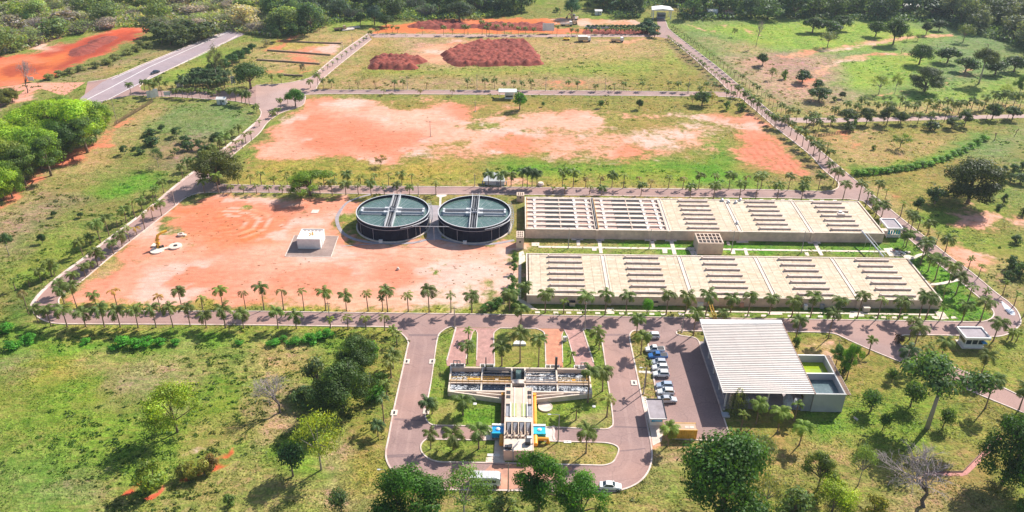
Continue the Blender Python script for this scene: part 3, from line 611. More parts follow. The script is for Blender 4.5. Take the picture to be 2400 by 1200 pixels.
scol = lerp(scol, SCOL['salmon'], np.clip((fbm(GX, GY, .045, 91)-.5)*4, 0, .75)*(scol[..., 0] > .55))
scol = lerp(scol, SCOL['white'], np.clip((fbm(GX*.6, GY, .09, 97)-.52)*4, 0, .5)*(scol[..., 1] > .24))
verts = np.stack([GX, GY, np.zeros_like(GX)], -1).reshape(-1, 3)
idx = np.arange(nx*ny).reshape(ny, nx)
quads = np.stack([idx[:-1, :-1], idx[:-1, 1:], idx[1:, 1:], idx[1:, :-1]], -1).reshape(-1, 4)
def npmesh(name, verts, quads, mats, attrs=(), smooth=False):
    me = bpy.data.meshes.new(name); k = quads.shape[1]
    me.vertices.add(len(verts)); me.vertices.foreach_set('co', np.asarray(verts, np.float32).ravel())
    me.loops.add(quads.size); me.loops.foreach_set('vertex_index', np.asarray(quads, np.int32).ravel())
    me.polygons.add(len(quads)); me.polygons.foreach_set('loop_start', np.arange(0, quads.size, k, dtype=np.int32))
    me.update(calc_edges=True)
    for mm in mats: me.materials.append(mm)
    for nme, typ, arr in attrs:
        at = me.attributes.new(nme, typ, 'POINT')
        if typ == 'FLOAT_COLOR': at.data.foreach_set('color', np.concatenate([arr, np.ones((len(arr), 1))], 1).astype(np.float32).ravel())
        else: at.data.foreach_set('value', arr.astype(np.float32).ravel())
    if smooth: me.polygons.foreach_set('use_smooth', [True]*len(me.polygons))
    return me
def groundmat():
    mt, t, p = nodemat('ground')
    v = nn(t, 'ShaderNodeNewGeometry').outputs['Position']
    g = nn(t, 'ShaderNodeAttribute', attribute_name='grass_colour').outputs['Color']
    s = nn(t, 'ShaderNodeAttribute', attribute_name='soil_colour').outputs['Color']
    b = nn(t, 'ShaderNodeAttribute', attribute_name='bare').outputs['Fac']
    n0 = noise(t, v, .55, 6, .62, .3); n1 = noise(t, v, 2.2, 4, .6); n2 = noise(t, v, .16, 5, .6, .8); n3 = noise(t, v, 6.0, 2)
    # stretched streaks, as left by mowing and run-off
    mp = nn(t, 'ShaderNodeMapping'); t.links.new(v, mp.inputs['Vector']); mp.inputs['Rotation'].default_value = (0, 0, math.radians(24)); mp.inputs['Scale'].default_value = (.22, 1.1, 1)
    ns = noise(t, mp.outputs[0], .8, 5, .6, .6)
    k = mathn(t, 'MULTIPLY', mapr(t, n1, .28, .72, .45, 1.55), mapr(t, n0, .32, .68, .55, 1.45))
    gc = mix(t, 1.0, g, k, 'MULTIPLY')
    gc = mix(t, mapr(t, ns, .48, .66, 0, .6), gc, mix(t, 1.0, g, (1.75, 1.12, 1.9), 'MULTIPLY'))
    gc = mix(t, mapr(t, n2, .52, .66, 0, .6), gc, mix(t, 1.0, g, (.55, .78, .5), 'MULTIPLY'))
    n4 = noise(t, v, .045, 5, .62, .6)
    gc = mix(t, mapr(t, n4, .5, .64, 0, .5), gc, mix(t, 1.0, g, (1.5, 1.02, 1.25), 'MULTIPLY'))
    n5 = noise(t, v, .3, 5, .65, 1.2)
    gc = mix(t, mapr(t, n5, .54, .64, 0, .55), gc, mix(t, 1.0, g, (1.7, 1.1, 2.2), 'MULTIPLY'))
    gc = mix(t, mapr(t, n5, .46, .36, 0, .42), gc, mix(t, 1.0, g, (.42, .72, .42), 'MULTIPLY'))
    sk = mathn(t, 'MULTIPLY', mapr(t, n0, .3, .7, .84, 1.14), mapr(t, n3, .3, .7, .93, 1.07))
    sc = mix(t, 1.0, s, sk, 'MULTIPLY')
    sc = mix(t, mapr(t, ns, .5, .68, 0, .55), sc, mix(t, 1.0, s, (.88, .62, .5), 'MULTIPLY'))
    sc = mix(t, mapr(t, n2, .54, .7, 0, .5), sc, mix(t, 1.0, s, (1.06, 1.3, 1.4), 'MULTIPLY'))
    f = mathn(t, 'ADD', b, mathn(t, 'MULTIPLY', mathn(t, 'SUBTRACT', mathn(t, 'ADD', mathn(t, 'MULTIPLY', n0, .45), mathn(t, 'MULTIPLY', n2, .55)), .5), 1.9))
    f = mapr(t, f, .3, .78, 0, 1, True)
    c = mix(t, f, gc, sc)
    t.links.new(c, p.inputs['Base Color']); p.inputs['Roughness'].default_value = .95; p.inputs['Specular IOR Level'].default_value = .1
    h = mathn(t, 'ADD', mathn(t, 'MULTIPLY', n1, .7), n0)
    bp = nn(t, 'ShaderNodeBump'); bp.inputs['Distance'].default_value = .45
    t.links.new(mapr(t, f, 0, 1, .75, .22), bp.inputs['Strength'])
    t.links.new(h, bp.inputs['Height']); t.links.new(bp.outputs[0], p.inputs['Normal']); return mt
M['ground'] = groundmat()
ground = inst('ground', npmesh('ground', verts, quads, [M['ground']], [('grass_colour', 'FLOAT_COLOR', gcol.reshape(-1, 3)), ('soil_colour', 'FLOAT_COLOR', scol.reshape(-1, 3)), ('bare', 'FLOAT', bare.ravel())]))
ground['kind'] = 'structure'
def sample(arr, x, y):
    i = np.clip(np.searchsorted(xs, x)-1, 0, nx-2); j = np.clip(np.searchsorted(ys, y)-1, 0, ny-2); return arr[j, i]
# ------------------------------------------------------------------ settling tanks
TR, TH = 11.2, 5.25
def settling_tank(cx, label):
    t = thing('settling_tank', label, 'tank', (cx, 229.15, 0), 0, 'round settling tanks')
    n = 36; mb = MB(); a = math.pi/n*.985
    mb.add([(TR*math.cos(s*a), TR*math.sin(s*a), z) for z in (.0, TH) for s in (-1, 1)]+[((TR-.18)*math.cos(s*a), (TR-.18)*math.sin(s*a), z) for z in (.0, TH) for s in (-1, 1)],
           [(0,1,3,2),(5,4,6,7),(1,5,7,3),(4,0,2,6),(2,3,7,6)])
    me = mb.mesh('wall_panel', M['navy'])
    for k in range(n): inst('wall_panel', me, t, rot=(0, 0, 2*math.pi*k/n))
    MB().lathe([(TR-.22,0),(TR-.22,TH-.05)], 72).obj('inner_lining', M['navy'], t, True)
    MB().lathe([(TR-.16,TH-.1),(TR-.16,TH+.06),(TR+.12,TH+.06),(TR+.12,TH-.1)], 96).obj('rim', M['rimw'], t)
    MB().lathe([(TR+.02,TH-1.25),(TR+.16,TH-1.25),(TR+.16,TH-1.1),(TR+.02,TH-1.1)], 72).obj('stiffening_ring', M['grey'], t)
    MB().lathe([(TR+.02,0),(TR+.45,0),(TR+.45,.3),(TR+.02,.3)], 72).obj('foundation', M['slab'], t)
    MB().disc(TR-.2, TH-.75, 72).obj('water', M['wtank'], t)
    la = B(1.6, TR-.4, -.022, .022, TH-.74, TH-.70).mesh('lateral_pipe', M['steel'])
    for k in range(28):
        ang = 2*math.pi*(k+.5)/28
        inst('lateral_pipe', la, t, rot=(0, 0, ang))
    # bridge across, front to back
    for s in (-1, 1):
        B(s*1.05-.08, s*1.05+.08, -TR+.1, TR-.1, TH-.9, TH+.18).obj('trough_wall', M['rimw'], t)
        B(s*.4-.05, s*.4+.05, -TR+.1, TR-.1, TH-.9, TH-.1).obj('trough_wall', M['grey'], t)
        B(-TR+1.4, -1.7, s*1.25-.09, s*1.25+.09, TH-.9, TH+.1).obj('launder_wall', M['rimw'], t)
        B(1.7, TR-1.4, s*1.25-.09, s*1.25+.09, TH-.9, TH+.1).obj('launder_wall', M['rimw'], t)
        for q in (-1, 1):
            B(q*(TR-1.75)-.3, q*(TR-1.75)+.3, s*.8-.55, s*.8+.55, TH-.8, TH+.3).obj('end_box', M['rimw'], t)
            B(q*1.9-.75, q*1.9+.75, s*1.35-.5, s*1.35+.5, TH-.8, TH+.22).obj('platform', M['rimw'], t)
    B(-.96, .96, -TR+.2, TR-.2, TH-.85, TH-.6).obj('trough_floor', M['dark'], t)
    for q in (-1, 1):
        x0, x1 = sorted((q*1.7, q*(TR-1.5)))
        B(x0, x1, -1.1, 1.1, TH-.85, TH-.45).obj('launder_floor', M['dark'], t)
        for yy in (-.4, .4): B(x0, x1, yy-.04, yy+.04, TH-.44, TH-.25).obj('launder_rib', M['steel'], t)
        B(x0+ (1.2 if q > 0 else 0), x1-(0 if q > 0 else 1.2), -2.05, -1.75, TH-.7, TH-.45).obj('baffle_rail', M['steel'], t)
    B(-.95, .95, .2, 1.9, TH-.3, TH+.45).obj('drive_housing', M['dark'], t)
    B(-1.6, 1.6, -.9, .15, TH-.35, TH+.12).obj('centre_platform', M['grey'], t)
    for x, y in ((-1.2,-.5),(1.1,-.6),(.4,-.4),(-.3,.0),(-.9,.9)): B(x-.16, x+.16, y-.16, y+.16, TH+.1, TH+.75).obj('gearbox', M['steel'], t)
    hr = MB()
    for s in (-1, 1):
        for k in range(-10, 11): hr.bar((s*1.05, k*1.05, TH+.15), (s*1.05, k*1.05, TH+1.05), .05)
        for z in (.6, 1.05): hr.bar((s*1.05, -TR+.2, TH+z), (s*1.05, TR-.2, TH+z), .05)
    hr.obj('handrail', M['rimw'], t)
    # stair, side pipe and manhole
    st = MB()
    for k in range(18):
        a0 = -.42+k*.05; 
        p = Vector(((TR+.65)*math.cos(a0), (TR+.65)*math.sin(a0), .3+k*.29))
        st.bar(p+Vector((-.4*math.cos(a0), -.4*math.sin(a0), 0)), p+Vector((.4*math.cos(a0), .4*math.sin(a0), 0)), .3, .06)
    for rr in (.28, 1.02):
        st.tube([((TR+rr)*math.cos(-.42+k*.05), (TR+rr)*math.sin(-.42+k*.05), .4+k*.29) for k in range(18)], .06, 5)
        st.tube([((TR+rr)*math.cos(-.42+k*.05), (TR+rr)*math.sin(-.42+k*.05), 1.35+k*.29) for k in range(18)], .05, 5)
    st.obj('spiral_stair', M['steel'], t)
    MB().tube([((TR+.35)*math.cos(a), (TR+.35)*math.sin(a), TH-.55-max(0, (a+.75))*1.2) for a in np.linspace(-1.25, -.28, 10)], .13, 6).obj('outlet_pipe', M['rimw'], t)
    x, y = -2.4, -TR-.35; B(x-.55, x+.55, y-.35, y+.35, .05, 1.0).obj('manhole_hatch', M['white'], t)
    for ang in (-2.5, -2.0, -1.05, -.8): MB().tube([((TR+.12)*math.cos(ang), (TR+.12)*math.sin(ang), 0), ((TR+.12)*math.cos(ang), (TR+.12)*math.sin(ang), TH-1.1)], .07, 6).obj('down_pipe', M['grey'], t)
    return t
settling_tank(-37.95, 'dark navy round settling tank with cross shaped bridges, beside the bare red earth')
settling_tank(-12.65, 'dark navy round settling tank with cross shaped bridges, beside the covered reservoir')
lp = thing('pipe_bridge', 'thin grey pipe crossing the gap between the two round tanks', 'pipe', (-25.3, 219.5, 0))
MB().tube([(-5.5,-.3,4.9),(5.5,-.3,4.9)], .1, 6).obj('pipe', M['rimw'], lp)
for x in (-3.2, .9): MB().tube([(x,-.3,0),(x,-.3,4.9)], .06, 6).obj('support', M['steel'], lp)
ringpath = smooth(gps([(800,490),(790,510),(793,530),(806,548),(835,562),(880,569),(930,571),(975,568),(1000,562),(1030,560),(1060,566),(1110,573),(1160,571),(1205,563)]))
kerb(ringpath, 1.1, .06, 'ring_path', 'roofgrey'); kerb(smooth(gps([(800,490),(815,474),(845,462),(870,456)])), .9, .06, 'ring_path', 'roofgrey')
sheet('tank_apron', gps([(1003,480),(1030,482),(1035,560),(1000,558)]), [], .045, M['roofgrey'])
sheet('tank_walk', gps([(1024,456),(1047,456),(1046,460),(1035,463),(1034,484),(1029,484),(1030,463),(1022,460)]), [], .05, M['slab'])
pth = smooth(gps([(800,577),(860,573),(905,570)])); kerb(pth, .35, .05, 'ring_path', 'roofgrey')
sheet('slab', gps([(733,492),(749,492),(745,500),(728,500)]), [], .12, M['slab'])

# ------------------------------------------------------------------ covered reservoirs
def reservoir(x0, x1, y0, y1, h, open_bays, label):
    t = thing('covered_reservoir', label, 'reservoir', ((x0+x1)/2, (y0+y1)/2, 0), 0, 'long covered water reservoirs')
    X0, X1, Y0, Y1 = (x0-x1)/2, (x1-x0)/2, (y0-y1)/2, (y1-y0)/2; bw = (X1-X0)/5
    for i in range(5):
        a, b = X0+i*bw, X0+(i+1)*bw; op = i in open_bays
        # front and back wall panels of each bay, with two joints
        for k in range(3):
            q0, q1 = a+bw*k/3+.02, a+bw*(k+1)/3-.02
            B(q0, q1, Y0, Y0+.3, 0, h-.02).obj('wall_panel', M['wall'], t); B(q0, q1, Y1-.3, Y1, 0, h-.02).obj('wall_panel', M['wall'], t)
        if i: 
            B(a-.45, a+.45, Y0-.35, Y0+.05, 0, h+.12).obj('pilaster', M['cream'], t)
            B(a-.62, a-.42, Y0+.32, Y1-.32, h-.2, h+.16).obj('bay_kerb', M['deckw'], t); B(a+.42, a+.62, Y0+.32, Y1-.32, h-.2, h+.16).obj('bay_kerb', M['deckw'], t)
        sp = (Y1-Y0-.6)/7
        if not op:
            B(a+.65, b-.65, Y0+.31, Y1-.31, h-.3, h).obj('roof_deck', M['deck'], t)
            if i: B(a-.42, a+.42, Y0+.31, Y1-.31, h-.32, h-.03).obj('joint_strip', M['deckw'], t)
            for k in range(7):
                y = Y1-1.65-k*sp; xx = a+bw*.285
                o = B(xx, xx+bw*.435, y-.3, y+.3, h+.02, h+.5).obj('roof_beam', M['beam'], t)
                B(xx-.12, xx+.25, y-.35, y+.35, h+.02, h+.72).obj('beam_end', M['beam'], t)
        else:
            B(a+.4, b-.4, Y0+.31, Y1-.31, h-.6, h-.4).obj('channel_floor', M['pinkfloor'], t)
            B(a+bw*.5-.14, a+bw*.5+.14, Y0+.31, Y1-.31, h-1.5, h-.08).obj('cross_wall', M['cream'], t)
            for k in range(8):
                y = Y1-.55-k*sp*.985
                B(a+.65, b-.65, y-.34, y+.34, h-.7, h+.05).obj('channel_wall', M['deckw'], t)
                if k == 7: continue
                for s in (0, 1):
                    xx = a+bw*(.29+s*.215)
                    f = MB().box(xx, xx+bw*.195, y-sp*.6, y-sp*.565, h-.38, h-.05); f.obj('weir_plate', M['beam'], t)
                    B(xx, xx+bw*.195, y-sp*.56, y-.35, h-.39, h-.34).obj('filter_slot', M['shade'], t)  # thin plate, the shade down in the slot painted as its colour
                    B(xx, xx+bw*.195, y-sp*.985+.345, y-sp*.605, h-.38, h-.12).obj('slot_cover', M['deckw'], t)
                for s in (.13, .72, .9):
                    xx = a+bw*s; q = .4*sp
                    MB().add([(xx-.35,y-.35,h-.05),(xx+.75,y-.35,h-.05),(xx+.15,y-.35-q,h-.25),(xx-.15,y-.35-q,h-.25),(xx-.3,y-.35,h-.42),(xx+.6,y-.35,h-.42),(xx+.15,y-.35-q,h-.42),(xx-.15,y-.35-q,h-.42)],
                             [(3,2,1,0),(0,1,5,4),(1,2,6,5),(2,3,7,6),(3,0,4,7)]).obj('gusset', M['white'], t)
                if i == 1 or k % 2: B(a+bw*.78, a+bw*.88, y-sp*.7, y-sp*.5, h-.4, h-.2).obj('valve_box', M['pinkbrick'], t)
            for s in (.01, .985): MB().tube([(a+bw*s+.3,Y0+.5,h+.35),(a+bw*s+.3,Y1-.5,h+.35)], .07, 5).obj('service_pipe', M['rimw'] if s > .5 else M['ochre'], t)
    for s in (0, 1):
        B((X0, X1-.3)[s], (X0+.3, X1)[s], Y0+.32, Y1-.32, 0, h-.02).obj('end_wall', M['wall'], t)
    B(X0-.08, X1+.08, Y0-.08, Y0+.3, h, h+.16).obj('coping', M['deckw'], t); B(X0-.08, X1+.08, Y1-.3, Y1+.08, h, h+.16).obj('coping', M['deckw'], t)
    B(X0-.08, X0+.3, Y0+.31, Y1-.31, h, h+.165).obj('coping', M['deckw'], t); B(X1-.3, X1+.08, Y0+.31, Y1-.31, h, h+.165).obj('coping', M['deckw'], t)
    return t
M['pinkfloor'] = surf('pink_channel_floor', (.6,.44,.38), .8, .25, 1.5, (.5,.25,.17), .5, .6)
reservoir(3.35, 113.26, 185.0, 207.45, 2.6, (), 'long beige covered reservoir nearest the front road, roof fully slabbed over')
RU = reservoir(3.14, 111.95, 221.67, 244.03, 3.08, (0, 1), 'long beige reservoir behind the lawn, two left bays open to the sky')
# loose gear lying on the upper roof
for i, (px, py) in enumerate(((1692,471),(1707,475),(1724,476),(1735,470),(1727,524))):
    c = gp(px, py, 3.1); r = thing('air_vent', ['pale lump of plant on the reservoir roof near its back edge, leftmost','pale boxy plant on the reservoir roof near its back edge, second from left','pale boxy plant on the reservoir roof near its back edge, third from left','small pale plant on the back edge of the reservoir roof, rightmost','lone pale vent near the middle of the reservoir roof joint'][i], 'roof vent', c, .3*i, 'vents on the reservoir roof')
    B(-.5, .5, -.4, .4, .02, .5).obj('vent_body', M['rimw'], r); MB().lathe([(.35,.5),(.35,.75),(.0,.9)], 8).obj('cowl', M['steel'], r)
c = gp(1970, 505, 3.1); r = thing('roof_unit', 'flat grey plant unit lying across a beam on the reservoir roof, far right bay', 'roof unit', c)
B(-1.1,1.1,-.8,.8,.55,.85).obj('housing', M['slab'], r); B(-.6,.4,.2,.6,.85,1.3).obj('cover', M['steel'], r); B(-.9,.9,-.5,.5,.02,.55).obj('plinth', M['beam'], r)
# paths on the lawn between
lawnpath = sheet('lawn_path', gps([(1262,576.5),(2105,588.5),(2105,592),(1262,580.5)]), [], .06, M['deckw'])
def slabs(parent, pts_list, z0=0., z1=.1, name='path_slab', mat='deckw'):
    for q in pts_list: MB().prism([(p.x, p.y) for p in gps(q)], z0, z1).obj(name, M[mat], parent)
slabs(lawnpath, [[(1351,561),(1359,561),(1360,576),(1352,576)],[(1400,563),(1409,563),(1413,594),(1405,594)],[(1524,563),(1532,563),(1536,581),(1528,581)],[(1569,566),(1578,566),(1586,597),(1577,597)],[(1702,567),(1709,567),(1712,575),(1705,575)],[(1742,582),(1749,582),(1755,599),(1747,599)],[(1905,569),(1914,569),(1930,599),(1921,599)],
                 [(1339,559),(1367,559),(1367,563),(1339,563)],[(1398,560),(1416,560),(1416,564.5),(1398,564.5)],[(1511,559),(1538,559),(1538,565),(1511,565)],[(1559,561),(1586,561),(1586,566),(1559,566)],[(1726,564),(1754,564),(1754,569),(1726,569)],[(1892,566),(1921,566),(1924,571),(1895,571)],
                 [(1246,569),(1264,569),(1264,577),(1246,577)],[(1387,580),(1398,580),(1398,588),(1388,588)],[(1552,585),(1564,585),(1564,594),(1553,594)],[(1712,587),(1722,587),(1724,596),(1714,596)],[(1885,592),(1894,592),(1897,600),(1888,600)],[(1690,547),(1702,547),(1702,551),(1690,551)]])
# walk and stepping slabs along the front
fwk = sheet('front_walk', lo(smooth(gps([(1214,700),(1232,706),(1252,721),(1262,725)])), gps([(1700,729),(2190,736),(2190,739.5),(1700,732),(1255,727)]), smooth(gps([(1246,725),(1226,712),(1208,706)]))), [], .05, M['deckw'])
ss = []
for x in (1254,1297,1327,1352,1395,1451,1471,1494,1522,1549,1592,1650,1690,1745,1784,1846,1889,1917,1947,1990,2044,2065,2090,2117,2147,2190):
    y = 730.5+(x-1254)*.0146; ss.append([(x,y-.5),(x+11,y-.4),(x+12,y+4.2),(x,y+4)])
slabs(fwk, ss, 0, .09, 'stepping_slab')
slabs(fwk, [[(1423,722),(1438,722),(1440,736),(1420,736)],[(1612,724),(1626,724),(1626,736),(1606,736)],[(1800,731),(1832,731),(1834,738),(1800,738)],[(1992,730),(2022,730),(2026,742),(1990,742)],[(2190,730),(2212,732),(2224,747),(2203,750)],[(2183,741),(2200,742),(2200,746),(2186,746)],[(2228,742),(2238,742),(2246,747),(2230,747)]], 0, .07, 'path_slab')
slabs(fwk, [[(x,461.5+(x-1240)*.0105),(x+9,461.5+(x-1240)*.0105),(x+9.5,466+(x-1240)*.0105),(x,466+(x-1240)*.0105)] for x in (1252,1273,1282,1312,1336,1358,1382,1404,1428,1454,1482,1512,1534,1566,1590,1612,1650,1700,1752,1780,1808,1830,1848,1897,1922,1952)], 0, .08, 'stepping_slab')
# left side passage between tank apron and lower reservoir
slabs(fwk, [[(1216,592),(1226,588),(1231,600),(1231,612),(1222,618),(1221,700),(1214,700)]], 0, .06, 'passage')
# stairs and loose paving at the right-hand end
slabs(fwk, [[(2070,583),(2090,581),(2105,594),(2118,601),(2085,601)],[(2107,597),(2130,598),(2150,604),(2125,607)]], 0, .08, 'path_slab')
t = thing('bag_heap', 'heap of pink and white rubble beside the pale paving right of the reservoir', 'rubble heap', gp(2112, 593))
for k in range(14):
    a = random.random()*6.3; r0 = random.random()*1.6; s = random.uniform(.2, .45)
    mb = B(-s, s, -s*.8, s*.8, 0, s*1.1); o = mb.obj('rubble_piece', M[random.choice(['pinkbrick','white','slab'])], t); o.location = (r0*math.cos(a)*1.4, r0*math.sin(a), .0); o.rotation_euler = (0, 0, a)
for i, q in enumerate(([(2122,607),(2140,605),(2155,598),(2168,596)], [(2178,667),(2200,666),(2225,661),(2247,656)])):
    o = kerb(smooth(gps(q)), 1.1, .12, 'stair_path', 'slab')
# little service buildings
def block_house(name, label, x0, x1, y0, y1, h, mat, roof, cat='building'):
    t = thing(name, label, cat, ((x0+x1)/2, (y0+y1)/2, 0)); a, b = (x1-x0)/2, (y1-y0)/2
    for n_, q in (('wall', (-a,a,-b,-b+.25)),('wall', (-a,a,b-.25,b)),('wall', (-a,-a+.25,-b+.252,b-.252)),('wall', (a-.25,a,-b+.252,b-.252))):
        B(*q, 0, h).obj(n_, M[mat], t)
    B(-a+.252, a-.252, -b+.252, b-.252, h-.6, h-.25).obj('roof', M[roof], t)
    return t, a, b
t, a, b = block_house('pump_house', 'white cube pump house standing on a grey pad in the red earth', -64.3, -57.5, 213.3, 219.8, 3.3, 'white', 'white')
for yy, nn_ in ((b-.9, 5), (-b+.6, 5)):
    for k in range(nn_): B(-a+.9+k*1.1, -a+1.6+k*1.1, yy-.18, yy+.18, 3.045, 3.2).obj('roof_vent', M['beam'], t)
for x, y in ((-.4,.6),(0,.2),(.5,.5),(-.1,-.7),(.3,1.2),(.7,-.2)): B(x-.2, x+.2, y-.14, y+.14, 3.05, 3.22).obj('roof_hatch', M['ochre'], t)
B(a+.002, a+.1, -1.2, .2, .0, 2.2).obj('door', M['white'], t)
sheet('pump_house_pad', gps([(668,601),(776,602),(793,554),(690,552)]), [], .03, M['padbrown'])
kerb(gps([(668,601),(776,602),(793,554),(690,552),(668,601)]), .25, .1, 'pad_edge', 'slab')
def lattice(t, a, b, h, cols, rows, mat='cream'):
    for r in range(rows+1): 
        y = -b+.25+(2*b-.5)*r/rows; B(-a+.26, a-.26, y-.16, y+.16, h-.25, h-.03).obj('roof_beam', M[mat], t)
    for c_ in range(cols+1):
        x = -a+.25+(2*a-.5)*c_/cols; B(x-.13, x+.13, -b+.27, b-.27, h-.2, h+.03).obj('roof_rib', M[mat], t)
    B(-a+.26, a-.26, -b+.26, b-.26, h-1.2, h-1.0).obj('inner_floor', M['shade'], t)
for nm, lab, q, cr in (('valve_house','beige block valve house with three rows of square roof openings', (53.9,61.4,213.0,219.3,3.8), (6,3)),
                       ('valve_tower','narrow beige tower with pierced roof, left end of the lawn between reservoirs', (.4,2.7,214.8,219.0,3.9), (3,3)),
                       ('valve_tower','small white topped tower at the back left corner of the upper reservoir', (.4,2.9,246.9,249.6,2.3), (3,2))):
    x0,x1,y0,y1,h = q; t = thing(nm, lab, 'building', ((x0+x1)/2,(y0+y1)/2,0)); a,b=(x1-x0)/2,(y1-y0)/2
    for q2 in ((-a,a,-b,-b+.25),(-a,a,b-.25,b),(-a,-a+.25,-b+.252,b-.252),(a-.25,a,-b+.252,b-.252)): B(*q2,0,h).obj('wall',M['cream'],t)
    lattice(t, a, b, h, *cr)
    if nm == 'valve_tower': B(-.25,.25,-b-.03,-b-.002,h*.55,h*.55+.6).obj('window', M['shade'], t)
sheet('valve_pad', gps([(1610,580),(1634,580),(1634,603),(1622,600)]), [], .05, M['slab'])
# diagonal pipe from the upper roof down to the lower reservoir
P0, P1 = gp(2020,541,3.6), gp(2071,602,2.7)
t = thing('pipe_run', 'white pipe gantry slanting from the upper reservoir down to the lower one', 'pipe', (P0.x, P0.y, 0))
d = P1-P0; MB().tube([(0,0,P0.z),(d.x,d.y,P1.z)], .22, 8).obj('pipe', M['rimw'], t)
MB().bar((.5,-.2,P0.z+.6),(d.x+.5,d.y-.2,P1.z+.6), .07).obj('handrail', M['rimw'], t)
for k in (.25,.45,.65,.85): MB().bar((d.x*k,d.y*k,0),(d.x*k,d.y*k,P0.z+(P1.z-P0.z)*k), .12).obj('support', M['steel'], t)
# glass pergola and guard house on the right road
t = thing('shelter', 'white framed open shelter with flat grey roof right of the upper reservoir', 'shelter', (116.4, 228, 0)); 
for x in (-2,2):
    for y in (-3,3): B(x-.12,x+.12,y-.12,y+.12,0,3.0).obj('post', M['white'], t)
B(-2.1,2.1,-3.1,3.1,2.96,3.2).obj('roof', M['roofgrey'], t)
for q in ((-2.4,2.4,-3.4,-3.1),(-2.4,2.4,3.1,3.4),(-2.4,-2.1,-3.1,3.1),(2.1,2.4,-3.1,3.1)): B(*q,2.9,3.5).obj('fascia', M['white'], t)
B(-2,2,-2.9,2.9,0,.15).obj('floor', M['slab'], t); B(-1.8,1.8,-2.95,-2.85,.15,1.1).obj('low_wall', M['white'], t)
for k in range(5): B(-1.7+k*.75,-1.15+k*.75,-2.9,-2.84,1.2,2.5).obj('pane', M['bglass'], t)
t = thing('guard_house', 'white guard house with flat grey roof and wrap around windows by the right road', 'guard house', (113.8, 169, 0))
B(-2.3,2.3,-1.5,1.6,0,1.1).obj('wall', M['white'], t); B(-2.9,3.0,-1.9,1.9,0,.12).obj('floor', M['slab'], t)
for x in (-2.25,-.7,.8,2.2):
    for y in (-1.45,1.55): B(x-.1,x+.1,y-.1,y+.1,1.1,3.1).obj('mullion', M['white'], t)
for x0,x1 in ((-2.1,-.85),(-.55,.65),(.95,2.05)): 
    for y in (-1.43,1.5): B(x0,x1,y,y+.04,1.1,2.95).obj('window', M['glass'], t)
for x in (-2.28,2.22): B(x,x+.04,-1.3,1.4,1.1,2.95).obj('window', M['glass'], t)
B(-2.9,2.9,-2.1,2.3,3.1,3.3).obj('roof', M['roofgrey'], t)
for q in ((-3.15,3.15,-2.4,-2.1),(-3.15,3.15,2.3,2.6),(-3.15,-2.9,-2.1,2.3),(2.9,3.15,-2.1,2.3)): B(*q,3.0,3.65).obj('fascia', M['white'], t)
B(1.4,2.5,-2.6,-1.6,2.0,2.12).obj('awning', M['blue'], t)

# ------------------------------------------------------------------ treatment basin inside the loop
t = thing('treatment_basin', 'open concrete treatment basin with frothing grey water inside the loop drive', 'basin', (1.6, 150, 0)); BH = 1.3
def bb(x0,x1,y0,y1,z0,z1,name,mat): return B(x0-1.6,x1-1.6,y0-150,y1-150,z0,z1).obj(name, M[mat], t)
for y0, y1, nm in ((155.2,155.55,'wall'),(146.5,146.9,'wall')): bb(-14.7,17.9,y0,y1,0,BH,nm,'deckw')
bb(-14.7,17.9,149.45,149.75,0,BH-.02,'wall','cream'); bb(-14.7,17.9,150.35,150.65,0,BH-.03,'wall','cream')
for x in (-14.52,-7.2,-.35,2.75,10.1,17.7): 
    bb(x-.18,x+.18,146.91,149.44,0,BH+.01,'wall','deckw'); bb(x-.18,x+.18,150.66,155.19,0,BH+.01,'wall','deckw')
for i, (x0,x1) in enumerate(((-14.3,-7.4),(-7.0,-.55),(2.95,9.9),(10.3,17.5))):
    bb(x0,x1,150.66,155.19,0,.5,'water','wfoam' if i in (0,2,3) else 'wdark'); bb(x0,x1,146.91,149.44,0,.9,'water','wfoam' if i in (0,2,3) else 'wdark')
    bb(x0,x1,149.8,150.3,0,BH-.35,'walkway','ochre' if i in (1,) else 'grey')
    hr = MB()
    for yy in (149.5,150.6):
        for k in range(6): hr.bar((x0+(x1-x0)*k/5-1.6,yy-150,BH-.05),(x0+(x1-x0)*k/5-1.6,yy-150,BH+.9),.06)
        for z in (.5,.9): hr.bar((x0-1.6,yy-150,BH+z),(x1-1.6,yy-150,BH+z),.06)
    hr.obj('railing', M['yellow'] if i in (0,1,3) else M['rimw'], t)
    bb(x0+(x1-x0)*(.45 if i else .55),x0+(x1-x0)*(.98 if i in (0,) else .56),150.7,151.25,BH-.25,BH+.12,'channel_cover','ochre' if i in (0,3) else 'white')
    if i in (1,2):
        for yy in (151.9,153.2,154.4): bb(x0,x1,yy,yy+.12,.6,.75,'baffle_beam','slab')
    if i in (0,3):   # sloping screens in the outer cells
        MB().add([(x0-1.6,4.7,BH+.25),(x1-1.6,4.7,BH+.25),(x1-1.6,5.2,BH+.3),(x0-1.6,5.2,BH+.3),(x0-1.6,4.6,.15),(x1-1.6,4.6,.15),(x1-1.6,5.15,.15),(x0-1.6,5.15,.15)],[(0,1,2,3),(0,4,5,1),(1,5,6,2),(2,6,7,3),(3,7,4,0)]).obj('screen', M['cream'], t)
    if i == 1:
        for s in (0,1): MB().add([(x0-1.3+s*3.2,-1.2,.8),(x0+.9+s*3.2,-1.0,.8),(x0+.2+s*3.2,-2.3,.8)],[(0,1,2)]).obj('foam_patch', M['white'], t)
bb(-.15,.6,150.7,155.18,0,.3,'channel_floor','dark'); bb(1.9,2.55,150.7,155.18,0,.3,'channel_floor','dark'); bb(.62,1.88,150.7,155.1,0,BH-.3,'channel_water','wtank')
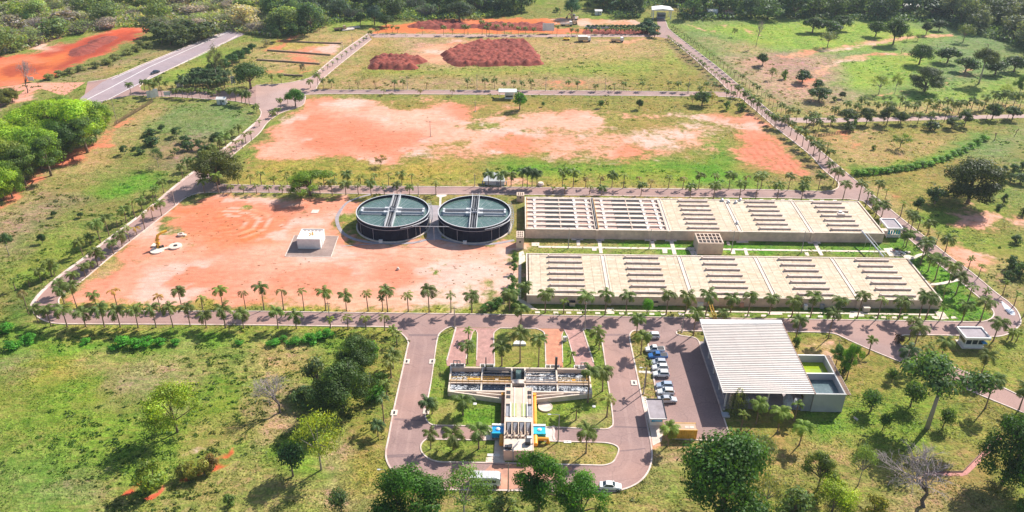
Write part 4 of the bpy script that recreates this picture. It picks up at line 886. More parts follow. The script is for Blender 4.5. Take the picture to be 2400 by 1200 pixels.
bb(-.15,2.55,149.5,150.9,BH-.05,BH+.1,'bridge_slab','slab'); bb(-.15,2.55,146.92,149.4,0,.5,'outlet_water','wdark'); bb(.2,2.2,146.95,147.6,.5,1.5,'sluice_gate','dark')
# tapered collecting channels along the front
for s in (0, 1):
    X = (lambda x: x-1.6) if s == 0 else (lambda x: 1.6-x)
    xo, xi = -14.7, -1.75
    for (ya0, ya1, z) in ((146.35, 143.9, BH),):
        MB().prism([(X(xo),ya0-150),(X(xi),ya1-150),(X(xi),ya1-149.7),(X(xo),ya0-149.7)], 0, z).obj('channel_wall', M['deckw'], t)
    MB().prism([(X(xo+6.5),-3.9),(X(xi),-4.75),(X(xi),-4.5),(X(xo+6.5),-3.65)], 0, BH-.05).obj('channel_wall', M['deckw'], t)
    MB().prism([(X(xo+.3),146.35-149.9),(X(xi),-5.8),(X(xi),-3.52),(X(xo+.3),-3.52)], 0, BH-.6).obj('channel_floor', M['grey'], t)
    for k in (.18,.3): MB().tube([(X(xo+13*k),-3.6,BH-.4),(X(xo+13*k+.8),-3.75,BH-.3),(X(xo+13*k+1.6),-3.6,BH-.4)], .07, 5).obj('pipe', M['rimw'], t)
# screens and stop gates at the back of the basin, with low forecourt walls
for x in (-6.4, 10.0):
    bb(x-.28 if x > 0 else x-.12,x+.28 if x > 0 else x+.12,155.0,155.45,0,4.6 if x > 0 else 4.2,'gate_mast','dark')
for cx in (-13.2,-6.2,9.3,16.1):
    for q in ((cx-1.7,cx+1.7,157.6,157.75),(cx-1.7,cx-1.55,155.6,157.6),(cx+1.55,cx+1.7,155.6,157.6),(cx-.6,cx-.45,155.6,157.6)): bb(*q,0,.55,'forecourt_wall','white')
    if cx in (-13.2,9.3,16.1): bb(cx+.1,cx+1.3,155.7,157.2,0,.35,'pit','shade')  # low solid block, pit shade painted as its colour
for cx in (-13.3, 16.6):
    for q in (-.7,.1,.8): bb(cx+q-.1,cx+q+.1,155.8,156.0,0,2.6,'hoist_post','grey' if q else 'rimw')
    bb(cx-.8,cx+.9,155.82,155.98,2.6,2.8,'hoist_beam','beam')
hr = MB()
for k in range(5): hr.bar((15.3,-.4+k*.9+4.8-4.0,BH),(15.3,-.4+k*.9+.8,BH+1.0),.07)
hr.bar((15.3,.4,BH+1),(15.3,4.2,BH+1),.08).bar((15.3,.4,BH+.5),(15.3,4.2,BH+.5),.08); hr.obj('railing', M['yellow'], t)

# pump and filter house: the tail running towards the viewer
HT = 2.75; t = thing('filter_house', 'pink concrete filter house with dark pump bays running towards the front of the loop', 'filter house', (1.4, 135, 0))
def tb(x0,x1,y0,y1,z0,z1,name,mat): return B(x0-1.4,x1-1.4,y0-135,y1-135,z0,z1).obj(name, M[mat], t)
for k in range(4): tb(-1.75+k*1.535,-1.75+(k+1)*1.535-.015,126.0,126.25,0,HT,'wall_panel','wall')
tb(-1.75,-1.5,126.26,146.3,0,HT,'wall','cream'); tb(4.15,4.4,126.26,146.3,0,HT,'wall','cream')
tb(-1.49,4.14,126.26,129.6,HT-.4,HT-.05,'deck','deckw'); tb(-1.49,4.14,134.75,136.2,HT-.4,HT+.02,'deck','deckw'); tb(-1.49,4.14,136.21,146.4,HT-.6,HT-.12,'deck','cream')
for x in (-1.5,3.2): tb(x+.05,x+.95,136.6,140.6,HT-.11,HT-.06,'side_slot','grey'); tb(x+.05,x+.95,140.0,140.7,HT-.1,HT-.03,'side_slot','dark')
for x in (-1.5,3.2): tb(x+.05,x+.95,142.6,143.6,HT-.11,HT-.05,'pit','shade'); tb(x+.05,x+.95,144.1,145.2,HT-.11,HT-.05,'pit','shade')  # plates on the deck, pit shade painted as their colour
for x in (-.55,3.1):
    s = 1 if x < 1 else -1
    tb(x-.06,x+.1,136.3,140.9,HT-.11,HT+.3,'parapet','white')
for x0 in (-.1,1.85): tb(x0,x0+.95,136.6,140.9,HT-.11,HT-.03,'grating','green_tile')
tb(.3,.45,136.3,146.3,HT-.1,HT+.02,'rail','white'); tb(2.3,2.45,136.3,146.3,HT-.1,HT+.02,'rail','white')
hr = MB()
for x in (-1.62,4.27):
    for k in range(8): hr.bar((x-1.4,1.4+k*1.4,HT),(x-1.4,1.4+k*1.4,HT+.95),.05)
    hr.bar((x-1.4,1.4,HT+.95),(x-1.4,11.2,HT+.95),.05)
hr.obj('railing', M['rimw'], t)
for k in range(5): tb(-1.49+k*1.375-(.09 if k else 0),-1.49+k*1.375+(.09 if k < 4 else .13),129.6,134.74,0,HT,'bay_wall','cream')
for k in range(4):
    x0 = -1.35+k*1.375
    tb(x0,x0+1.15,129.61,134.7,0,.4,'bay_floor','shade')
    MB().add([(x0+.15-1.4,-.35,HT-.1),(x0+1.0-1.4,-.35,HT-.1),(x0+.9-1.4,-2.6,HT-1.3),(x0+.25-1.4,-2.6,HT-1.3),(x0+.15-1.4,-.35,HT-.3),(x0+1.0-1.4,-.35,HT-.3),(x0+.9-1.4,-2.6,HT-1.5),(x0+.25-1.4,-2.6,HT-1.5)],[(3,2,1,0),(4,5,6,7),(0,1,5,4),(1,2,6,5),(2,3,7,6),(3,0,4,7)]).obj('sloping_screen', M['grey'], t)
    if k < 3: tb(x0+.05,x0+1.3,130.2,130.75,HT-.35,HT+.05,'motor_beam','cream')
for x, y, s in ((-1.2,131.0,.4),(.3,131.0,.45),(1.75,131.0,.45),(3.1,130.9,.4),(-1.0,130.1,.33),(.35,130.1,.33),(1.7,130.1,.33)):
    m_ = MB().lathe([(s*.7,HT-.3),(s*.7,HT+.25),(s*.35,HT+.4),(s*.35,HT+.75),(0,HT+.8)], 10, (x-1.4,y-135,0)); m_.obj('motor', M['cream'], t)
tb(3.0,4.0,129.65,130.3,HT-.3,HT+.2,'panel_box','white')
for x, y, w, z in ((-1.2,126.9,.35,.5),(-.5,126.7,.4,.7),(-.3,127.2,.3,.5),(3.2,128.2,.55,.9)): tb(x-w,x+w,y-w,y+w,HT-.04,HT-.04+z,'pump_unit','dark')
MB().tube([(1.4-1.4,-6.6,HT+.4),(.2-1.4+.0,-8.4,HT+.4),(.2-1.4,-9.15,HT),(.2-1.4,-9.2,.1)], .12, 6).obj('down_pipe', M['grey'], t)
for s, x0, x1 in ((-1,-4.3,-1.8),(1,4.45,7.0)):
    tb(x0,x1,132.2,135.0,.55,1.65,'chemical_tank','blue' if s < 0 else 'teal'); 
    tb(x0-.05,x1+.05,132.15,132.35,1.6,1.85,'tank_rim','teal'); tb(x0-.05,x1+.05,134.6,135.15,1.6,1.9,'tank_lid','white')
    MB().lathe([(.45,1.65),(.45,1.8),(.2,1.95),(0,2.0)], 12, ((x0+x1)/2-1.4,-1.4,0)).obj('hatch', M['white'], t)
    for xx in (x0+.2,x1-.2):
        for yy in (132.4,134.8): tb(xx-.12,xx+.12,yy-.12,yy+.12,0,.55,'tank_leg','dark')
    xp = -2.15 if s < 0 else 4.85
    MB().tube([(xp-1.4,10.2,1.4),(xp-1.4,9.6,1.5),(xp-1.4,1.0,1.5),(xp-1.4,.4,1.2)], .38, 10).obj('long_pipe', M['orange'] if s > 0 else M['rust'], t)
    MB().tube([(xp-1.4,10.0,2.0),(xp-1.4,10.0,.2)], .42, 10).obj('riser', M['orange'], t)
    xq = -2.25 if s < 0 else 4.85
    MB().tube([(xq-1.4,-5.6,1.3),(xq-1.4,-3.0,1.3)], .48, 12).obj('valve_pipe', M['orange'], t)
    if s > 0: MB().tube([(xq-1.2,-3.6,1.1),(xq+1.2,-3.6,1.1),(xq+1.25,-3.6,.1)], .42, 12).obj('branch_pipe', M['orange'], t)
sheet('pump_yard', gps([(1137,1000),(1300,1002),(1299,1033),(1135,1031)]), [], .045, M['slab']); sheet('pump_walk', gps([(1160,1032),(1183,1032),(1183,1084),(1138,1084),(1140,1072),(1157,1070)]), [], .046, M['slab'])
kerb(gps([(1297,999),(1299,1012),(1297,1022),(1300,1032)]), .45, .15, 'kerb')
c = gp(1278,955); o = MB().lathe([(0,.22),(1.5,.22),(1.5,.0)], 28, (0,0,0)).obj('tank_cover', M['slab']); o.location = c; tag(o, 'round pale concrete cover lying in the lawn right of the filter house', 'tank cover')
o = MB().lathe([(1.5,0),(1.62,0),(1.62,.3),(1.5,.3),(1.5,.2)], 28).obj('rim', M['deckw'], o)
c = gp(1218,806); t = thing('garden_shelter', 'small pale domed cover on the lawn between the brick ramps', 'cover', c)
MB().prism([(-1.6,-.7),(1.6,-.7),(1.4,.1),(.9,.75),(-.9,.75),(-1.4,.1)], 0, .5).obj('slab_top', M['white'], t)
c = gp(1324,799); t = thing('meter_box', 'white meter box on the pointed grass strip between the right ramps', 'box', c); B(-.45,.45,-.3,.3,0,1.3).obj('cabinet', M['white'], t); B(-.05,.1,-.32,-.302,.4,1.0).obj('handle', M['dark'], t)
for i,(px,py) in enumerate(((1113,947),(1392,953),(1157,1067),(1330,1036))):
    c = gp(px,py); w = (.4,.35,1.3,.8)[i]; o = B(-w,w,-.35,.35,0,.12).obj('access_cover', M['white']); o.location = c
    tag(o, ('small square white cover in the lawn left of the filter house','small white cover in the lawn near the right lane of the loop','long pale slab left of the filter house front wall','white slab on the kerb right of the filter house yard')[i], 'cover')
    B(-w*.2,w*.2,-.08,.08,.12,.16).obj('lifting_lug', M['grey'], o)
# ------------------------------------------------------------------ big shed with corrugated roof, wet basins beside it
t = thing('open_shed', 'large open shed with white corrugated roof beside the parking lot', 'shed', (55.8, 156.5, 0))
def sb(x0,x1,y0,y1,z0,z1,name,mat): return B(x0-55.8,x1-55.8,y0-156.5,y1-156.5,z0,z1).obj(name, M[mat], t)
M['sheetw'] = surf('white_roof_sheeting', (.66,.585,.53), .5, .06, .7, (.6,.5,.45), .35, .25)
RX0, RX1, RY0, RY1 = 45.7, 65.75, 141.7, 169.2
def zr(x, y): return 5.75+.55*(x-RX0)/(RX1-RX0)*0+.45*(y-RY0)/(RY1-RY0)
nrib = 40
for k in range(3):
    x0 = RX0+(RX1-RX0)*k/3; x1 = RX0+(RX1-RX0)*(k+1)/3-.02; vs_ = []; fs = []
    prof = []
    for i in range(nrib):
        y = RY0+(RY1-RY0-1.2)*i/nrib; dy = (RY1-RY0-1.2)/nrib
        prof += [(y, 0.), (y+dy*.62, 0.02), (y+dy*.7, .17), (y+dy*.92, .17)]
    prof.append((RY1-1.2, 0.))
    for (y, z) in prof:
        for x in (x0, x1): vs_.append((x-55.8, y-156.5, zr(x, y)+z-.012*k))
    for i in range(len(prof)-1): fs.append((2*i, 2*i+1, 2*i+3, 2*i+2))
    MB().add(vs_, fs).obj('roof_sheet', M['sheetw'], t)
MB().add([(x-55.8,y-156.5,zr(x,y)+.22) for x,y in ((RX0,RY1-1.9),(RX1,RY1-1.3),(RX1,RY1+.1),(RX0,RY1-.1))]+[(x-55.8,y-156.5,zr(x,y)-.1) for x,y in ((RX0,RY1-1.9),(RX1,RY1-1.3),(RX1,RY1+.1),(RX0,RY1-.1))],[(0,1,2,3),(7,6,5,4),(0,4,5,1),(1,5,6,2),(2,6,7,3),(3,7,4,0)]).obj('ridge_flashing', M['white'], t)
for x in (RX0, RX1): MB().bar((x-55.8,RY0-156.5,zr(x,RY0)-.05),(x-55.8,RY1-156.5,zr(x,RY1)-.05), .14, .35).obj('verge_trim', M['rust' if x > 50 else 'white'], t)
for x in (47.2, 56.5, 65.0):
    for y in (143.8, 149.8, 155.8, 161.8, 167.6): sb(x-.15,x+.15,y-.15,y+.15,0,zr(x,y)-.25,'post','white')
for y in (143.8, 149.8, 155.8, 161.8, 167.6): sb(46,65.4,y-.12,y+.12,zr(55,y)-.45,zr(55,y)-.15,'truss','grey')
sb(46.2,65.5,143.2,168.6,0,.12,'floor','roofgrey'); sb(58.9,65.4,160,160.25,.13,5.2,'partition','grey'); sb(47.4,65.4,168.2,168.45,.13,5.4,'back_wall','cream')
sb(52.6,57.0,150.2,150.4,.13,3.6,'office_wall','grey'); 
for k in range(1): sb(52.9,56.6,150.12,150.19,1.2,3.0,'office_window','glass')
sb(52.8,56.7,150.05,150.11,1.05,1.2,'sill','white'); sb(48.4,48.7,143.4,145.2,.13,4.4,'side_panel','cream')
pl = sheet('shed_pavement', gps([(1636,799),(1640,813),(1660,818),(1700,962),(1694,962),(1642,817)]), [], .05, M['slab'])
# two high basins on the right of the shed
t = thing('wet_basin', 'tall grey basin block with green and grey-blue water cells beside the shed', 'basin', (69.6, 150, 0))
def wb(x0,x1,y0,y1,z0,z1,name,mat): return B(x0-69.6,x1-69.6,y0-150,y1-150,z0,z1).obj(name, M[mat], t)
M['gwall'] = surf('grey_rendered_wall', (.46,.45,.45), .8, .12, .5, (.3,.28,.28), .4, .25)
BW = 5.0
wb(66,72.9,142.6,142.9,0,BW,'wall','gwall'); wb(66,72.9,156.6,156.9,0,BW,'wall','gwall'); wb(66,66.3,142.91,156.59,0,BW,'wall','gwall'); wb(72.6,72.9,142.91,156.59,0,BW,'wall','gwall')
wb(66.31,72.59,149.8,150.05,0,BW-.05,'divider','gwall')
wb(66.31,72.59,150.06,156.59,2.6,3.15,'water','wgreen'); wb(66.31,72.59,142.91,149.79,2.6,3.3,'water','wgrey')
wb(65.9,73.0,142.5,142.58,BW-.15,BW+.06,'coping','white'); wb(65.9,72.6,156.61,156.95,BW+.005,BW+.1,'coping','white'); wb(66.31,72.59,149.75,150.1,BW-.04,BW+.05,'coping','white')
for k in range(24): 
    y0 = 142.6+k*.6; wb(72.95,73.85,y0+.03,y0+.57,BW-.25,BW-.1,'gangway_plank','wood')
wb(73.86,73.94,142.6,157.0,BW-.3,BW-.05,'gangway_edge','beam'); wb(63.9,65.9,142.8,143.0,0,5.0,'side_wall','grey')
# gear in the shade of the shed's mouth
def bag(name, label, p, w, d, h, mat, cat):
    t = thing(name, label, cat, p, random.uniform(-.3,.3)); bm = bmesh.new(); bmesh.ops.create_cube(bm, size=1)
    bmesh.ops.subdivide_edges(bm, edges=bm.edges[:], cuts=3, use_grid_fill=True)
    for v in bm.verts:
        q = v.co.copy(); k = 1-.3*(abs(q.x*2)**4)*(abs(q.y*2)**4)-.12*(max(0, q.z*2)**3)
        v.co = Vector((q.x*w*k*(1+random.uniform(-.05,.05)), q.y*d*k*(1+random.uniform(-.05,.05)), (q.z+.5)*h*(1+random.uniform(-.06,.06))))
    me = bpy.data.meshes.new('sack'); bm.to_mesh(me); bm.free(); me.materials.append(M[mat]); inst('sack', me, t)
    for s in (-1, 1): MB().tube([(s*w*.3,-d*.2,h*.92),(s*w*.3,0,h*1.12),(s*w*.3,d*.2,h*.92)], .05, 5).obj('loop_handle', M['cloth'], t)
    return t
c = gp(1845,948); bag('bulk_bag', 'big slumped blue-white bulk bag at the mouth of the shed', c, 2.0, 3.0, 1.9, 'cloth', 'bag')
c = gp(1868,950); bag('bulk_bag', 'smaller white bulk bag half hidden by a palm at the shed mouth', c, 1.6, 1.6, 1.6, 'cloth', 'bag')
c = gp(1748,942); bag('bulk_bag', 'pale sacks under the shed roof edge behind the drooping tree', c, 1.4, 1.0, 1.2, 'cloth', 'bag')
c = gp(1700,975); o = B(-.8,.8,-.8,.8,.25,.5).obj('bin_lid', M['ps']); o.location = c; tag(o, 'pale blue square tank lid on the kerb right of the parking lot', 'tank'); B(-.7,.7,-.7,.7,0,.24).obj('tank_body', M['grey'], o)
# kiosk
t = thing('kiosk', 'small white kiosk with flat brown roof and blue window beside the parking lot', 'kiosk', (31.1, 139.5, 0))
B(-1.35,1.35,-2.2,-2.0,0,2.8).obj('wall', M['white'], t); B(-1.35,1.35,2.4,2.6,0,2.8).obj('wall', M['white'], t); B(-1.35,-1.15,-1.99,2.39,0,2.8).obj('wall', M['white'], t); B(1.15,1.35,-1.99,2.39,0,2.8).obj('wall', M['white'], t)
B(-1.15,1.1,-2.26,-2.21,1.15,2.0).obj('window', M['bglass'], t); B(-1.2,1.15,-2.28,-2.2,1.08,1.14).obj('sill', M['grey'], t); B(1.36,1.41,-.8,.3,0,2.1).obj('door', M['white'], t)
B(-1.75,1.75,-3.3,2.95,2.8,2.95).obj('roof', M['roofgrey'], t)
for q in ((-1.85,1.85,-3.45,-3.3),(-1.85,1.85,2.95,3.1),(-1.85,-1.75,-3.3,2.95),(1.75,1.85,-3.3,2.95)): B(*q,2.7,3.15 if q[2] > 2 or q[0] > 1 else 3.0).obj('fascia', M['dark'] if (q[2] > 2 or q[0] > 1) else M['white'], t)
sheet('kiosk_pad', gps([(1504,930),(1514,930),(1546,1000),(1556,1005),(1550,1035),(1530,1045),(1524,1010)]), [], .055, M['slab'])
# container
t = thing('shipping_container', 'ochre shipping container with ribbed sides at the foot of the parking lot', 'container', (36.05, 134.2, 0))
B(-2.8,2.8,-1.05,1.05,.12,.3).obj('floor_frame', M['ochre'], t)
def ribs(x0,x1,y,nx_,out):
    vs_=[];fs=[];n=int((x1-x0)/.13)
    for i in range(n+1):
        x=x0+(x1-x0)*i/n; o_=(0,0,.05,.05)[i%4]*out
        vs_+= [(x,y+o_,.3),(x,y+o_,2.5)]
    for i in range(n): fs.append((2*i,2*i+2,2*i+3,2*i+1))
    return MB().add(vs_,fs)
ribs(-2.7,2.7,-1.08,0,-1).obj('side_panel', M['ochre'], t); ribs(-2.7,2.7,1.08,0,1).obj('side_panel', M['ochre'], t)
o = ribs(-1.0,1.0,0,0,-1).obj('end_panel', M['ochre'], t); o.location=(2.78,0,0); o.rotation_euler=(0,0,math.pi/2)
for s in (-.52,.52): B(-2.86,-2.8,s-.5,s+.5,.3,2.5).obj('door', M['ochre'], t); 
for s in (-.2,.2): MB().tube([(-2.9,s,.35),(-2.9,s,2.45)],.03,5).obj('lock_rod', M['steel'], t)
for sx in (-1,1):
    for sy in (-1,1): B(sx*2.78-.1,sx*2.78+.1,sy*1.08-.1,sy*1.08+.1,.1,2.6).obj('corner_post', M['ochre'], t)
    B(-2.8,2.8,sx*1.1-.07,sx*1.1+.07,2.5,2.62).obj('top_rail', M['ochre'], t)
B(-2.75,2.75,-1.03,1.03,2.46,2.56).obj('roof', M['pt'], t)
for x in (-1.6,.9,1.8): B(x-.5,x+.5,-.5,.2,2.56,2.6).obj('roof_patch', M['slab'], t)

# ------------------------------------------------------------------ vehicles
def loft(mb, st):
    """st: (x, half width, z bottom, z top, top half width)"""
    rings = []
    for x, w, zb, zt, wt in st: rings += [(x,-w*.92,zb),(x,-w,zb+.18),(x,-w,zt-.22),(x,-wt,zt),(x,wt,zt),(x,w,zt-.22),(x,w,zb+.18),(x,w*.92,zb)]
    n = len(st); fs = [(i*8+k,i*8+(k+1)%8,(i+1)*8+(k+1)%8,(i+1)*8+k) for i in range(n-1) for k in range(8)]
    fs += [tuple(range(7,-1,-1)), tuple(range((n-1)*8,n*8))]; return mb.add(rings, fs)
def car(label, loc, rz, mat, kind='hatch', group='cars parked along the lot'):
    t = thing('car' if kind != 'pickup' else 'pickup_truck', label, 'car' if kind != 'pickup' else 'pickup truck', loc, rz, group)
    L = dict(hatch=3.9, sedan=4.4, pickup=4.7)[kind]; h = L/2
    mb = MB()
    if kind == 'hatch': st = [(-h,.74,.35,.75,.6),(-h+.12,.82,.25,.95,.72),(-h+.9,.84,.22,.98,.76),(.4,.84,.22,.96,.76),(h-.9,.83,.22,.9,.72),(h-.15,.78,.25,.72,.62),(h,.66,.35,.6,.5)]
    elif kind == 'sedan': st = [(-h,.74,.35,.8,.6),(-h+.12,.84,.25,.95,.72),(-h+.9,.86,.22,.98,.76),(.5,.86,.22,.95,.76),(h-1.0,.85,.22,.88,.72),(h-.15,.8,.25,.7,.62),(h,.66,.35,.6,.5)]
    else: st = [(-h,.85,.45,1.0,.8),(-h+.1,.86,.4,1.05,.82),(-.4,.87,.35,1.05,.82),(.9,.87,.35,1.06,.8),(h-.9,.86,.35,1.0,.74),(h-.15,.82,.38,.85,.66),(h,.7,.45,.7,.5)]
    loft(mb, st).obj('body', mat, t)
    zb = {'hatch':.95,'sedan':.93,'pickup':1.04}[kind]; zt = {'hatch':1.45,'sedan':1.42,'pickup':1.68}[kind]
    x0,x1,u0,u1 = {'hatch':(-1.85,.85,-1.5,.2),'sedan':(-1.55,1.0,-.85,.3),'pickup':(-.55,1.25,-.4,.6)}[kind]
    def cab(e): return [(x0-e,-.74-e,zb),(x1+e,-.74-e,zb),(x1+e,.74+e,zb),(x0-e,.74+e,zb),(u0,-.58,zt),(u1,-.58,zt),(u1,.58,zt),(u0,.58,zt)]
    V = [Vector(v) for v in cab(0)]
    MB().add(V, [(4,5,6,7),(0,1,5,4),(1,2,6,5),(2,3,7,6),(3,0,4,7)]).obj('cabin', mat, t)
    MB().box(u0+.03,u1-.03,-.56,.56,zt,zt+.035).obj('roof', mat, t)
    def pane(q, name, m0=.07, m1=.1):
        a,b,c_,d = [V[i] for i in q]; n = (b-a).cross(d-a).normalized()*.006
        f = lambda s,r: (a*(1-s)+b*s)*(1-r)+(d*(1-s)+c_*s)*r
        MB().add([f(m0,m1)+n,f(1-m0,m1)+n,f(1-m0,1-m1)+n,f(m0,1-m1)+n],[(0,1,2,3)]).obj(name, M['glass'], t)
    pane((1,2,6,5),'windscreen'); pane((3,0,4,7),'rear_window'); pane((0,1,5,4),'side_window',.06,.12); pane((2,3,7,6),'side_window',.06,.12)
    if kind == 'pickup': B(-h+.12,-.65,-.72,.72,1.052,1.08).obj('load_bed', M['dark'], t)
    for sx in (-1,1):
        for sy in (-1,1):
            w = MB().tube([(0,-.1,0),(0,.1,0)], .31, 14).obj('wheel', M['tyre'], t); w.location=(sx*L*.31, sy*.78, .31)
            r_ = MB().tube([(0,sy*.101-.004,0),(0,sy*.101+.004,0)], .2, 10).obj('rim', M['rim'], w)
    for s in (-1,1):
        B(h-.19,h-.04,s*.62-.14,s*.62+.14,.56,.69).obj('headlight', M['lamp'], t); B(-h-.015,-h+.08,s*.62-.12,s*.62+.12,.66,.85).obj('tail_light', M['tail'], t)
        B(x1-.45,x1-.25,s*.9-.1,s*.9+.1,zb-.02,zb+.13).obj('mirror', mat, t)
    B(h-.03,h+.03,-.55,.55,.3,.44).obj('bumper', M['dark'], t); B(-h-.03,-h+.03,-.6,.6,.32,.46).obj('bumper', M['dark'], t)
    return t
for px, py, mt, kd, rz, lab in ((1528,791,'pw','hatch',math.pi,'white hatchback parked alone nearest the front road'),(1534,824,'pw','pickup',math.pi,'white pickup parked just above the blue one'),(1541,839,'pb','pickup',math.pi,'bright blue pickup parked in the row beside the grass strip'),
        (1543,854,'ps','hatch',math.pi,'silver hatchback parked just below the bright blue pickup'),(1547,866,'pw','hatch',math.pi,'white hatchback parked second below the bright blue pickup'),(1549,881,'pw','hatch',math.pi,'white hatchback parked third below the blue pickup, by the cross path'),
        (1557,908,'pbl','hatch',math.pi,'light blue estate car parked just below the cross path'),(1560,923,'pw','hatch',math.pi,'white hatchback between the light blue estate and the silver saloon'),(1563,941,'ps','sedan',0.0,'silver white saloon parked last in the row beside the kiosk')):
    car(lab, gp(px,py)+Vector((0,0,.035)), rz+random.uniform(-.04,.04), M[mt], kd)
car('white saloon driving along the bottom bend of the loop drive', gp(1430,1144)+Vector((0,0,.03)), math.radians(-3), M['pw'], 'sedan', None)
car('dark car driving down the highway at the upper left', gp(364,172)+Vector((0,0,.04)), math.radians(238), M['pd'], 'sedan', None)
# bus by the bottom of the loop
c = gp(1137,1134); t = thing('bus', 'white minibus with ribbed roof at the bottom of the loop, half behind a tree', 'bus', (c.x, c.y, .03))
loft(MB(), [(-3.1,1.0,.4,2.2,.9),(-3.0,1.08,.35,2.45,1.0),(2.5,1.08,.35,2.45,1.0),(2.95,1.05,.35,2.2,.95),(3.1,.95,.4,1.4,.9)]).obj('body', M['pw'], t)
for k in range(9): B(-2.95+k*.6,-2.95+k*.6+.5,-1.0,1.0,2.452,2.53).obj('roof_panel', M['rimw'], t)
for s in (-1,1):
    for k in range(6): B(-2.8+k*.85,-2.8+k*.85+.75,s*1.085-.012,s*1.085+.012,1.3,1.95).obj('window', M['glass'], t)
    for x in (-1.9,2.0):
        w = MB().tube([(0,-.12,0),(0,.12,0)], .42, 14).obj('wheel', M['tyre'], t); w.location=(x,s*.98,.42); MB().tube([(0,s*.122-.004,0),(0,s*.122+.004,0)], .25, 10).obj('rim', M['rim'], w)
    B(3.05,3.12,s*.7-.15,s*.7+.15,.7,.95).obj('headlight', M['lamp'], t)
B(2.96,3.1,-.9,.9,1.42,2.1).obj('windscreen', M['glass'], t)
def truck(label, loc, rz, cargo, mat, open_bed=False, group='trucks at the back of the site'):
    t = thing('truck', label, 'truck', loc, rz, group)
    B(-3.6,3.2,-.5,.5,.55,.8).obj('chassis', M['dark'], t)
    loft(MB(), [(1.6,1.1,.6,2.5,1.0),(2.9,1.12,.6,2.5,1.0),(3.3,1.1,.6,1.6,1.05)]).obj('cab', M[mat], t); B(3.05,3.25,-.95,.95,1.65,2.3).obj('windscreen', M['glass'], t)
    if open_bed: 
        B(-3.6,1.4,-1.2,1.2,.82,1.0).obj('flatbed', M[cargo], t)
        for s in (-1,1): B(-3.6,1.4,s*1.2-.04,s*1.2+.04,1.0,1.4).obj('side_board', M[cargo], t)
    else:
        B(-3.6,1.4,-1.2,1.2,.82,2.9).obj('cargo_box', M[cargo], t)
        for z in (1.4,2.1,2.8): B(-3.62,1.42,-1.24,1.24,z,z+.12).obj('cargo_rail', M['white'], t)
    for x in (-2.6,-1.5,2.5):
        for s in (-1,1):
            w = MB().tube([(0,-.14,0),(0,.14,0)], .48, 12).obj('wheel', M['tyre'], t); w.location=(x,s*1.0,.48)
    return t
truck('pink and white stake sided truck at the back edge of the far field', gp(1370,97), math.radians(2), 'pt', 'white')
truck('flatbed truck with pale load at the back edge of the far field', gp(1447,98), math.radians(0), 'pt', 'white', True)
truck('parked truck near the red heaps behind the back road', gp(1328,60), math.radians(0), 'slab', 'white', True)
truck('dark truck beside the pale stack at the top of the left plots', gp(798,71), math.radians(20), 'wood', 'pt', True)
def digger(label, loc, rz):
    t = thing('excavator', label, 'excavator', loc, rz, 'diggers behind the back road')
    for s in (-1,1):
        B(-1.7,1.7,s*1.1-.28,s*1.1+.28,.05,.8).obj('track', M['dark'], t)
    loft(MB(), [(-1.9,1.2,.9,1.9,1.1),(-1.6,1.3,.85,2.1,1.2),(1.0,1.3,.85,2.0,1.2),(1.3,1.2,.9,1.8,1.1)]).obj('house', M['pt'], t)
    B(.1,1.4,-1.2,-.2,1.9,3.1).obj('cab', M['glass'], t); B(.05,1.45,-1.25,-.15,3.1,3.22).obj('cab_roof', M['white'], t)
    MB().bar((1.2,.3,1.6),(3.4,.3,3.8),.35,.5).bar((3.4,.3,3.8),(4.8,.3,1.4),.3,.4).obj('boom', M['pt'], t); B(4.4,5.3,-.3,.9,.5,1.4).obj('bucket', M['dark'], t)
digger('tan excavator parked behind the back road near the red heaps', gp(1347,56), math.radians(90)); digger('second tan excavator, just behind the other one by the back road', gp(1347,47), math.radians(160))
c = gp(1328,94); t = thing('mixer', 'low yellow machine on the grass at the back edge of the far field', 'machine', c)
loft(MB(), [(-2,.3,.5,.9,.2),(-1.6,.9,.35,1.1,.7),(1.2,.9,.35,1.1,.7),(1.9,.4,.5,.8,.3)]).obj('hopper', M['yellow'], t)
for x in (-1,1):
    for s in (-1,1): MB().tube([(x,s*.8-.1,.4),(x,s*.8+.1,.4)],.4,10).obj('wheel', M['tyre'], t)
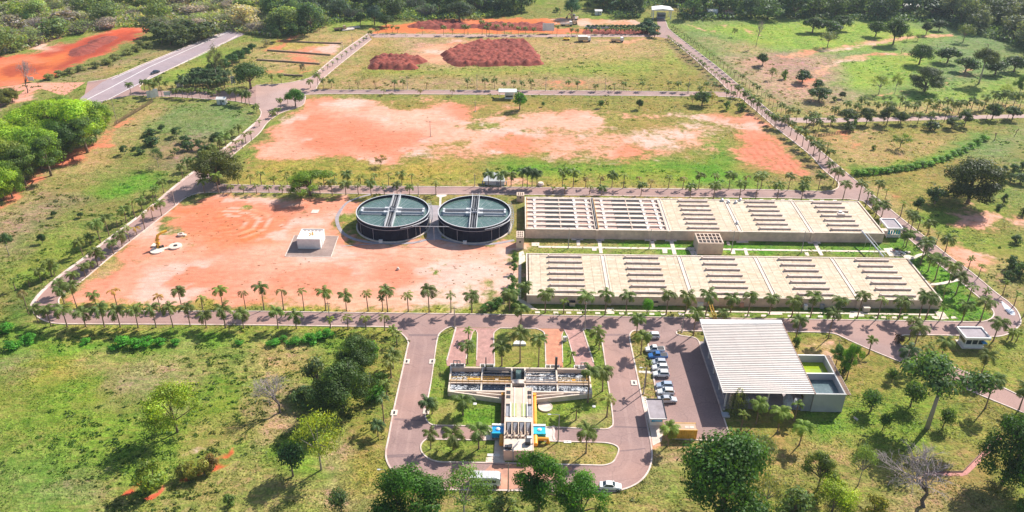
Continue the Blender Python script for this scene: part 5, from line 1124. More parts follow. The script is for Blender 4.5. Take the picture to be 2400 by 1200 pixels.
# far sheds and signs
c = gp(1549,42); t = thing('gate_canopy', 'white roofed gate canopy at the far end of the right avenue', 'gatehouse', c, 0)
for x in (-5.2,5.2):
    for y in (-3,3): B(x-.25,x+.25,y-.25,y+.25,0,5.2).obj('post', M['white'], t)
MB().add([(-6.5,-4,5.2),(6.5,-4,5.2),(5.6,4,5.4),(-5.6,4,5.4),(-6.5,-4,5.6),(0,-4.2,6.3),(6.5,-4,5.6),(5.6,4,5.8),(0,4.2,6.5),(-5.6,4,5.8)],[(3,2,1,0),(0,1,6,5,4),(4,5,8,9),(5,6,7,8),(2,3,9,8,7),(1,2,7,6),(3,0,4,9)]).obj('roof', M['white'], t)
B(-2.5,2.5,-1.5,1.5,0,3).obj('booth', M['grey'], t); B(-2.2,2.2,-1.56,-1.5,1.2,2.4).obj('window', M['glass'], t)
def hut(label, px, py, w, d, h, roofm, wallm, name='hut', cat='hut', rz=0, group=None):
    t = thing(name, label, cat, gp(px,py), rz, group)
    for q in ((-w/2,w/2,-d/2,-d/2+.15),(-w/2,w/2,d/2-.15,d/2),(-w/2,-w/2+.15,-d/2+.151,d/2-.151),(w/2-.15,w/2,-d/2+.151,d/2-.151)): B(*q,0,h).obj('wall', M[wallm], t)
    MB().add([(-w/2-.3,-d/2-.3,h),(w/2+.3,-d/2-.3,h),(w/2+.3,d/2+.3,h),(-w/2-.3,d/2+.3,h),(-w/2-.3,0,h+.7),(w/2+.3,0,h+.7)],[(3,2,1,0),(0,1,5,4),(2,3,4,5),(1,2,5),(3,0,4)]).obj('roof', M[roofm], t)
    B(-.45,.45,-d/2-.05,-d/2-.002,0,2.0).obj('door', M['grey'], t); B(w/4-.3,w/4+.4,-d/2-.04,-d/2-.003,1.1,1.9).obj('window', M['glass'], t)
hut('small white kiosk with blue-white walls by the left entrance road', 521,243, 3.6,2.6,2.4,'white','white')
hut('far white house peeping between dark trees beyond the gate canopy', 1668,36, 6,5,3.2,'white','white','house','house')
hut('far orange roofed house among the trees on the upper right', 1705,38, 7,5,3.2,'pinkbrick','cream','house','house')
hut('pale pink roofed house in the wood, upper right, left of two', 2034,30, 8,5,3.2,'slab','cream','house','house'); hut('pale roofed house in the wood, upper right, right of two', 2090,31, 8,5,3.0,'pinkbrick','cream','house','house')
hut('white roofed house in the wood at the upper right, furthest right', 2130,24, 9,6,3.2,'white','cream','house','house'); hut('white shed and van yard at the top edge above the excavators', 1402,34, 4,3,2.4,'white','white','house','shed')
hut('low white roofed store beside the path at the right edge of the wood', 2385,12, 8,6,3.2,'white','pinkbrick','house','house')
def board(label, px, py, w, h, z=1.4, rz=0, name='billboard', mat='white'):
    c = gp(px,py); t = thing(name, label, 'sign board', c, rz, 'sign boards'); B(-w/2,w/2,-.06,.06,z,z+h).obj('panel', M[mat], t)
    for x in (-w*.36,w*.36): MB().tube([(x,.08,0),(x,.08,z+h*.9)],.09,6).obj('post', M['pole'], t)
    MB().add([(-w/2,-.065,z),(w/2,-.065,z),(w/2,-.065,z+.12),(-w/2,-.065,z+.12)],[(0,1,2,3)]).obj('frame_strip', M['grey'], t)
board('leftmost of three white boards standing together by the left entrance', 352,232,2.2,3.0,.6,.5); board('middle of three white boards standing together by the left entrance', 360,232,2.2,3.2,.6,.5); board('rightmost of three white boards standing together by the left entrance', 367,230,2.0,3.6,.6,.5)
board('low white sign board among the palms by the left entrance road', 393,228,2.8,1.8,.8); board('white board in front of the dense palm grove', 423,209,3.0,1.8,1.2); board('tall white board at the right end of the palm grove', 548,205,1.8,3.2,2.0,.6)
board('white board with two posts behind the back road', 1285,78,6.5,4.2,1.4); board('small white sign at the edge of the red earth bank', 74,192,2.6,1.8,.6)
c = gp(1400,66); t = thing('plastic_tunnel', 'long low white covered bed beside the hedge behind the back road', 'shelter', c); MB().tube([(-7,0,.2),(7,0,.2)],1.0,12).obj('cover', M['rimw'], t); B(-7.4,7.4,-1.2,1.2,0,.12).obj('base', M['slab'], t)
# bus shelter with pale green roof on the cross road
c = gp(1195,231); t = thing('bus_shelter', 'small open shelter with pale green flat roof on the cross road', 'shelter', (c.x-1.0, c.y+1.0, 0))
for x in (-3.4,3.4):
    for y in (-1.8,1.8): MB().tube([(x,y,0),(x,y,3.2)],.1,6).obj('post', M['white'], t)
B(-4,4,-2.3,2.3,3.2,3.4).obj('roof', M['mintroof'], t)
B(-1.2,2.6,-1.6,1.2,0,1.9).obj('booth', M['white'], t); B(-.9,2.3,-1.66,-1.6,.8,1.6).obj('window', M['glass'], t)
# white plant compound by the mid road
c = gp(1160,432); t = thing('pump_shed', 'white lean-to pump shed among palms above the middle road', 'shed', c)
B(-3.2,3.4,-1,1.6,0,1.6).obj('wall', M['white'], t); MB().add([(-4,-1.3,1.6),(3.6,-1.3,1.6),(2.6,3.2,3.0),(-3.6,3.2,3.0),(-4,-1.3,1.75),(3.6,-1.3,1.75),(2.6,3.2,3.15),(-3.6,3.2,3.15)],[(3,2,1,0),(4,5,6,7),(0,1,5,4),(1,2,6,5),(2,3,7,6),(3,0,4,7)]).obj('roof', M['rimw'], t); B(.4,1.6,-1.06,-1.0,.3,1.3).obj('door', M['grey'], t)
for x in (-4.2,-3.4,3.9): MB().tube([(x,-.6,0),(x,-.6,1.5)],.22,8).obj('drum', M['grey'], t)
o = MB().lathe([(.9,0),(1.2,.5),(.9,1.2),(0,1.3)],10).obj('boulder', M['slab']); o.location = gp(1267,435); tag(o,'pale boulder beside the dense palm clump on the middle road','rock')

# ------------------------------------------------------------------ yellow davit and well pads on the red earth
c = gp(372,582); t = thing('davit_crane', 'yellow bent pipe davit standing on concrete pads in the red earth', 'pipe', c)
MB().tube([(0,0,0),(0,0,1.2),(.1,0,3.2),(.5,.3,4.4)], .4, 10).obj('riser', M['yellow'], t); MB().tube([(.4,.25,4.2),(1.3,1.0,4.7),(2.6,2.0,4.9)], .38, 10).obj('elbow_arm', M['yellow'], t)
for z in (.4,1.6,2.8): MB().tube([(0.05*z,0,z),(0.05*z,0,z+.18)], .68, 12).obj('flange', M['yellow'], t)
for x,y in ((-.5,.2),(.7,-.2),(1.2,.3)): MB().lathe([(.35,0),(.35,.9),(0,1.1)],8,(x,y,0)).obj('valve', M['dark'], t)
B(-2.4,-.6,.4,2.2,0,.5).obj('pad', M['slab'], t); MB().lathe([(2.0,0),(2.0,.35),(0,.38)],20,(.2,-1.6,0)).obj('pad', M['deckw'], t); MB().lathe([(1.9,0),(1.9,.45),(.7,.5),(.7,.1)],20,(4.6,1.0,0)).obj('well_ring', M['deckw'], t); MB().lathe([(.69,.3),(0,.3)],16,(4.6,1.0,0)).obj('well_cover', M['dark'], t)
MB().bar((1.6,-.9,.2),(3.4,.3,.2),1.0,.4).obj('pad', M['deckw'], t)
c = gp(424,552); t = thing('well_ring', 'broken concrete well ring on a grass patch in the red earth', 'well ring', c); MB().lathe([(.9,0),(1.0,.6),(.6,.7),(.55,.1)],12).obj('ring', M['slab'], t); B(.5,1.6,-.4,.5,0,.4).obj('slab_piece', M['deckw'], t)
o = MB().lathe([(.45,0),(.5,.3),(.25,.75),(0,.8)],8).obj('boulder', M['slab']); o.location = gp(933,632); tag(o,'lone pale stump on the red earth below the round tanks','rock')

# ------------------------------------------------------------------ heaps of red earth
def heap(label, px, n, rad, hgt, seed, dens=.75):
    P = gps(px); rg = np.random.default_rng(seed); x0=min(p.x for p in P); x1=max(p.x for p in P); y0=min(p.y for p in P); y1=max(p.y for p in P)
    cx, cy = (x0+x1)/2, (y0+y1)/2; X, Y = np.meshgrid(np.arange(x0-4,x1+4,dens), np.arange(y0-4,y1+4,dens)); Z = np.full(X.shape,-.3)
    k = 0; tries = 0; pts = []
    while k < n and tries < n*60:
        tries += 1; x, y = rg.uniform(x0,x1), rg.uniform(y0,y1)
        if not inside(np.array([x]),np.array([y]),P)[0] or any((x-a)**2+(y-b)**2 < (rad*.62)**2 for a,b in pts): continue
        pts.append((x,y)); r = rad*rg.uniform(.8,1.3); hh = hgt*rg.uniform(.7,1.25); Z = np.maximum(Z, hh*(1-np.sqrt((X-x)**2*.9+(Y-y)**2)/r)); k += 1
    Z = Z+(Z > 0)*(fbm(X,Y,.7,seed)-.5)*.7
    me = npmesh('earth_heap', np.stack([X-cx,Y-cy,Z],-1).reshape(-1,3), (lambda I: np.stack([I[:-1,:-1],I[:-1,1:],I[1:,1:],I[1:,:-1]],-1).reshape(-1,4))(np.arange(X.size).reshape(X.shape)), [M['redsoil']], smooth=False)
    o = inst('earth_heap', me); o.location = (cx,cy,0); tag(o, label, 'earth heap', 'heaps of dark red earth')
heap('largest field of dark red earth heaps, on the far field', [(1045,130),(1075,112),(1120,100),(1160,98),(1228,97),(1262,150),(1150,153),(1075,152),(1050,140)], 420, 3.0, 2.4, 5)
heap('smaller two-row patch of dark red earth heaps left of the large one', [(893,132),(945,134),(985,140),(985,146),(960,149),(965,160),(878,160),(880,145)], 60, 3.2, 2.6, 6)
heap('long dark red earth ridge behind the back road, left half', [(968,62),(1000,56),(1080,54),(1088,64),(1020,66)], 60, 4, 2.3, 7); heap('long dark red earth ridge behind the back road, right half', [(1110,62),(1150,58),(1270,60),(1272,70),(1160,69)], 60, 4, 2.1, 8)
heap('low red earth ridge below the hedge behind the back road', [(1375,73),(1530,74),(1530,78),(1375,78)], 40, 2.5, 1.3, 9)
heap('dark red spoil ridges along the top of the red bank', [(180,122),(255,88),(245,98),(185,128)], 26, 5, 1.5, 10, .9)
# low retaining edges of the stepped plots
for i,q in enumerate(([(697,99),(740,101),(800,103)],[(627,119),(700,124),(775,130)],[(602,141),(680,146),(750,151)],[(655,176),(710,179)])):
    P = gps(q); t = kerb(P, .8, .7, 'terrace_wall', 'terr'); del t['kind']; tag(t, ['uppermost','second from top','third from top','lowest'][i]+' low earth edge of the stepped plots left of the avenue', 'terrace wall', 'terrace walls')
for lab,q,n_ in (('upright stack of pale pipes at the top of the left plots', (815,70), 6), ('second pale stack lying right of the first at the top plots', (828,65), 4)):
    t = thing('pipe_stack', lab, 'pipe stack', gp(*q), .5)
    for k in range(n_): MB().tube([(-3.5,k*.7-1.6,.35),(3.5,k*.7-1.6,.35)],.33,8).obj('pipe', M['slab'], t)
# pond on the right bend
sheet('puddle', smooth(gps([(2348,706),(2356,712),(2375,728),(2379,738),(2370,738),(2358,728),(2350,716),(2347,708)])), [], .05, watermat('puddle_water',(.45,.5,.6),(.55,.6,.68),1.0,(.4,.7),.2,.1))
# brick footpath bottom right
fp = gps([(2163,1114),(2255,1116),(2268,1112),(2320,1060),(2350,1025),(2341,1022),(2312,1052),(2256,1107),(2165,1107)])
sheet('brick_footpath', fp, [], .03, surf('red_footpath', (.5,.22,.19), .9, .15, 1.2))
kerb(gps([(2165,1106.5),(2256,1106),(2311,1051),(2340,1021)]), .2, .25, 'path_edge', 'wood')
sheet('lawn_step', gps([(2002,976),(2012,983),(2009,987),(1999,979)]), [], .06, M['deckw'])
sheet('cross_path', gps([(1497,869),(1531,870),(1532,876),(1497,874)]), [], .05, M['slab'])
# objects along the reservoir front
for i,(px,py,w) in enumerate(((1341,716,1.5),(1536,716,1.1),(1640,718,1.6),(1737,718,1.0),(2029,729,1.6),(1887,724,.8),(1925,722,1.0))):
    c = gp(px,py); lab = ['beige planter trough full of plants against the reservoir front wall','beige box with dark top against the reservoir front wall','white cube tank beside the yellow ramp at the reservoir front wall','small pinkish box right of the yellow ramp at the reservoir wall','pale cube cabinet at the fourth pilaster of the reservoir front wall','little white stone unit against the reservoir front wall, right of the third pilaster','grey crate against the reservoir wall between two palms'][i]
    t = thing(('planter','cabinet','water_cube','cabinet','cabinet','cabinet','crate')[i], lab, ('planter','cabinet','tank','cabinet','cabinet','cabinet','crate')[i], c)
    mtn = 'white' if i == 2 else ('cream','cream','white','pinkbrick','deckw','white','grey')[i]
    B(-w/2,w/2,-.5,.5,0,1.2).obj('body', M[mtn], t); B(-w/2-.05,w/2+.05,-.55,.55,1.2,1.28).obj('lid', M['dark' if i in (0,1) else mtn], t)
    if i == 2: B(-w/2-1.0,-w/2-.02,-.45,.4,0,.8).obj('pump_box', M['cream'], t)
    if i == 0: B(-w/2-.5,-w/2-.1,-.3,.3,0,.6).obj('pot', M['dark'], t)
a0, a1 = gp(1663,706,2.9), gp(1676,747,.1); t = thing('loading_chute', 'bright yellow twin rail ramp leaning from the road to the reservoir roof', 'ramp', (a1.x, a1.y, 0)); d = a0-a1
for s in (-.35,.35): MB().bar((s,0,.15),(d.x+s,d.y,2.95),.18,.25).obj('rail', M['yellow'], t)
for k in range(9): MB().bar((-.35+d.x*k/8,d.y*k/8,.2+2.7*k/8),(.35+d.x*k/8,d.y*k/8,.2+2.7*k/8),.08).obj('rung', M['yellow'], t)

# ------------------------------------------------------------------ poles and lamp posts
def pole(px, py, ty, label, kind='pole', arm=0, cat='pole', r=.11):
    c = gp(px,py); h = height_to(c, ty); t = thing('lamp_post' if kind == 'lamp' else 'utility_pole', label, 'lamp post' if kind == 'lamp' else cat, c, 0, 'lamp posts and poles')
    MB().tube([(0,0,0),(0,0,h*.5),(0,0,h)], [r*1.25,r,r*.7], 8).obj('shaft', M['polec' if kind == 'pole' else 'pole'], t)
    MB().lathe([(r*2.2,0),(r*2.2,.25),(r*1.3,.3)],8).obj('base', M['slab'], t)
    if kind == 'lamp' or arm:
        MB().tube([(0,0,h-.05),(-.5 if arm < 2 else -1.0,0,h+.1),(-1.0 if arm < 2 else -1.8,0,h+.05)], .05, 5).obj('arm', M['pole'], t); B(-1.5 if arm < 2 else -2.4,-.9 if arm < 2 else -1.7,-.15,.15,h-.02,h+.1).obj('lamp_head', M['rimw'], t)
    else: B(-.6,.6,-.06,.06,h-.5,h-.38).obj('cross_arm', M['wood'], t); MB().lathe([(.06,0),(.06,.2)],6,(0,0,h)).obj('insulator', M['white'], t)
for a in ((1066,769,719,'tall pole at the corner where the loop leaves the front road, left side','pole'),(1370,773,708,'tall pole at the top of the right brick ramp','pole'),(775,767,708,'pole on the lower kerb of the front road above the dark trees','pole'),
          (1308,1035,972,'lamp post beside the yard right of the filter house','lamp',2),(1598,779,735,'pole on the grass nose at the top of the parking lot','lamp'),(1508,923,862,'lamp post on the left kerb of the parking grass strip','lamp'),(905,1131,1101,'short lamp post in the lawn left of the bottom bend','lamp'),
          (1191,1152,1086,'tall pole at the bottom kerb of the loop beside the bus','pole'),(1332,582,535,'lamp post on the lawn between the reservoirs, leftmost','lamp'),(1522,582,537,'lamp post on the lawn between the reservoirs, second from left','lamp'),(1714,590,541,'lamp post on the lawn between reservoirs, right of the valve house','lamp'),(1878,592,541,'lamp post on the lawn between the reservoirs, rightmost','lamp'),
          (981,460,431,'pole behind the left round tank beside the middle road','pole'),(1113,437,408,'pole on the upper kerb of the middle road left of the pump shed','pole'),(410,480,447,'pole where the middle road meets the left avenue','pole'),(1009,320,283,'lone pole in the middle of the bare red field','pole'),(1114,262,237,'lone pole at the right edge of the bare red field','pole'),
          (274,287,231,'tall pale pole beside the bright green thicket','pole'),(955,209,178,'pole on the cross road below the small red heaps','pole'),(1118,209,175,'thick brown pole on the cross road','pole'),(1279,213,180,'pole on the cross road right of the green shelter','pole'),(1418,214,183,'pole on the cross road, middle right','pole'),(1613,219,183,'pole on the cross road near its right end','pole'),
          (803,118,97,'pole beside the left avenue in the stepped plots','pole'),(826,101,80,'pole beside the upper end of the left avenue','pole'),(1962,826,795,'thin post with red soil at its foot behind the shed','pole'),(1355,902,0,'','')):
    if not a[3]: continue
    pole(*a)
# fence at the left entrance
fa, fb = gp(358,240), gp(270,294); t = thing('fence', 'long wooden post fence running down from the three white boards', 'fence', fa); n_ = 40
for k in range(n_+1):
    q = (fb-fa)*k/n_; B(q.x-.09,q.x+.09,q.y-.09,q.y+.09,0,1.5+.2*random.random()).obj('post', M['wood'], t)
for z in (.5,1.1): MB().bar((0,0,z),((fb-fa).x,(fb-fa).y,z),.05).obj('rail', M['wood'], t)
fa, fb = gp(1905,322), gp(2000,309); t = thing('fence', 'low dark fence crossing the grass right of the avenue', 'fence', fa)
for k in range(16): q=(fb-fa)*k/15; B(q.x-.08,q.x+.08,q.y-.08,q.y+.08,0,1.2).obj('post', M['wood'], t)
for z in (.4,1.0): MB().bar((0,0,z),((fb-fa).x,(fb-fa).y,z),.08,.2).obj('rail', M['wood'], t)
# ------------------------------------------------------------------ vegetation prototypes
def leaf_mesh(name, C, N, size, var, aspect=.62, rg=RNG):
    """rhombus leaf clumps at centres C facing N"""
    n = len(C); N = N/(np.linalg.norm(N, axis=1, keepdims=True)+1e-9)
    r = rg.normal(size=(n, 3)); T = np.cross(N, r); T /= np.linalg.norm(T, axis=1, keepdims=True)+1e-9; Bv = np.cross(N, T)
    s = (size*rg.uniform(.6, 1.35, n))[:, None]
    bend = N*s*.25
    V = np.stack([C-T*s-bend, C-Bv*s*aspect, C+T*s-bend, C+Bv*s*aspect], 1).reshape(-1, 3)
    q = np.arange(n*4).reshape(n, 4)
    col = np.repeat(var, 4, axis=0)
    return npmesh(name, V, q, [M['leaf']], [('leafvar', 'FLOAT_COLOR', col)])
def crown_pts(lobes, n, rg, shell=.35, low=.0, rag=.0):
    lobes = np.array(lobes, float); vol = lobes[:, 3]*lobes[:, 4]*lobes[:, 5]; k = rg.choice(len(lobes), n, p=vol**.8/(vol**.8).sum())
    d = rg.normal(size=(n, 3)); d /= np.linalg.norm(d, axis=1, keepdims=True); r = rg.uniform(0, 1, n)**shell*(1+rag*rg.normal(size=n))
    C = lobes[k, :3]+d*lobes[k, 3:6]*r[:, None]; N = d/lobes[k, 3:6]*.5+rg.normal(size=(n, 3))*.9; N[:, 2] += .5
    br = np.array([rg.uniform(.72, 1.25) for _ in lobes])[k]*rg.uniform(.7, 1.35, n)
    warm = rg.uniform(.85, 1.2, n)
    var = np.stack([br*warm, br, br*rg.uniform(.7, 1.2, n)], 1)
    m_ = C[:, 2] > low
    return C[m_], N[m_], var[m_]
def lobeset(rg, n, r0, h0, h1, size):
    out = []
    for i in range(n):
        a = rg.uniform(0, 6.28); z = rg.uniform(0, 1); rr = r0*math.sqrt(rg.uniform(.1, 1))*math.sqrt(max(.15, 1-(2*z-.75)**2*.75))
        s = size*rg.uniform(.7, 1.25); out.append((rr*math.cos(a), rr*math.sin(a), h0+(h1-h0)*z, s, s, s*.8))
    return out
def limb_mesh(name, lobes, h0, rad, mat, rg, nl=6, lean=0):
    mb = MB(); top = (lean, 0, h0); mb.tube([(0,0,-.01),(lean*.4,.0,h0*.5),top], [rad*1.35, rad, rad*.85], 8)
    for i in range(min(nl, len(lobes))):
        L = lobes[i]; p = Vector(L[:3]); t0 = Vector(top); mid = (t0+p)/2+Vector((rg.uniform(-.04,.04), rg.uniform(-.04,.04), .03))
        mb.tube([t0-Vector((0,0,.02)), mid, p], [rad*.7, rad*.42, rad*.15], 5, False)
    return mb.mesh(name, mat, smooth=True)
PROTO = {}
def proto(kind, seed, n, lobes_n, r0, h0, h1, size, leaf, trunk_h, rad, mat='bark', shell=.35, low=0., rag=.06, nl=6):
    rg = np.random.default_rng(seed); lobes = lobeset(rg, lobes_n, r0, h0, h1, size)
    C, N, v = crown_pts(lobes, n, rg, shell, low, rag)
    # normalise: width 1, height 1
    w = max(np.percentile(C[:, 0], 99)-np.percentile(C[:, 0], 1), np.percentile(C[:, 1], 99)-np.percentile(C[:, 1], 1)); hz = np.percentile(C[:, 2], 99.5)
    S = np.array([1/w, 1/w, 1/hz]); C = C*S; lobes = [tuple(np.array(L[:3])*S) for L in lobes]
    PROTO.setdefault(kind, []).append((limb_mesh('trunk', lobes, trunk_h, rad, M[mat], rg, nl), leaf_mesh('crown', C, N, leaf, v, rg=rg)))
for s in (1, 2): proto('dense', s, 15000, 34, .4, .24, .9, .165, .018, .2, .03, low=.08, rag=.07)
for s in (3, 4): proto('mango', s, 4200, 16, .34, .36, .8, .22, .03, .3, .035, low=.18)
for s in (5, 6): proto('broad', s, 8000, 19, .42, .38, .88, .14, .019, .36, .026, low=.2, rag=.1, nl=10)
for s in (7, 8): proto('airy', s, 2300, 14, .38, .45, .88, .17, .021, .4, .02, 'barkp', .6, .25, .15, 10)
for s in (9, 10): proto('yellow', s, 6500, 16, .38, .35, .85, .17, .02, .3, .02, 'bark', .55, .12, .12, 9)
proto('tall', 11, 4200, 16, .4, .72, .93, .16, .026, .66, .028, 'barkp', .4, .55, .1, 10)
proto('heart', 12, 1600, 10, .3, .45, .85, .22, .05, .25, .04, low=.2)
proto('shrub', 13, 900, 9, .36, .2, .75, .26, .06, .1, .05, low=.0); proto('shrub', 14, 900, 8, .38, .15, .7, .25, .06, .1, .05)
proto('topiary', 15, 1300, 9, .26, .45, .8, .28, .05, .35, .035, low=.3)
# woodland crowns: trunk and crown in one mesh is not needed, they are parts as well
for s in (16, 17, 18): proto('wood', s, 1900, 15, .4, .3, .82, .2, .04, .25, .03, low=.03, rag=.08)
def bareproto(seed, thick=False):
    rg = np.random.default_rng(seed); tr = MB(); tw = MB(); pts = []
    def grow(p, d, L, r, lev):
        q = p+d*L; mid = (p+q)/2+Vector(rg.normal(size=3)*L*.06)
        (tr if lev < 2 else tw).tube([p, mid, q], [r, r*.85, r*.65], 5 if lev < 2 else 3, False)
        if lev >= 6: return
        for _ in range(3 if lev else 4):
            a = rg.uniform(0, 6.28); sp = rg.uniform(.35, .75); ax = d.orthogonal().normalized(); ax.rotate(Matrix.Rotation(a, 3, d))
            nd = (d*math.cos(sp)+ax*math.sin(sp)+Vector((0,0,.12))).normalized(); grow(q, nd, L*rg.uniform(.62, .85), r*.6, lev+1)
    grow(Vector((0,0,-.01)), Vector((.03,.02,1)).normalized(), .25, .021, 0)
    for mb in (tr, tw):
        mx = max(abs(v[0]) for v in tw.v)*2; hz = max(v[2] for v in tw.v)
    for mb in (tr, tw): mb.v = [(v[0]/mx, v[1]/mx, v[2]/hz) for v in mb.v]
    PROTO.setdefault('bare', []).append((tr.mesh('trunk', M['darkbark']), tw.mesh('twigs', M['twig'])))
M['darkbark'] = surf('dark_bark', (.13,.1,.09), .95, .25, 3, world=False)
M['twig'] = surf('grey_twigs', (.34,.28,.28), .95, .2, 2, bump=0)
bareproto(21); bareproto(22)
def thicket(seed):
    """leafless grey scrub dome with a thin veil of leaves"""
    rg = np.random.default_rng(seed); lobes = lobeset(rg, 12, .36, .2, .7, .24)
    C, N, v = crown_pts(lobes, 900, rg, .3, .02, .05); tw = MB()
    for c in C[:520]:
        b = Vector((c[0]*.35, c[1]*.35, 0)); e = Vector(c); tw.tube([b, (b+e)/2+Vector(rg.normal(size=3)*.03), e], [.008, .006, .004], 3, False)
    S = 1.0
    PROTO.setdefault('thicket', []).append((tw.mesh('stems', M['twig']), leaf_mesh('crown', C, N, .03, v, rg=rg)))
thicket(23); thicket(24)
def willow():
    rg = np.random.default_rng(25); C = []; N = []
    for k in range(110):
        a = rg.uniform(0, 6.28); r = .44*math.sqrt(rg.uniform(.05, 1)); z0 = .98-.35*(r/.44)**2
        for j in range(26): C.append((r*math.cos(a)*(1+.012*j)+rg.normal()*.012, r*math.sin(a)*(1+.012*j)+rg.normal()*.012, max(.04, z0-j*.032*rg.uniform(.8, 1.1)))); N.append((math.cos(a), math.sin(a), .2))
    C = np.array(C); v = rg.uniform(.65, 1.3, (len(C), 1))*np.array([[1, 1, .9]])
    PROTO['willow'] = [(limb_mesh('trunk', [(0,0,.8,1,1,1),(.2,.1,.7,1,1,1),(-.2,.1,.75,1,1,1)], .5, .03, M['bark'], rg), leaf_mesh('crown', C, np.array(N), .025, v, rg=rg))]
willow()
# palms: crown of arching fronds with leaflets
def palm_crown(seed, nf, L, droop, sparse=1.0, up=.9):
    rg = np.random.default_rng(seed); V = []; F = []; colr = []
    for k in range(nf):
        a = 2.399*k+rg.normal()*.2; e = up*(1-.95*k/nf)+rg.normal()*.1; Lk = L*rg.uniform(.85, 1.12); seg = 9; p = np.array([0, 0, 0.]); sh = rg.uniform(.75, 1.25)
        old = k > nf*.86
        tint = np.array([1.25, 1.0, .8])*sh if old else np.array([1, 1, 1])*sh
        hd = np.array([math.cos(a), math.sin(a), 0]); sd_ = np.array([-math.sin(a), math.cos(a), 0]); P = [p]
        for j in range(seg):
            ang = e-droop*(j/seg)**1.3; p = p+(hd*math.cos(ang)+np.array([0, 0, 1])*math.sin(ang))*Lk/seg; P.append(p)
        for j in range(seg):
            a0, b0 = P[j], P[j+1]; n0 = len(V); w = .03
            V += [a0-sd_*w, a0+sd_*w, b0+sd_*w, b0-sd_*w]; F.append((n0, n0+1, n0+2, n0+3)); colr += [tint*1.1]*4
            if j == 0: continue
            ll = .62*L/2*math.sin(math.pi*(.12+.86*j/seg))**.7*sparse
            for s in (-1, 1):
                for h in (0., .5):
                    if rg.uniform() > sparse+.05: continue
                    q = a0+(b0-a0)*(h+.1); q2 = q+(b0-a0)*.5; fwd = (b0-a0)/np.linalg.norm(b0-a0)
                    tip = q+sd_*s*ll*.78+fwd*ll*.45+np.array([0, 0, -1])*ll*rg.uniform(.25, .6); n0 = len(V)
                    V += [q, q2, tip+fwd*.1, tip]; F.append((n0, n0+1, n0+2, n0+3)); colr += [tint*rg.uniform(.75, 1.3)]*4
    # crown shaft
    return npmesh('crown', np.array(V), np.array(F), [M['leaf']], [('leafvar', 'FLOAT_COLOR', np.clip(np.array(colr), 0, 2))])
PALM = {'full': [palm_crown(s, 16, 2.75, 1.95, 1.0, 1.05) for s in (31, 32, 33)], 'thin': [palm_crown(s, 9, 2.1, 1.9, .8, .8) for s in (34, 35)], 'small': [palm_crown(s, 10, 1.6, 1.5, .85, 1.0) for s in (36, 37)], 'wilt': [palm_crown(38, 9, 2.2, 2.6, .75, .5)]}
_pt = MB().tube([(0,0,0),(.0,0,.06),(0,0,.5),(0,0,1)], [.24,.17,.13,.115], 8); PALM_TRUNK = _pt.mesh('trunk', M['palmtrunk'], smooth=True)
PALMCOL = {'full': (.14,.2,.04), 'thin': (.19,.24,.05), 'small': (.19,.28,.04), 'wilt': (.28,.23,.08), 'dark': (.075,.13,.04), 'gold': (.42,.3,.05)}
ORD = ['first','second','third','fourth','fifth','sixth','seventh','eighth','ninth','tenth','eleventh','twelfth','thirteenth','fourteenth','fifteenth','sixteenth','seventeenth','eighteenth','nineteenth']
def ordw(i):
    if i < 19: return ORD[i]
    t_ = ['twentieth','thirtieth','fortieth','fiftieth','sixtieth','seventieth','eightieth','ninetieth']; T_ = ['twenty','thirty','forty','fifty','sixty','seventy','eighty','ninety']
    j = i+1; return t_[j//10-2] if j % 10 == 0 else T_[j//10-2]+' '+ORD[j % 10-1]
LOOK = {'full': 'full crowned', 'thin': 'thin crowned', 'small': 'young small', 'wilt': 'wilting brown'}
npalm = 0
def palm(px, py, ty, label, group, kind='full', tone=None, s=1.0):
    global npalm; npalm += 1
    c = gp(px, py); h = max(2.2, height_to(c, ty)); s = .96*s*random.uniform(.88, 1.1)
    t = thing('palm_tree', label, 'palm', c, random.uniform(0, 6.28), group)
    if h < 5: s *= .8 if kind == 'full' else .9
    up = {'full': 1.0, 'thin': .8, 'small': .9, 'wilt': .3}[kind]*s
    th = max(1.2, h-up)
    inst('trunk', PALM_TRUNK, t, scale=(1.0*s, 1.0*s, th)).rotation_euler = (random.uniform(-.03,.03), random.uniform(-.03,.03), 0)
    col = PALMCOL[tone or kind]; k = random.uniform(.85, 1.15); w = random.uniform(.92, 1.15)
    inst('crown', random.choice(PALM[kind]), t, (0, 0, th), (random.uniform(-.12,.12), random.uniform(-.12,.12), 0), (s, s, s*random.uniform(.9, 1.1)), (col[0]*k*w, col[1]*k, col[2]*k))
def prow(where, group, lst, kinds='full', s=1.0, frm='left'):
    lst = [q if len(q) > 3 else (*q, kinds) for q in lst]
    for i, q in enumerate(lst):
        palm(q[0], q[1], q[2], '%s palm, %s from the %s, %s' % (LOOK[q[3]], ordw(i), frm, where), group, q[3], q[4] if len(q) > 4 else None, s)
G_ = 'palms lining the plant roads'
prow('lower kerb of the front road', G_, [(89,755,717),(120,764,717),(158,766,716),(201,765,724),(245,766,715),(282,766,719),(324,768,719),(366,767,715),(406,767,713),(446,764,712),(484,768,732),(529,768,716),(571,769,727),(652,769,723),(695,770,731),(775,769,742,'small'),(816,770,737,'thin'),(858,772,738,'thin'),(902,774,737,'thin')], s=1.05)
prow('upper kerb below the red earth', G_, [(151,712,672),(181,722,662),(224,711,685),(275,719,676,'thin','gold'),(330,727,709,'small'),(376,723,688,'thin','gold'),(426,718,675),(475,724,692,'thin'),(522,718,672,'full','small'),(576,725,682,'wilt'),(619,726,665),(665,726,678,'wilt'),(713,727,676,'thin'),(764,728,677,'full','small'),(812,728,686),(863,729,680,'thin'),(897,729,692,'small','dark'),(909,731,673),(957,730,684,'thin'),(1006,732,672),(1057,732,686,'thin'),(1106,733,685),(1194,728,680)], s=1.0)
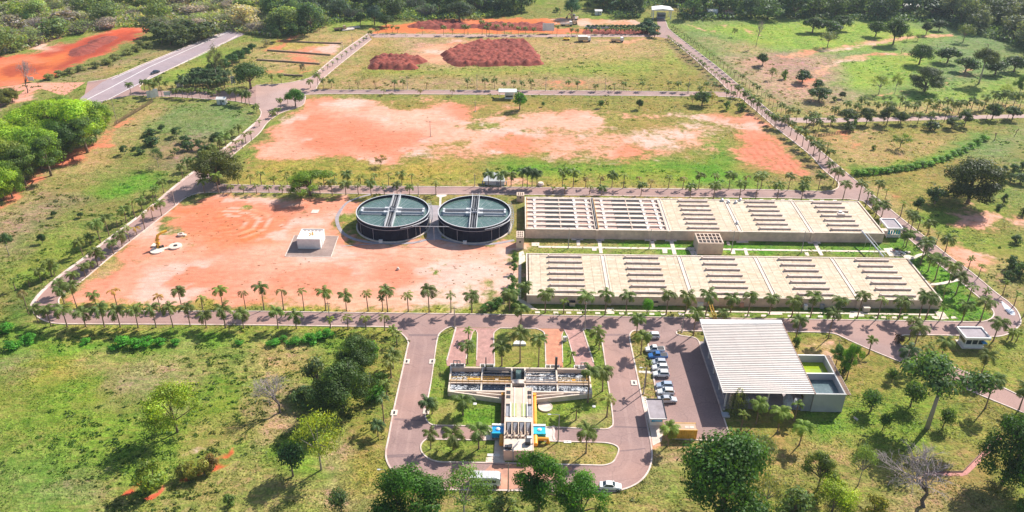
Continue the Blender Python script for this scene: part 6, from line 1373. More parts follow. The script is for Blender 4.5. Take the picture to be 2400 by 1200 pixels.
prow('kerb before the lower reservoir', G_, [(1220,770,717,'full'),(1231,705,663),(1278,733,679),(1321,734,699,'small'),(1371,737,684),(1418,738,681),(1467,736,684),(1561,737,683),(1607,731,687),(1654,738,683),(1712,732,692),(1752,740,686),(1803,736,690),(1855,742,697),(1899,744,686),(1960,746,697),(2009,745,684),(2056,747,695,'thin'),(2106,747,698),(2152,750,686),(2169,749,689),(2203,750,712,'small'),(2254,754,708),(2297,754,698)], s=1.08)
prow('front road right half, lower side', G_, [(1492,781,738),(1625,786,725),(1690,760,727),(1864,795,743),(1941,793,726),(2036,829,789,'small'),(2131,796,745,'full'),(2142,815,761),(2328,799,747)], s=1.05)
prow('round parking lot and shed front', 'palms on the lawns', [(1502,830,780,'full','small'),(1512,905,843,'small'),(1565,1045,995,'full','small'),(1736,1008,964,'small','small'),(1772,993,938,'full','small'),(1822,1013,957,'full','small'),(1861,985,938,'small'),(1873,1043,992,'full','small')])
prow('lawns inside the loop drive', 'palms on the lawns', [(1001,972,935,'full','dark'),(1010,1052,1010,'full'),(1013,970,940,'full'),(1063,1054,1010,'full'),(1085,972,930,'full'),(1096,852,802),(1098,795,767,'small'),(1122,1052,1000),(1176,857,803),(1219,849,771),(1262,859,787),(1337,852,820,'small'),(1350,984,950,'small'),(1373,1062,1001),(1378,943,862),(1398,808,770),(1404,820,792,'small'),(1412,917,862),(1422,977,925,'thin')], s=1.1)
prow('grass left of the loop drive', 'palms on the lawns', [(886,1022,990,'full','dark'),(900,991,925,'thin','dark'),(907,930,890,'thin'),(917,886,840,'thin'),(920,787,764,'small'),(922,863,822),(930,808,775,'thin')], s=1.1)
prow('by guard house and right driveway', 'palms on the lawns', [(2120,864,812,'full','dark'),(2160,862,806,'thin'),(2203,848,793),(2297,885,826),(2309,957,880),(2362,794,770,'small'),(2371,797,772,'small'),(2382,799,772,'small'),(2388,960,905,'full')], s=1.1)
prow('upper kerb of the middle road', G_, [(559,433,410,'thin'),(588,433,407,'thin'),(613,434,400,'thin'),(643,434,412,'small'),(674,434,408,'thin'),(760,436,400),(785,433,403,'thin'),(815,436,402),(846,435,410,'thin'),(879,435,405,'thin'),(911,435,403,'thin'),(942,435,402),(966,436,405,'thin'),(1145,438,402),(1173,438,402),(1198,438,404),(1225,438,396,'full','dark'),(1236,439,393,'full','dark'),(1247,438,399,'full','dark'),(1258,438,399,'full','dark'),(1318,438,397),(1343,439,396),(1372,440,415,'wilt'),(1406,440,413,'wilt'),(1434,440,404),(1461,441,405,'thin'),(1496,441,413,'wilt'),(1525,441,420,'wilt'),(1566,442,410,'thin'),(1600,443,414,'wilt'),(1637,443,405),(1673,444,405,'thin'),(1708,444,402),(1745,445,411,'wilt'),(1783,443,402),(1847,445,406),(1887,441,414),(1917,446,404)])
prow('lower kerb of the middle road', G_, [(480,454,418,'full','small'),(514,455,405,'full','small'),(542,452,432,'thin'),(571,452,434,'thin'),(602,454,428,'thin'),(631,452,433,'thin'),(662,453,434,'thin'),(751,457,426,'thin'),(779,458,420),(811,457,424),(840,457,428,'thin'),(870,458,422),(901,457,431,'thin'),(931,457,427),(960,456,433),(1022,455,424,'thin'),(1296,453,435,'small'),(1323,454,432,'small'),(1382,455,432,'thin'),(1410,458,434),(1502,459,427),(1617,464,431),(1672,466,427),(1733,466,423),(1771,467,405),(1821,467,428),(1878,468,428),(1975,468,424),(2012,470,423)], s=1.0)
prow('inner side of the right avenue', G_, [(1942,406,378),(1953,431,394),(1960,437,395),(2028,484,442,'thin'),(2044,490,463),(2052,508,475),(2066,508,472),(2117,578,545,'full'),(2128,525,493),(2123,579,540),(2157,620,565),(2167,600,556),(2175,635,594),(2191,656,600),(2209,703,672,'small'),(2224,663,615),(2240,690,640),(2268,708,664,'thin'),(2310,692,675,'small')], s=1.08, frm='top')
prow('outer side of the right avenue', G_, [(1919,356,326,'thin'),(1935,370,332,'thin'),(1940,382,350),(2055,463,424),(2073,472,441,'small'),(2110,508,471,'small'),(2134,540,500),(2150,541,505,'small'),(2173,552,518),(2193,574,543,'small'),(2215,591,553),(2268,633,600,'small'),(2292,651,618,'small'),(2350,690,655,'small'),(2376,717,683,'small'),(2398,742,705,'small')], frm='top')
# upper stretch of the right avenue: regular double row
A = gp(1820,299); Bp = gp(1568,88)
rl = []
for i in range(30):
    f = i/29; p = (1568+252*(f**1.25)-3, 90+209*(f**1.25)+1); rl.append((p[0], p[1], p[1]-(9+15*f**1.2), 'full' if i in (5,11,12,17,18,22,23,24,27,28) else 'thin'))
prow('inner kerb, upper right avenue', G_, rl, frm='far end', s=.85)
rl = []
for i in range(34):
    f = i/33; p = (1573+262*(f**1.2), 68+208*(f**1.2)); rl.append((p[0]+4, p[1], p[1]-(10+18*f**1.2), 'full' if i in (22,25,26,29,32) else ('thin' if i % 3 else 'small')))
prow('outer kerb, upper right avenue', G_, rl, frm='far end', s=.8)
prow('avenue below the park road corner', G_, [(1838,302,270),(1852,318,284),(1866,328,296),(1880,343,304),(1893,352,318),(1905,366,330),(1918,380,340)], frm='top')
prow('upper side of the cross road', G_, [(819,209,186,'thin'),(840,209,190,'wilt'),(880,209,188,'wilt'),(925,208,188),(945,208,187),(1000,209,192,'wilt'),(1096,208,184),(1137,209,183),(1159,209,183),(1181,208,193),(1204,210,188),(1223,210,190),(1245,211,186),(1331,212,189),(1353,212,190),(1396,214,197),(1440,213,193,'thin'),(1461,213,191),(1504,213,192),(1567,213,190),(1589,214,192),(1611,217,196),(1640,217,202),(1654,214,192),(1674,214,194)], s=.85)
prow('lower side of the cross road', G_, [(900,222,207,'thin'),(985,223,210,'wilt'),(1060,224,209,'wilt'),(1702,232,210),(1716,238,214),(1727,226,200),(1745,240,212),(1760,252,222),(1773,262,232)], s=.9)
prow('round the left road junction', G_, [(608,296,280,'thin'),(638,195,174),(640,276,260),(651,268,252),(658,253,230),(660,195,172),(675,244,226),(728,206,187),(746,209,171),(758,207,183),(777,206,185)], s=.95)
prow('left entrance road', G_, [(308,223,193),(340,213,186),(351,214,188),(355,221,187),(365,224,193),(372,212,184),(380,226,178),(390,208,190),(412,228,208),(428,230,206),(440,230,208),(451,232,206),(470,230,207),(488,231,209),(500,232,212),(513,222,206),(540,235,209),(553,238,206),(567,242,209),(577,246,214),(585,247,217),(602,262,244)], s=.95)
gl = []
for r_, (y, x0, x1, n_) in enumerate(((212,418,530,9),(204,428,535,10),(196,445,538,10),(188,460,530,8))):
    for k in range(n_): gl.append((x0+(x1-x0)*k/(n_-1)+random.uniform(-3,3), y+random.uniform(-2,2), y-26+random.uniform(-3,3), 'full', 'dark'))
gl.sort()
prow('dense grove by the entrance', 'palms of the dense grove', gl, s=.95)
prow('outer side of the left avenue', G_, [(37,680,652,'small'),(67,736,682,'wilt'),(70,672,650,'small'),(97,662,630),(108,656,640,'small'),(122,648,608),(128,643,620),(194,598,560),(213,571,549),(236,568,517),(256,552,504),(276,532,507,'small'),(297,521,485),(316,510,468,'small'),(333,492,464),(338,461,445,'small'),(362,482,450,'small'),(367,468,438),(384,452,419),(429,417,386),(441,400,371),(456,398,370),(478,380,352),(500,366,338),(516,352,322),(530,343,312),(545,332,305),(561,318,292)], frm='bottom')
prow('inner side of the left avenue', G_, [(145,690,655),(175,662,636,'full'),(201,650,619),(214,637,612),(230,624,582),(238,618,590),(267,596,563),(287,578,543),(304,566,528,'thin'),(321,550,530,'thin','gold'),(340,538,497,'thin'),(359,517,484,'thin','gold'),(379,505,470),(545,360,341,'thin'),(555,352,327,'thin'),(568,348,325,'thin'),(577,337,309,'thin'),(590,330,305,'thin')], frm='bottom')
prow('verge of the upper left avenue', G_, [(744,178,165,'small'),(757,171,159,'small'),(768,163,150,'small'),(780,155,143,'small'),(791,147,135,'small'),(801,138,126,'small'),(812,130,118,'small'),(823,122,110,'small'),(833,114,103,'small'),(843,106,95,'small'),(853,98,87,'small'),(860,93,82,'small')], s=.8, frm='bottom')
prow('back road behind the far field', G_, [(868,88,72),(885,80,66),(905,79,64,'thin'),(920,77,60),(932,78,62),(990,81,63,'thin'),(1040,82,60),(1060,82,66,'thin'),(1088,82,58),(1097,82,60),(1130,82,47),(1140,84,60),(1147,82,53),(1165,81,57),(1182,81,54),(1198,80,56),(1215,82,62),(1232,81,63),(1251,82,65),(1305,84,58),(1339,84,66),(1352,83,68),(1372,82,64),(1385,86,69),(1403,80,63),(1420,80,66),(1431,79,64),(1442,80,66),(1453,79,65),(1464,80,66),(1475,79,64),(1486,80,66),(1497,79,64),(1508,80,65),(1519,79,63),(1530,80,64),(1541,79,63)], s=.85)
prow('upper side of the park road', 'palms along the park side road', [(1848,286,252),(1866,282,256),(1912,287,264),(1900,292,262),(1952,287,250),(1982,263,236),(2007,270,243),(2016,256,228),(2030,259,238),(2052,264,241),(2075,266,238),(2090,262,240),(2108,253,224),(2118,270,238),(2140,268,244),(2147,262,238),(2170,264,231),(2185,268,244),(2198,268,235),(2217,262,229),(2232,266,240),(2245,268,235),(2262,262,238),(2275,262,230),(2292,262,238),(2305,256,222),(2325,251,214),(2335,256,220),(2345,256,213),(2356,251,214),(2375,249,217),(2390,250,217)], s=1.0)
prow('lower side of the park road', 'palms along the park side road', [(1815,298,268),(1830,302,278),(1888,300,272),(1905,301,272),(1918,304,280),(1945,300,272),(1985,292,262),(2030,292,268),(2070,290,264),(2105,290,266),(2150,290,262),(2180,288,262),(2212,286,252),(2260,284,256),(2310,283,258),(2360,282,256)], s=1.0)

# ------------------------------------------------------------------ broadleaf trees
LEAFC = {'dense': (0.075, 0.15, 0.03), 'mango': (0.06, 0.115, 0.035), 'broad': (0.11, 0.21, 0.035), 'airy': (0.18, 0.24, 0.08), 'yellow': (0.22, 0.3, 0.03), 'tall': (0.09, 0.17, 0.055), 'heart': (0.08, 0.24, 0.02), 'shrub': (0.11, 0.21, 0.04), 'topiary': (0.075, 0.15, 0.03), 'willow': (0.17, 0.21, 0.09), 'wood': (0.08, 0.13, 0.05), 'thicket': (0.32, 0.32, 0.2), 'bare': (0.2, 0.18, 0.12)}
LIFT = 1.7
LEAFC = {k_: tuple(x*1.2 for x in v_) for k_, v_ in LEAFC.items()}
def tree(kind, px, py, wpx, ty, label, group=None, col=None, name='tree', cat='tree', off=0.0, maxh=None, v=None):
    c = gp(px, py); w = wpx*mpp(c); h = max(1.0, height_to(c, ty))
    if maxh: h = min(h, maxh)
    t = thing(name, label, cat, c, random.uniform(0, 6.28), group)
    P = PROTO[kind]; tr, cr = P[v if v is not None else random.randrange(len(P))]
    cc = tuple(x*LIFT for x in col) if col else LEAFC[kind]; k = random.uniform(.88, 1.14)
    tn = 'stems' if kind == 'thicket' else 'trunk'; cn = 'twigs' if kind == 'bare' else 'crown'
    inst(tn, tr, t, scale=(w, w, h)); inst(cn, cr, t, scale=(w, w, h), color=(cc[0]*k, cc[1]*k, cc[2]*k)); return t
BG = (.2,.3,.025)   # bright yellow green of the thicket on the left
T = tree
# front
T('dense', 838,888,106,796, 'dark bushy tree left of the loop drive, upper of the pair', col=(.04,.075,.015)); T('dense', 802,966,134,860, 'dark bushy tree left of the loop drive, lower and larger of the pair', col=(.04,.075,.015))
T('shrub', 745,908,60,843, 'pale grey-green shrub at the left foot of the two dark trees', col=(.13,.17,.07), name='shrub', cat='shrub'); T('shrub', 715,950,56,912, 'low dark shrub left of the lower dark tree', col=(.06,.1,.035), name='shrub', cat='shrub'); T('shrub', 870,845,40,800, 'bright green shrub at the right edge of the upper dark tree', col=(.07,.19,.02), name='shrub', cat='shrub'); T('shrub', 880,935,44,905, 'bright green shrub right of the lower dark tree', col=(.07,.19,.02), name='shrub', cat='shrub'); T('shrub', 893,905,34,875,'leafy shrub between the lower dark tree and the loop drive palms', col=(.08,.16,.03), name='shrub', cat='shrub')
T('yellow', 416,1013,122,912, 'round yellow-green tree alone in the left meadow'); T('airy', 753,1101,104,976, 'airy yellow-topped tree with a pale forked trunk in the left meadow', col=(.2,.25,.035)); T('topiary', 687,1116,58,1046, 'small dark lobed tree in the meadow left of the airy yellow one', col=(.03,.07,.025)); T('bare', 658,968,95,893, 'bare leafless tree in the left meadow above the airy yellow tree')
T('topiary', 801,1203,46,1150, 'small grey-green tree at the bottom edge left of the big dense tree', col=(.07,.11,.045)); T('dense', 960,1228,158,1113, 'big dense green tree at the bottom edge left of the bus', col=(.045,.12,.012)); T('airy', 1088,1215,118,1108, 'mid green loose tree in front of the bus', col=(.1,.18,.04))
T('broad', 1262,1205,138,1071, 'tall mid-green tree at the bottom edge just right of the bus', col=(.055,.145,.014)); T('broad', 1362,1232,118,1130, 'mid-green tree cut by the bottom edge below the white saloon', col=(.055,.145,.014)); T('shrub',1180,1215,70,1172,'pale green bush at the bottom edge between bus and tree', col=(.14,.19,.06), name='shrub', cat='shrub')
T('dense', 1682,1236,212,1043, 'largest dark dense tree at the bottom edge below the container', col=(.035,.085,.012)); T('airy', 1767,1105,74,1018, 'grey-green airy tree behind the largest dark tree', col=(.1,.13,.06)); T('airy', 1790,1205,70,1110, 'thin grey-green tree right of the largest dark tree', col=(.11,.13,.06))
T('broad', 1916,1147,82,1067, 'dark olive tree in the bottom right lawn', col=(.07,.1,.02)); T('airy', 2011,1138,56,1045, 'slim airy tree right of the dark olive one in the bottom lawn', col=(.1,.15,.05)); T('bare', 2165,1187,165,1072, 'large bare grey tree in front of the red footpath')
T('yellow', 1950,1198,96,1133, 'yellow-green bush at the bottom edge right of centre', col=(.18,.24,.02), name='shrub', cat='shrub'); T('shrub', 1855,1205,80,1150, 'grey-green bush at the bottom edge right of the largest dark tree', col=(.1,.15,.04), name='shrub', cat='shrub'); T('shrub', 2050,1205,56,1168, 'small golden bush at the bottom edge right of the yellow-green bush', col=(.2,.2,.03), name='shrub', cat='shrub')
T('dense', 2352,1128,134,985, 'big dark tree spreading over the red footpath at lower right', col=(.035,.085,.012)); T('tall', 2173,1003,155,850, 'tall tree with a bare slanting trunk and flat crown, right of the wet basins'); T('shrub', 2398,1200,40,1170, 'small bush in the bottom right corner', name='shrub', cat='shrub')
T('topiary', 2041,963,46,919, 'round clipped dark tree on the right lawn, leftmost of four'); T('topiary', 2133,953,48,903, 'round clipped dark tree on the right lawn, topmost of four'); T('topiary', 2068,1008,26,971, 'smallest round clipped tree on the right lawn'); T('topiary', 2210,1001,34,960, 'round clipped tree right of the long slanting trunk', col=(.06,.11,.02)); T('topiary', 2090,893,20,866, 'tiny round tree below the right driveway')
T('broad', 1984,889,50,806, 'bright green lobed tree behind the wet basins', col=(.09,.2,.02)); T('broad', 1958,858,42,812, 'dark green tree at the back corner of the wet basins', col=(.05,.12,.02)); T('shrub', 1974,880,20,846, 'small dark bush beside the wet basins wall', col=(.03,.06,.02), name='shrub', cat='shrub'); T('willow', 1726,966,52,911, 'drooping willow-like tree at the left front post of the shed', name='willow_tree'); T('shrub', 1862,822,22,790, 'dark shrub behind the shed roof corner', name='shrub', cat='shrub'); T('topiary',1516,738,24,703,'round bright green tree against the reservoir front wall', col=(.07,.19,.015)); T('shrub',2105,803,22,783,'dark red-brown bush in the kerb nose of the right driveway', col=(.06,.035,.02), name='shrub', cat='shrub')
# bushes along the meadow edge
for i,(x,y,w,ty) in enumerate(((285,812,46,792),(318,812,36,794),(345,808,34,792),(375,806,30,793),(412,806,26,795),(640,808,30,796),(690,806,34,793),(728,802,34,785),(745,795,30,780),(770,790,28,772),(665,800,22,788),(560,806,22,797),(200,804,26,796),(70,800,34,785),(30,815,40,800),(10,780,40,760))):
    T('shrub', x,y,w,ty, 'bright green bush, %s from the left in the line below the front road palm shadows' % ordw(sorted([285,318,345,375,412,640,690,728,745,770,665,560,200,70,30,10]).index(x)), 'bushes below the front road', (.06,.2,.02), 'shrub', 'shrub')
for i,(x,y,w,ty,cc) in enumerate(((358,1145,66,1083,(.12,.17,.03)),(430,1118,28,1090,(.14,.15,.04)),(452,1118,36,1084,(.17,.17,.04)),(480,1112,44,1078,(.16,.16,.04)),(500,1100,34,1065,(.18,.13,.05)),(540,1190,30,1158,(.1,.16,.04)))):
    T('shrub', x,y,w,ty, ['largest spiky bush beside the red scars in the lower left meadow','small bush second from left among the red scars','olive bush in the middle of the red scars','olive bush right of the middle among the red scars','reddish bush at the right end of the red scars','low bush near the bottom edge below the red scars'][i], 'bushes round the red scars', cc, 'shrub', 'shrub')
# middle distance
T('dense', 513,432,102,356, 'big dark olive tree where the middle road meets the left avenue', col=(.07,.085,.018)); T('broad', 727,458,108,401, 'wide bright olive tree on the middle road left of the round tanks', col=(.09,.15,.015)); T('heart', 1218,257,31,218, 'bright green heart-shaped tree by the green roofed shelter'); T('mango', 693,249,38,209, 'round bright green tree at the left road junction', col=(.045,.14,.015))
T('mango', 588,208,72,148, 'big dark round tree above the left junction'); T('airy', 510,196,36,104, 'tall feathery tree rising from the palm grove', col=(.09,.1,.06)); T('airy',893,389,28,362,'small thin tree on the bare red field', col=(.2,.15,.06)); T('mango',1498,256,16,233,'small round tree in the middle field, right of centre'); T('topiary',1408,253,12,236,'tiny round tree in the middle field, left of the small round one'); T('topiary',1272,250,8,239,'tiniest tree in the middle field near the heart-shaped tree'); T('mango',1645,247,38,215,'loose green tree cluster under the cross road, biggest of three', col=(.06,.11,.03)); T('airy',1622,244,24,222,'thin tree left of the cluster under the cross road'); T('airy',1668,244,24,214,'yellowish tree right of the cluster under the cross road', col=(.2,.2,.03)); T('shrub',1703,258,16,237,'small round bush near the right end of the middle field'); T('shrub',1737,260,18,240,'low round bush beside the right avenue, end of the middle field')
for i,(x,y,w,ty) in enumerate(((527,165,28,138),(545,152,28,126),(561,143,28,118),(577,133,24,111),(592,121,18,102),(470,186,40,158),(500,178,40,150))): T('mango',x,y,w,ty,'dark round tree, %s from the left in the chain behind the palm grove' % ordw([470,500,527,545,561,577,592].index(x)),'tree chain behind the palm grove',(.035,.085,.025))
T('mango',690,92,30,61,'small dark tree pair on the stepped plots, left one'); T('mango',711,92,24,62,'small dark tree pair on the stepped plots, right one'); T('mango',652,98,24,70,'dark tree at the top left of the stepped plots'); T('thicket',625,108,30,86,'grey scrub at the left edge of the stepped plots'); T('airy',711,176,14,148,'thin grey tree on the lowest stepped plot', col=(.12,.1,.1))
T('dense', 2268,475,128,376, 'very large dark round tree in the right meadow', col=(.045,.065,.015)); T('mango',2190,478,42,440,'dark tree at the left foot of the very large round tree'); T('mango',2150,492,26,463,'small dark tree left of the very large round tree'); T('airy',2109,347,42,312,'small spreading tree alone in the right meadow', col=(.09,.15,.03)); T('shrub',2047,351,10,340,'tiny dark bush left of the small spreading tree'); T('bare',2122,387,14,362,'dead sapling standing in the green ditch')
for i,(x,y,w,ty) in enumerate(((2332,405,20,388),(2352,402,18,388),(2375,403,24,384),(2345,432,24,405),(2368,426,22,408),(2390,430,34,408),(2395,398,20,380),(2395,505,14,486),(2352,478,16,455),(2340,492,14,480),(2380,570,24,552),(2372,630,36,600),(2390,650,30,620),(2362,655,24,636))): T('shrub' if i != 5 else 'mango',x,y,w,ty,'dark bush in the right meadow, %s of a loose scatter at the right edge' % ordw(i),'bushes at the right edge',(.045,.085,.03),'shrub','shrub')
T('bare',2330,330,34,292,'leaning bare tree at the right edge of the green ditch'); T('bare',2380,315,30,285,'second leaning bare tree at the far right edge')
# savanna
for i,(x,y,w,ty,k) in enumerate(((2154,151,50,104,'mango'),(2220,147,50,112,'mango'),(2262,169,50,136,'mango'),(2332,175,50,142,'mango'),(2376,168,48,132,'mango'),(1880,193,42,165,'mango'),(1919,236,50,205,'mango'),(1915,209,30,187,'mango'),(2167,214,68,158,'dense'),(1904,76,46,42,'mango'),(1945,80,52,50,'mango'),(1970,70,44,36,'mango'),(2093,104,48,45,'mango'),(2052,85,40,50,'mango'),(1939,111,42,74,'airy'),(1787,154,30,126,'mango'))):
    T(k,x,y,w,ty,['round dark tree with a clear shadow, left of the savanna row','flat dark tree second in the savanna row','dark flat tree in the savanna row, left of the tall pole-stemmed one','dark flat tree in the savanna row, second from right','dark flat tree at the right edge of the savanna row','single dark umbrella tree on the pink savanna','wide dark umbrella tree just above the park road','small dark tree above the wide umbrella tree','broad grey-green clump in the middle of the savanna','dark tree pair at the top of the savanna, left one','dark tree pair at the top of the savanna, right one','dark tree at the top behind the pair','dark tall tree in the upper savanna centre','dark tree left of the tall one in upper savanna','pale loose tree below the dark pair','small dark tree beside the upper right avenue'][i],'savanna trees', (.05,.075,.03) if k == 'dense' else ((.12,.15,.08) if k == 'airy' else None))
T('tall',2294,196,56,116,'pole-stemmed tree with a wide crown in the savanna row', col=(.06,.08,.04)); 
for i,(x,y,w,ty,k) in enumerate(((1973,231,16,215,'mango'),(1955,238,12,226,'shrub'),(2059,221,40,177,'airy'),(2096,221,24,170,'airy'),(1772,110,36,44,'bare'),(1720,86,14,65,'airy'),(1808,186,20,158,'airy'),(1838,185,14,163,'shrub'),(2125,95,22,72,'airy'),(2150,96,16,80,'airy'),(2112,125,18,97,'bare'),(2195,116,16,88,'bare'),(2257,98,40,58,'airy'),(2315,115,26,88,'bare'),(2388,222,30,178,'broad'),(2170,82,24,52,'mango'),(2200,72,30,48,'mango'),(2135,178,20,160,'bare'),(2000,300,16,280,'shrub'),(2350,240,30,196,'airy'))):
    T(k,x,y,w,ty,'slight %s on the upper right savanna, %s of a scatter' % ({'bare':'bare tree','airy':'thin pale tree','shrub':'dark bush','mango':'dark round tree','broad':'leafy tree'}[k], ordw(i)),'small savanna trees',{'mango':(.035,.06,.025)}.get(k))
for i,(x,y,w,ty,k) in enumerate(((1985,290,44,256,'broad'),(2030,291,40,255,'broad'),(2078,292,42,250,'broad'),(2110,290,30,262,'mango'),(2260,296,36,262,'broad'),(2325,279,36,244,'mango'),(2372,280,34,250,'mango'),(2230,300,40,275,'broad'),(1990,306,28,286,'shrub'),(2180,303,36,282,'shrub'))):
    T(k,x,y,w,ty,'leafy tree among the park road palms, %s in the order left to right' % ordw(sorted([1985,2030,2078,2110,2260,2325,2372,2230,1990,2180]).index(x)),'trees among the park road palms',(.06,.09,.035))
# left field scatter
for i,(x,y,w,ty,k) in enumerate(((292,362,24,341,'broad'),(315,352,14,344,'shrub'),(350,318,30,302,'shrub'),(380,308,16,292,'mango'),(415,320,32,298,'broad'),(355,340,40,320,'shrub'),(372,392,30,348,'airy'),(410,366,20,346,'airy'),(440,352,30,330,'shrub'),(470,350,26,330,'broad'),(510,340,34,312,'broad'),(128,508,14,495,'mango'),(189,510,14,499,'mango'),(100,570,18,549,'mango'),(22,600,30,548,'tall'),(330,360,20,348,'shrub'),(435,335,30,318,'shrub'),(480,365,30,340,'shrub'))):
    T(k,x,y,w,ty,'small %s in the field left of the avenue, %s from the left' % ({'broad':'leafy tree','shrub':'green shrub','mango':'dark round bush','airy':'thin young tree','tall':'leaning tree'}[k], ordw(sorted([292,315,350,380,415,355,372,410,440,470,510,128,189,100,22,330,435,480]).index(x))),'young trees in the left field',(.06,.11,.04) if k != 'mango' else None)
# thicket of bright crowns, far left
for i,(x,y,w,ty,k,c_) in enumerate(((60,330,120,262,'dense',BG),(120,320,120,240,'dense',BG),(185,340,120,236,'dense',BG),(225,325,90,240,'broad',(.1,.17,.025)),(205,358,100,275,'broad',(.06,.1,.025)),(150,372,90,290,'dense',(.05,.1,.02)),(40,375,110,298,'dense',BG),(100,398,110,300,'dense',(.12,.2,.02)),(120,412,90,320,'broad',(.07,.12,.025)),(20,430,100,330,'dense',(.13,.17,.03)),(60,435,90,345,'broad',(.09,.14,.03)),(5,470,90,385,'dense',BG),(30,465,60,380,'dense',(.1,.17,.02)),(-20,380,110,280,'dense',BG),(160,300,90,228,'dense',(.1,.16,.03)),(85,292,70,238,'broad',(.1,.15,.03)),(240,300,50,252,'dense',BG))):
    T(k,x,y,w,ty,'bright yellow-green tree of the left thicket, %s counting from the left edge' % ordw(sorted([60,120,185,225,205,150,40,100,121,20,61,5,30,-20,160,85,240]).index(x if x not in (120,60) or (y not in (412,435)) else x+1)),'left thicket trees',c_)
for i,(x,y,w,ty) in enumerate(((15,245,40,208),(30,238,30,206),(-5,250,40,212))): T('dense',x,y,w,ty,'olive bush by the dirt track at the left edge, %s' % ['middle','rightmost','cut by the edge'][i],'bushes by the dirt track',(.12,.13,.035),'shrub','shrub')
for i,(x,y) in enumerate(((430,108),(450,100),(470,96),(400,104),(380,100),(490,88),(365,86),(415,92),(440,84),(300,128),(320,120),(270,140),(350,112),(330,108),(250,150),(225,158),(190,166),(165,172),(140,178),(115,186))): T('wood' if i < 9 else 'shrub',x,y,(52 if i < 9 else 26),y-(36 if i < 9 else 13),'dark roadside tree above the highway, %s counted down the slope' % ordw(i) if i < 9 else 'scrubby bush between red bank and highway, %s counted down the slope' % ordw(i-9),'roadside trees above the highway' if i < 9 else 'bushes between red bank and highway',(.07,.095,.04) if i < 9 else (.14,.16,.06),'tree' if i < 9 else 'shrub','tree' if i < 9 else 'shrub')
T('bare',65,218,40,142,'thin bare tree standing before the red bank')
# dense shrubs left of the lower reservoir and ditch hedge
for i,(x,y,w,ty) in enumerate(((1200,668,22,646),(1206,690,26,662),(1193,700,30,678),(1165,718,28,698),(1150,725,30,708),(1206,720,26,696),(1204,640,20,618),(1208,612,17,592),(1135,728,22,715))): T('shrub' if i % 2 else 'broad',x,y,w,ty,'green bush left of the lower reservoir wall, %s counted from the top' % ordw(sorted([668,690,700,718,725,720,640,612,728]).index(y)),'bushes left of the lower reservoir',(.06,.14,.025),'shrub','shrub')
for i in range(22):
    f = i/21; x = 2005+300*f; y = 410-22*f-60*f**3; T('shrub',x,y,22,y-10-4*random.random(),'low green bush in the ditch hedge of the right meadow, %s from the left' % ordw(i),'ditch hedge bushes',(.09,.2,.02),'shrub','shrub')
for i,(x,y) in enumerate(((1245,52),(1240,58),(1255,60),(1232,64),(1262,66),(1240,70),(1255,74),(1262,80))): T('mango',x+272,y+8,24,y-8,'dark tree in the clump at the gate canopy, %s of eight by distance' % ordw(i),'clump at the gate canopy',(.03,.075,.04))
for i in range(17): T('shrub',1378+i*9.6,66,13,58,'bushy piece of the hedge behind the back road, %s from the left' % ordw(i),'hedge pieces behind the back road',(.04,.09,.045),'shrub','shrub')

# ------------------------------------------------------------------ woods round the top: every near tree is its own, the depths are one mass
def wood(poly, n, wr, hr, cols, label, group, kinds=('wood',), seed=1, mind=.45):
    P = gps(poly); rg = random.Random(seed); x0=min(p.x for p in P); x1=max(p.x for p in P); y0=min(p.y for p in P); y1=max(p.y for p in P); got = []; tries = 0
    while len(got) < n and tries < n*80:
        tries += 1; x, y = rg.uniform(x0,x1), rg.uniform(y0,y1)
        if not inside(np.array([x]),np.array([y]),P)[0]: continue
        w = rg.uniform(*wr)
        if any((x-a)**2+(y-b)**2 < (mind*(w+c_))**2 for a,b,c_ in got): continue
        got.append((x,y,w)); k = rg.choice(kinds); cc = rg.choice(cols)
        t = thing('tree' if k != 'thicket' else 'scrub', label[k] if isinstance(label, dict) else label, 'tree' if k != 'thicket' else 'scrub', (x,y,0), rg.uniform(0,6.28), group[k] if isinstance(group, dict) else group)
        tr, cr = rg.choice(PROTO[k]); h = rg.uniform(*hr)*(.62 if k == 'thicket' else 1)
        inst('stems' if k == 'thicket' else 'trunk', tr, t, scale=(w,w,h)); q = rg.uniform(.8,1.2); inst('twigs' if k == 'bare' else 'crown', cr, t, scale=(w,w,h), color=(cc[0]*q,cc[1]*q,cc[2]*q))
DK = [(.1,.175,.085),(.115,.2,.085),(.135,.215,.085),(.09,.15,.1)]; GR = [(.42,.38,.33),(.44,.41,.31),(.36,.42,.2),(.46,.4,.38)]; MG = [(.27,.36,.12),(.33,.43,.11),(.2,.28,.11)]
wood([(-80,135),(-80,-20),(640,-20),(690,50),(640,85),(560,75),(520,72),(480,88),(360,62),(280,62),(140,88),(50,120)], 105, (11,19), (8,13), MG+GR, {'wood':'green tree in the mixed wood above the red bank','thicket':'grey leafless scrub in the wood above the red bank'}, {'wood':'leafy trees of the upper left wood','thicket':'grey scrub of the upper left wood'}, ('wood','thicket','thicket'), 41, .36)
wood([(620,-20),(1230,-20),(1230,30),(1130,42),(1050,40),(1000,46),(930,40),(870,46),(790,50),(740,72),(680,80),(640,70)], 66, (10,17), (10,16), DK+MG[:1], {'wood':'dark tree in the wood behind the red ridges','thicket':'grey domed scrub in the wood behind the red ridges'}, {'wood':'trees of the top centre wood','thicket':'scrub of the top centre wood'}, ('wood','wood','wood','thicket'), 42, .36)
T('mango',878,58,36,13,'single dark round tree on the bright grass at the top, beside the orange earth', col=(.025,.055,.045)); T('mango',845,60,24,28,'small dark tree left of the single dark round tree at the top'); T('broad',726,62,52,14,'bright green round tree at the top of the left avenue', col=(.05,.13,.04)); T('mango',905,62,34,36,'dark bushy tree right of the single dark round tree at the top'); T('mango',1077,50,62,5,'large dark olive tree behind the long red ridge', col=(.045,.07,.04))
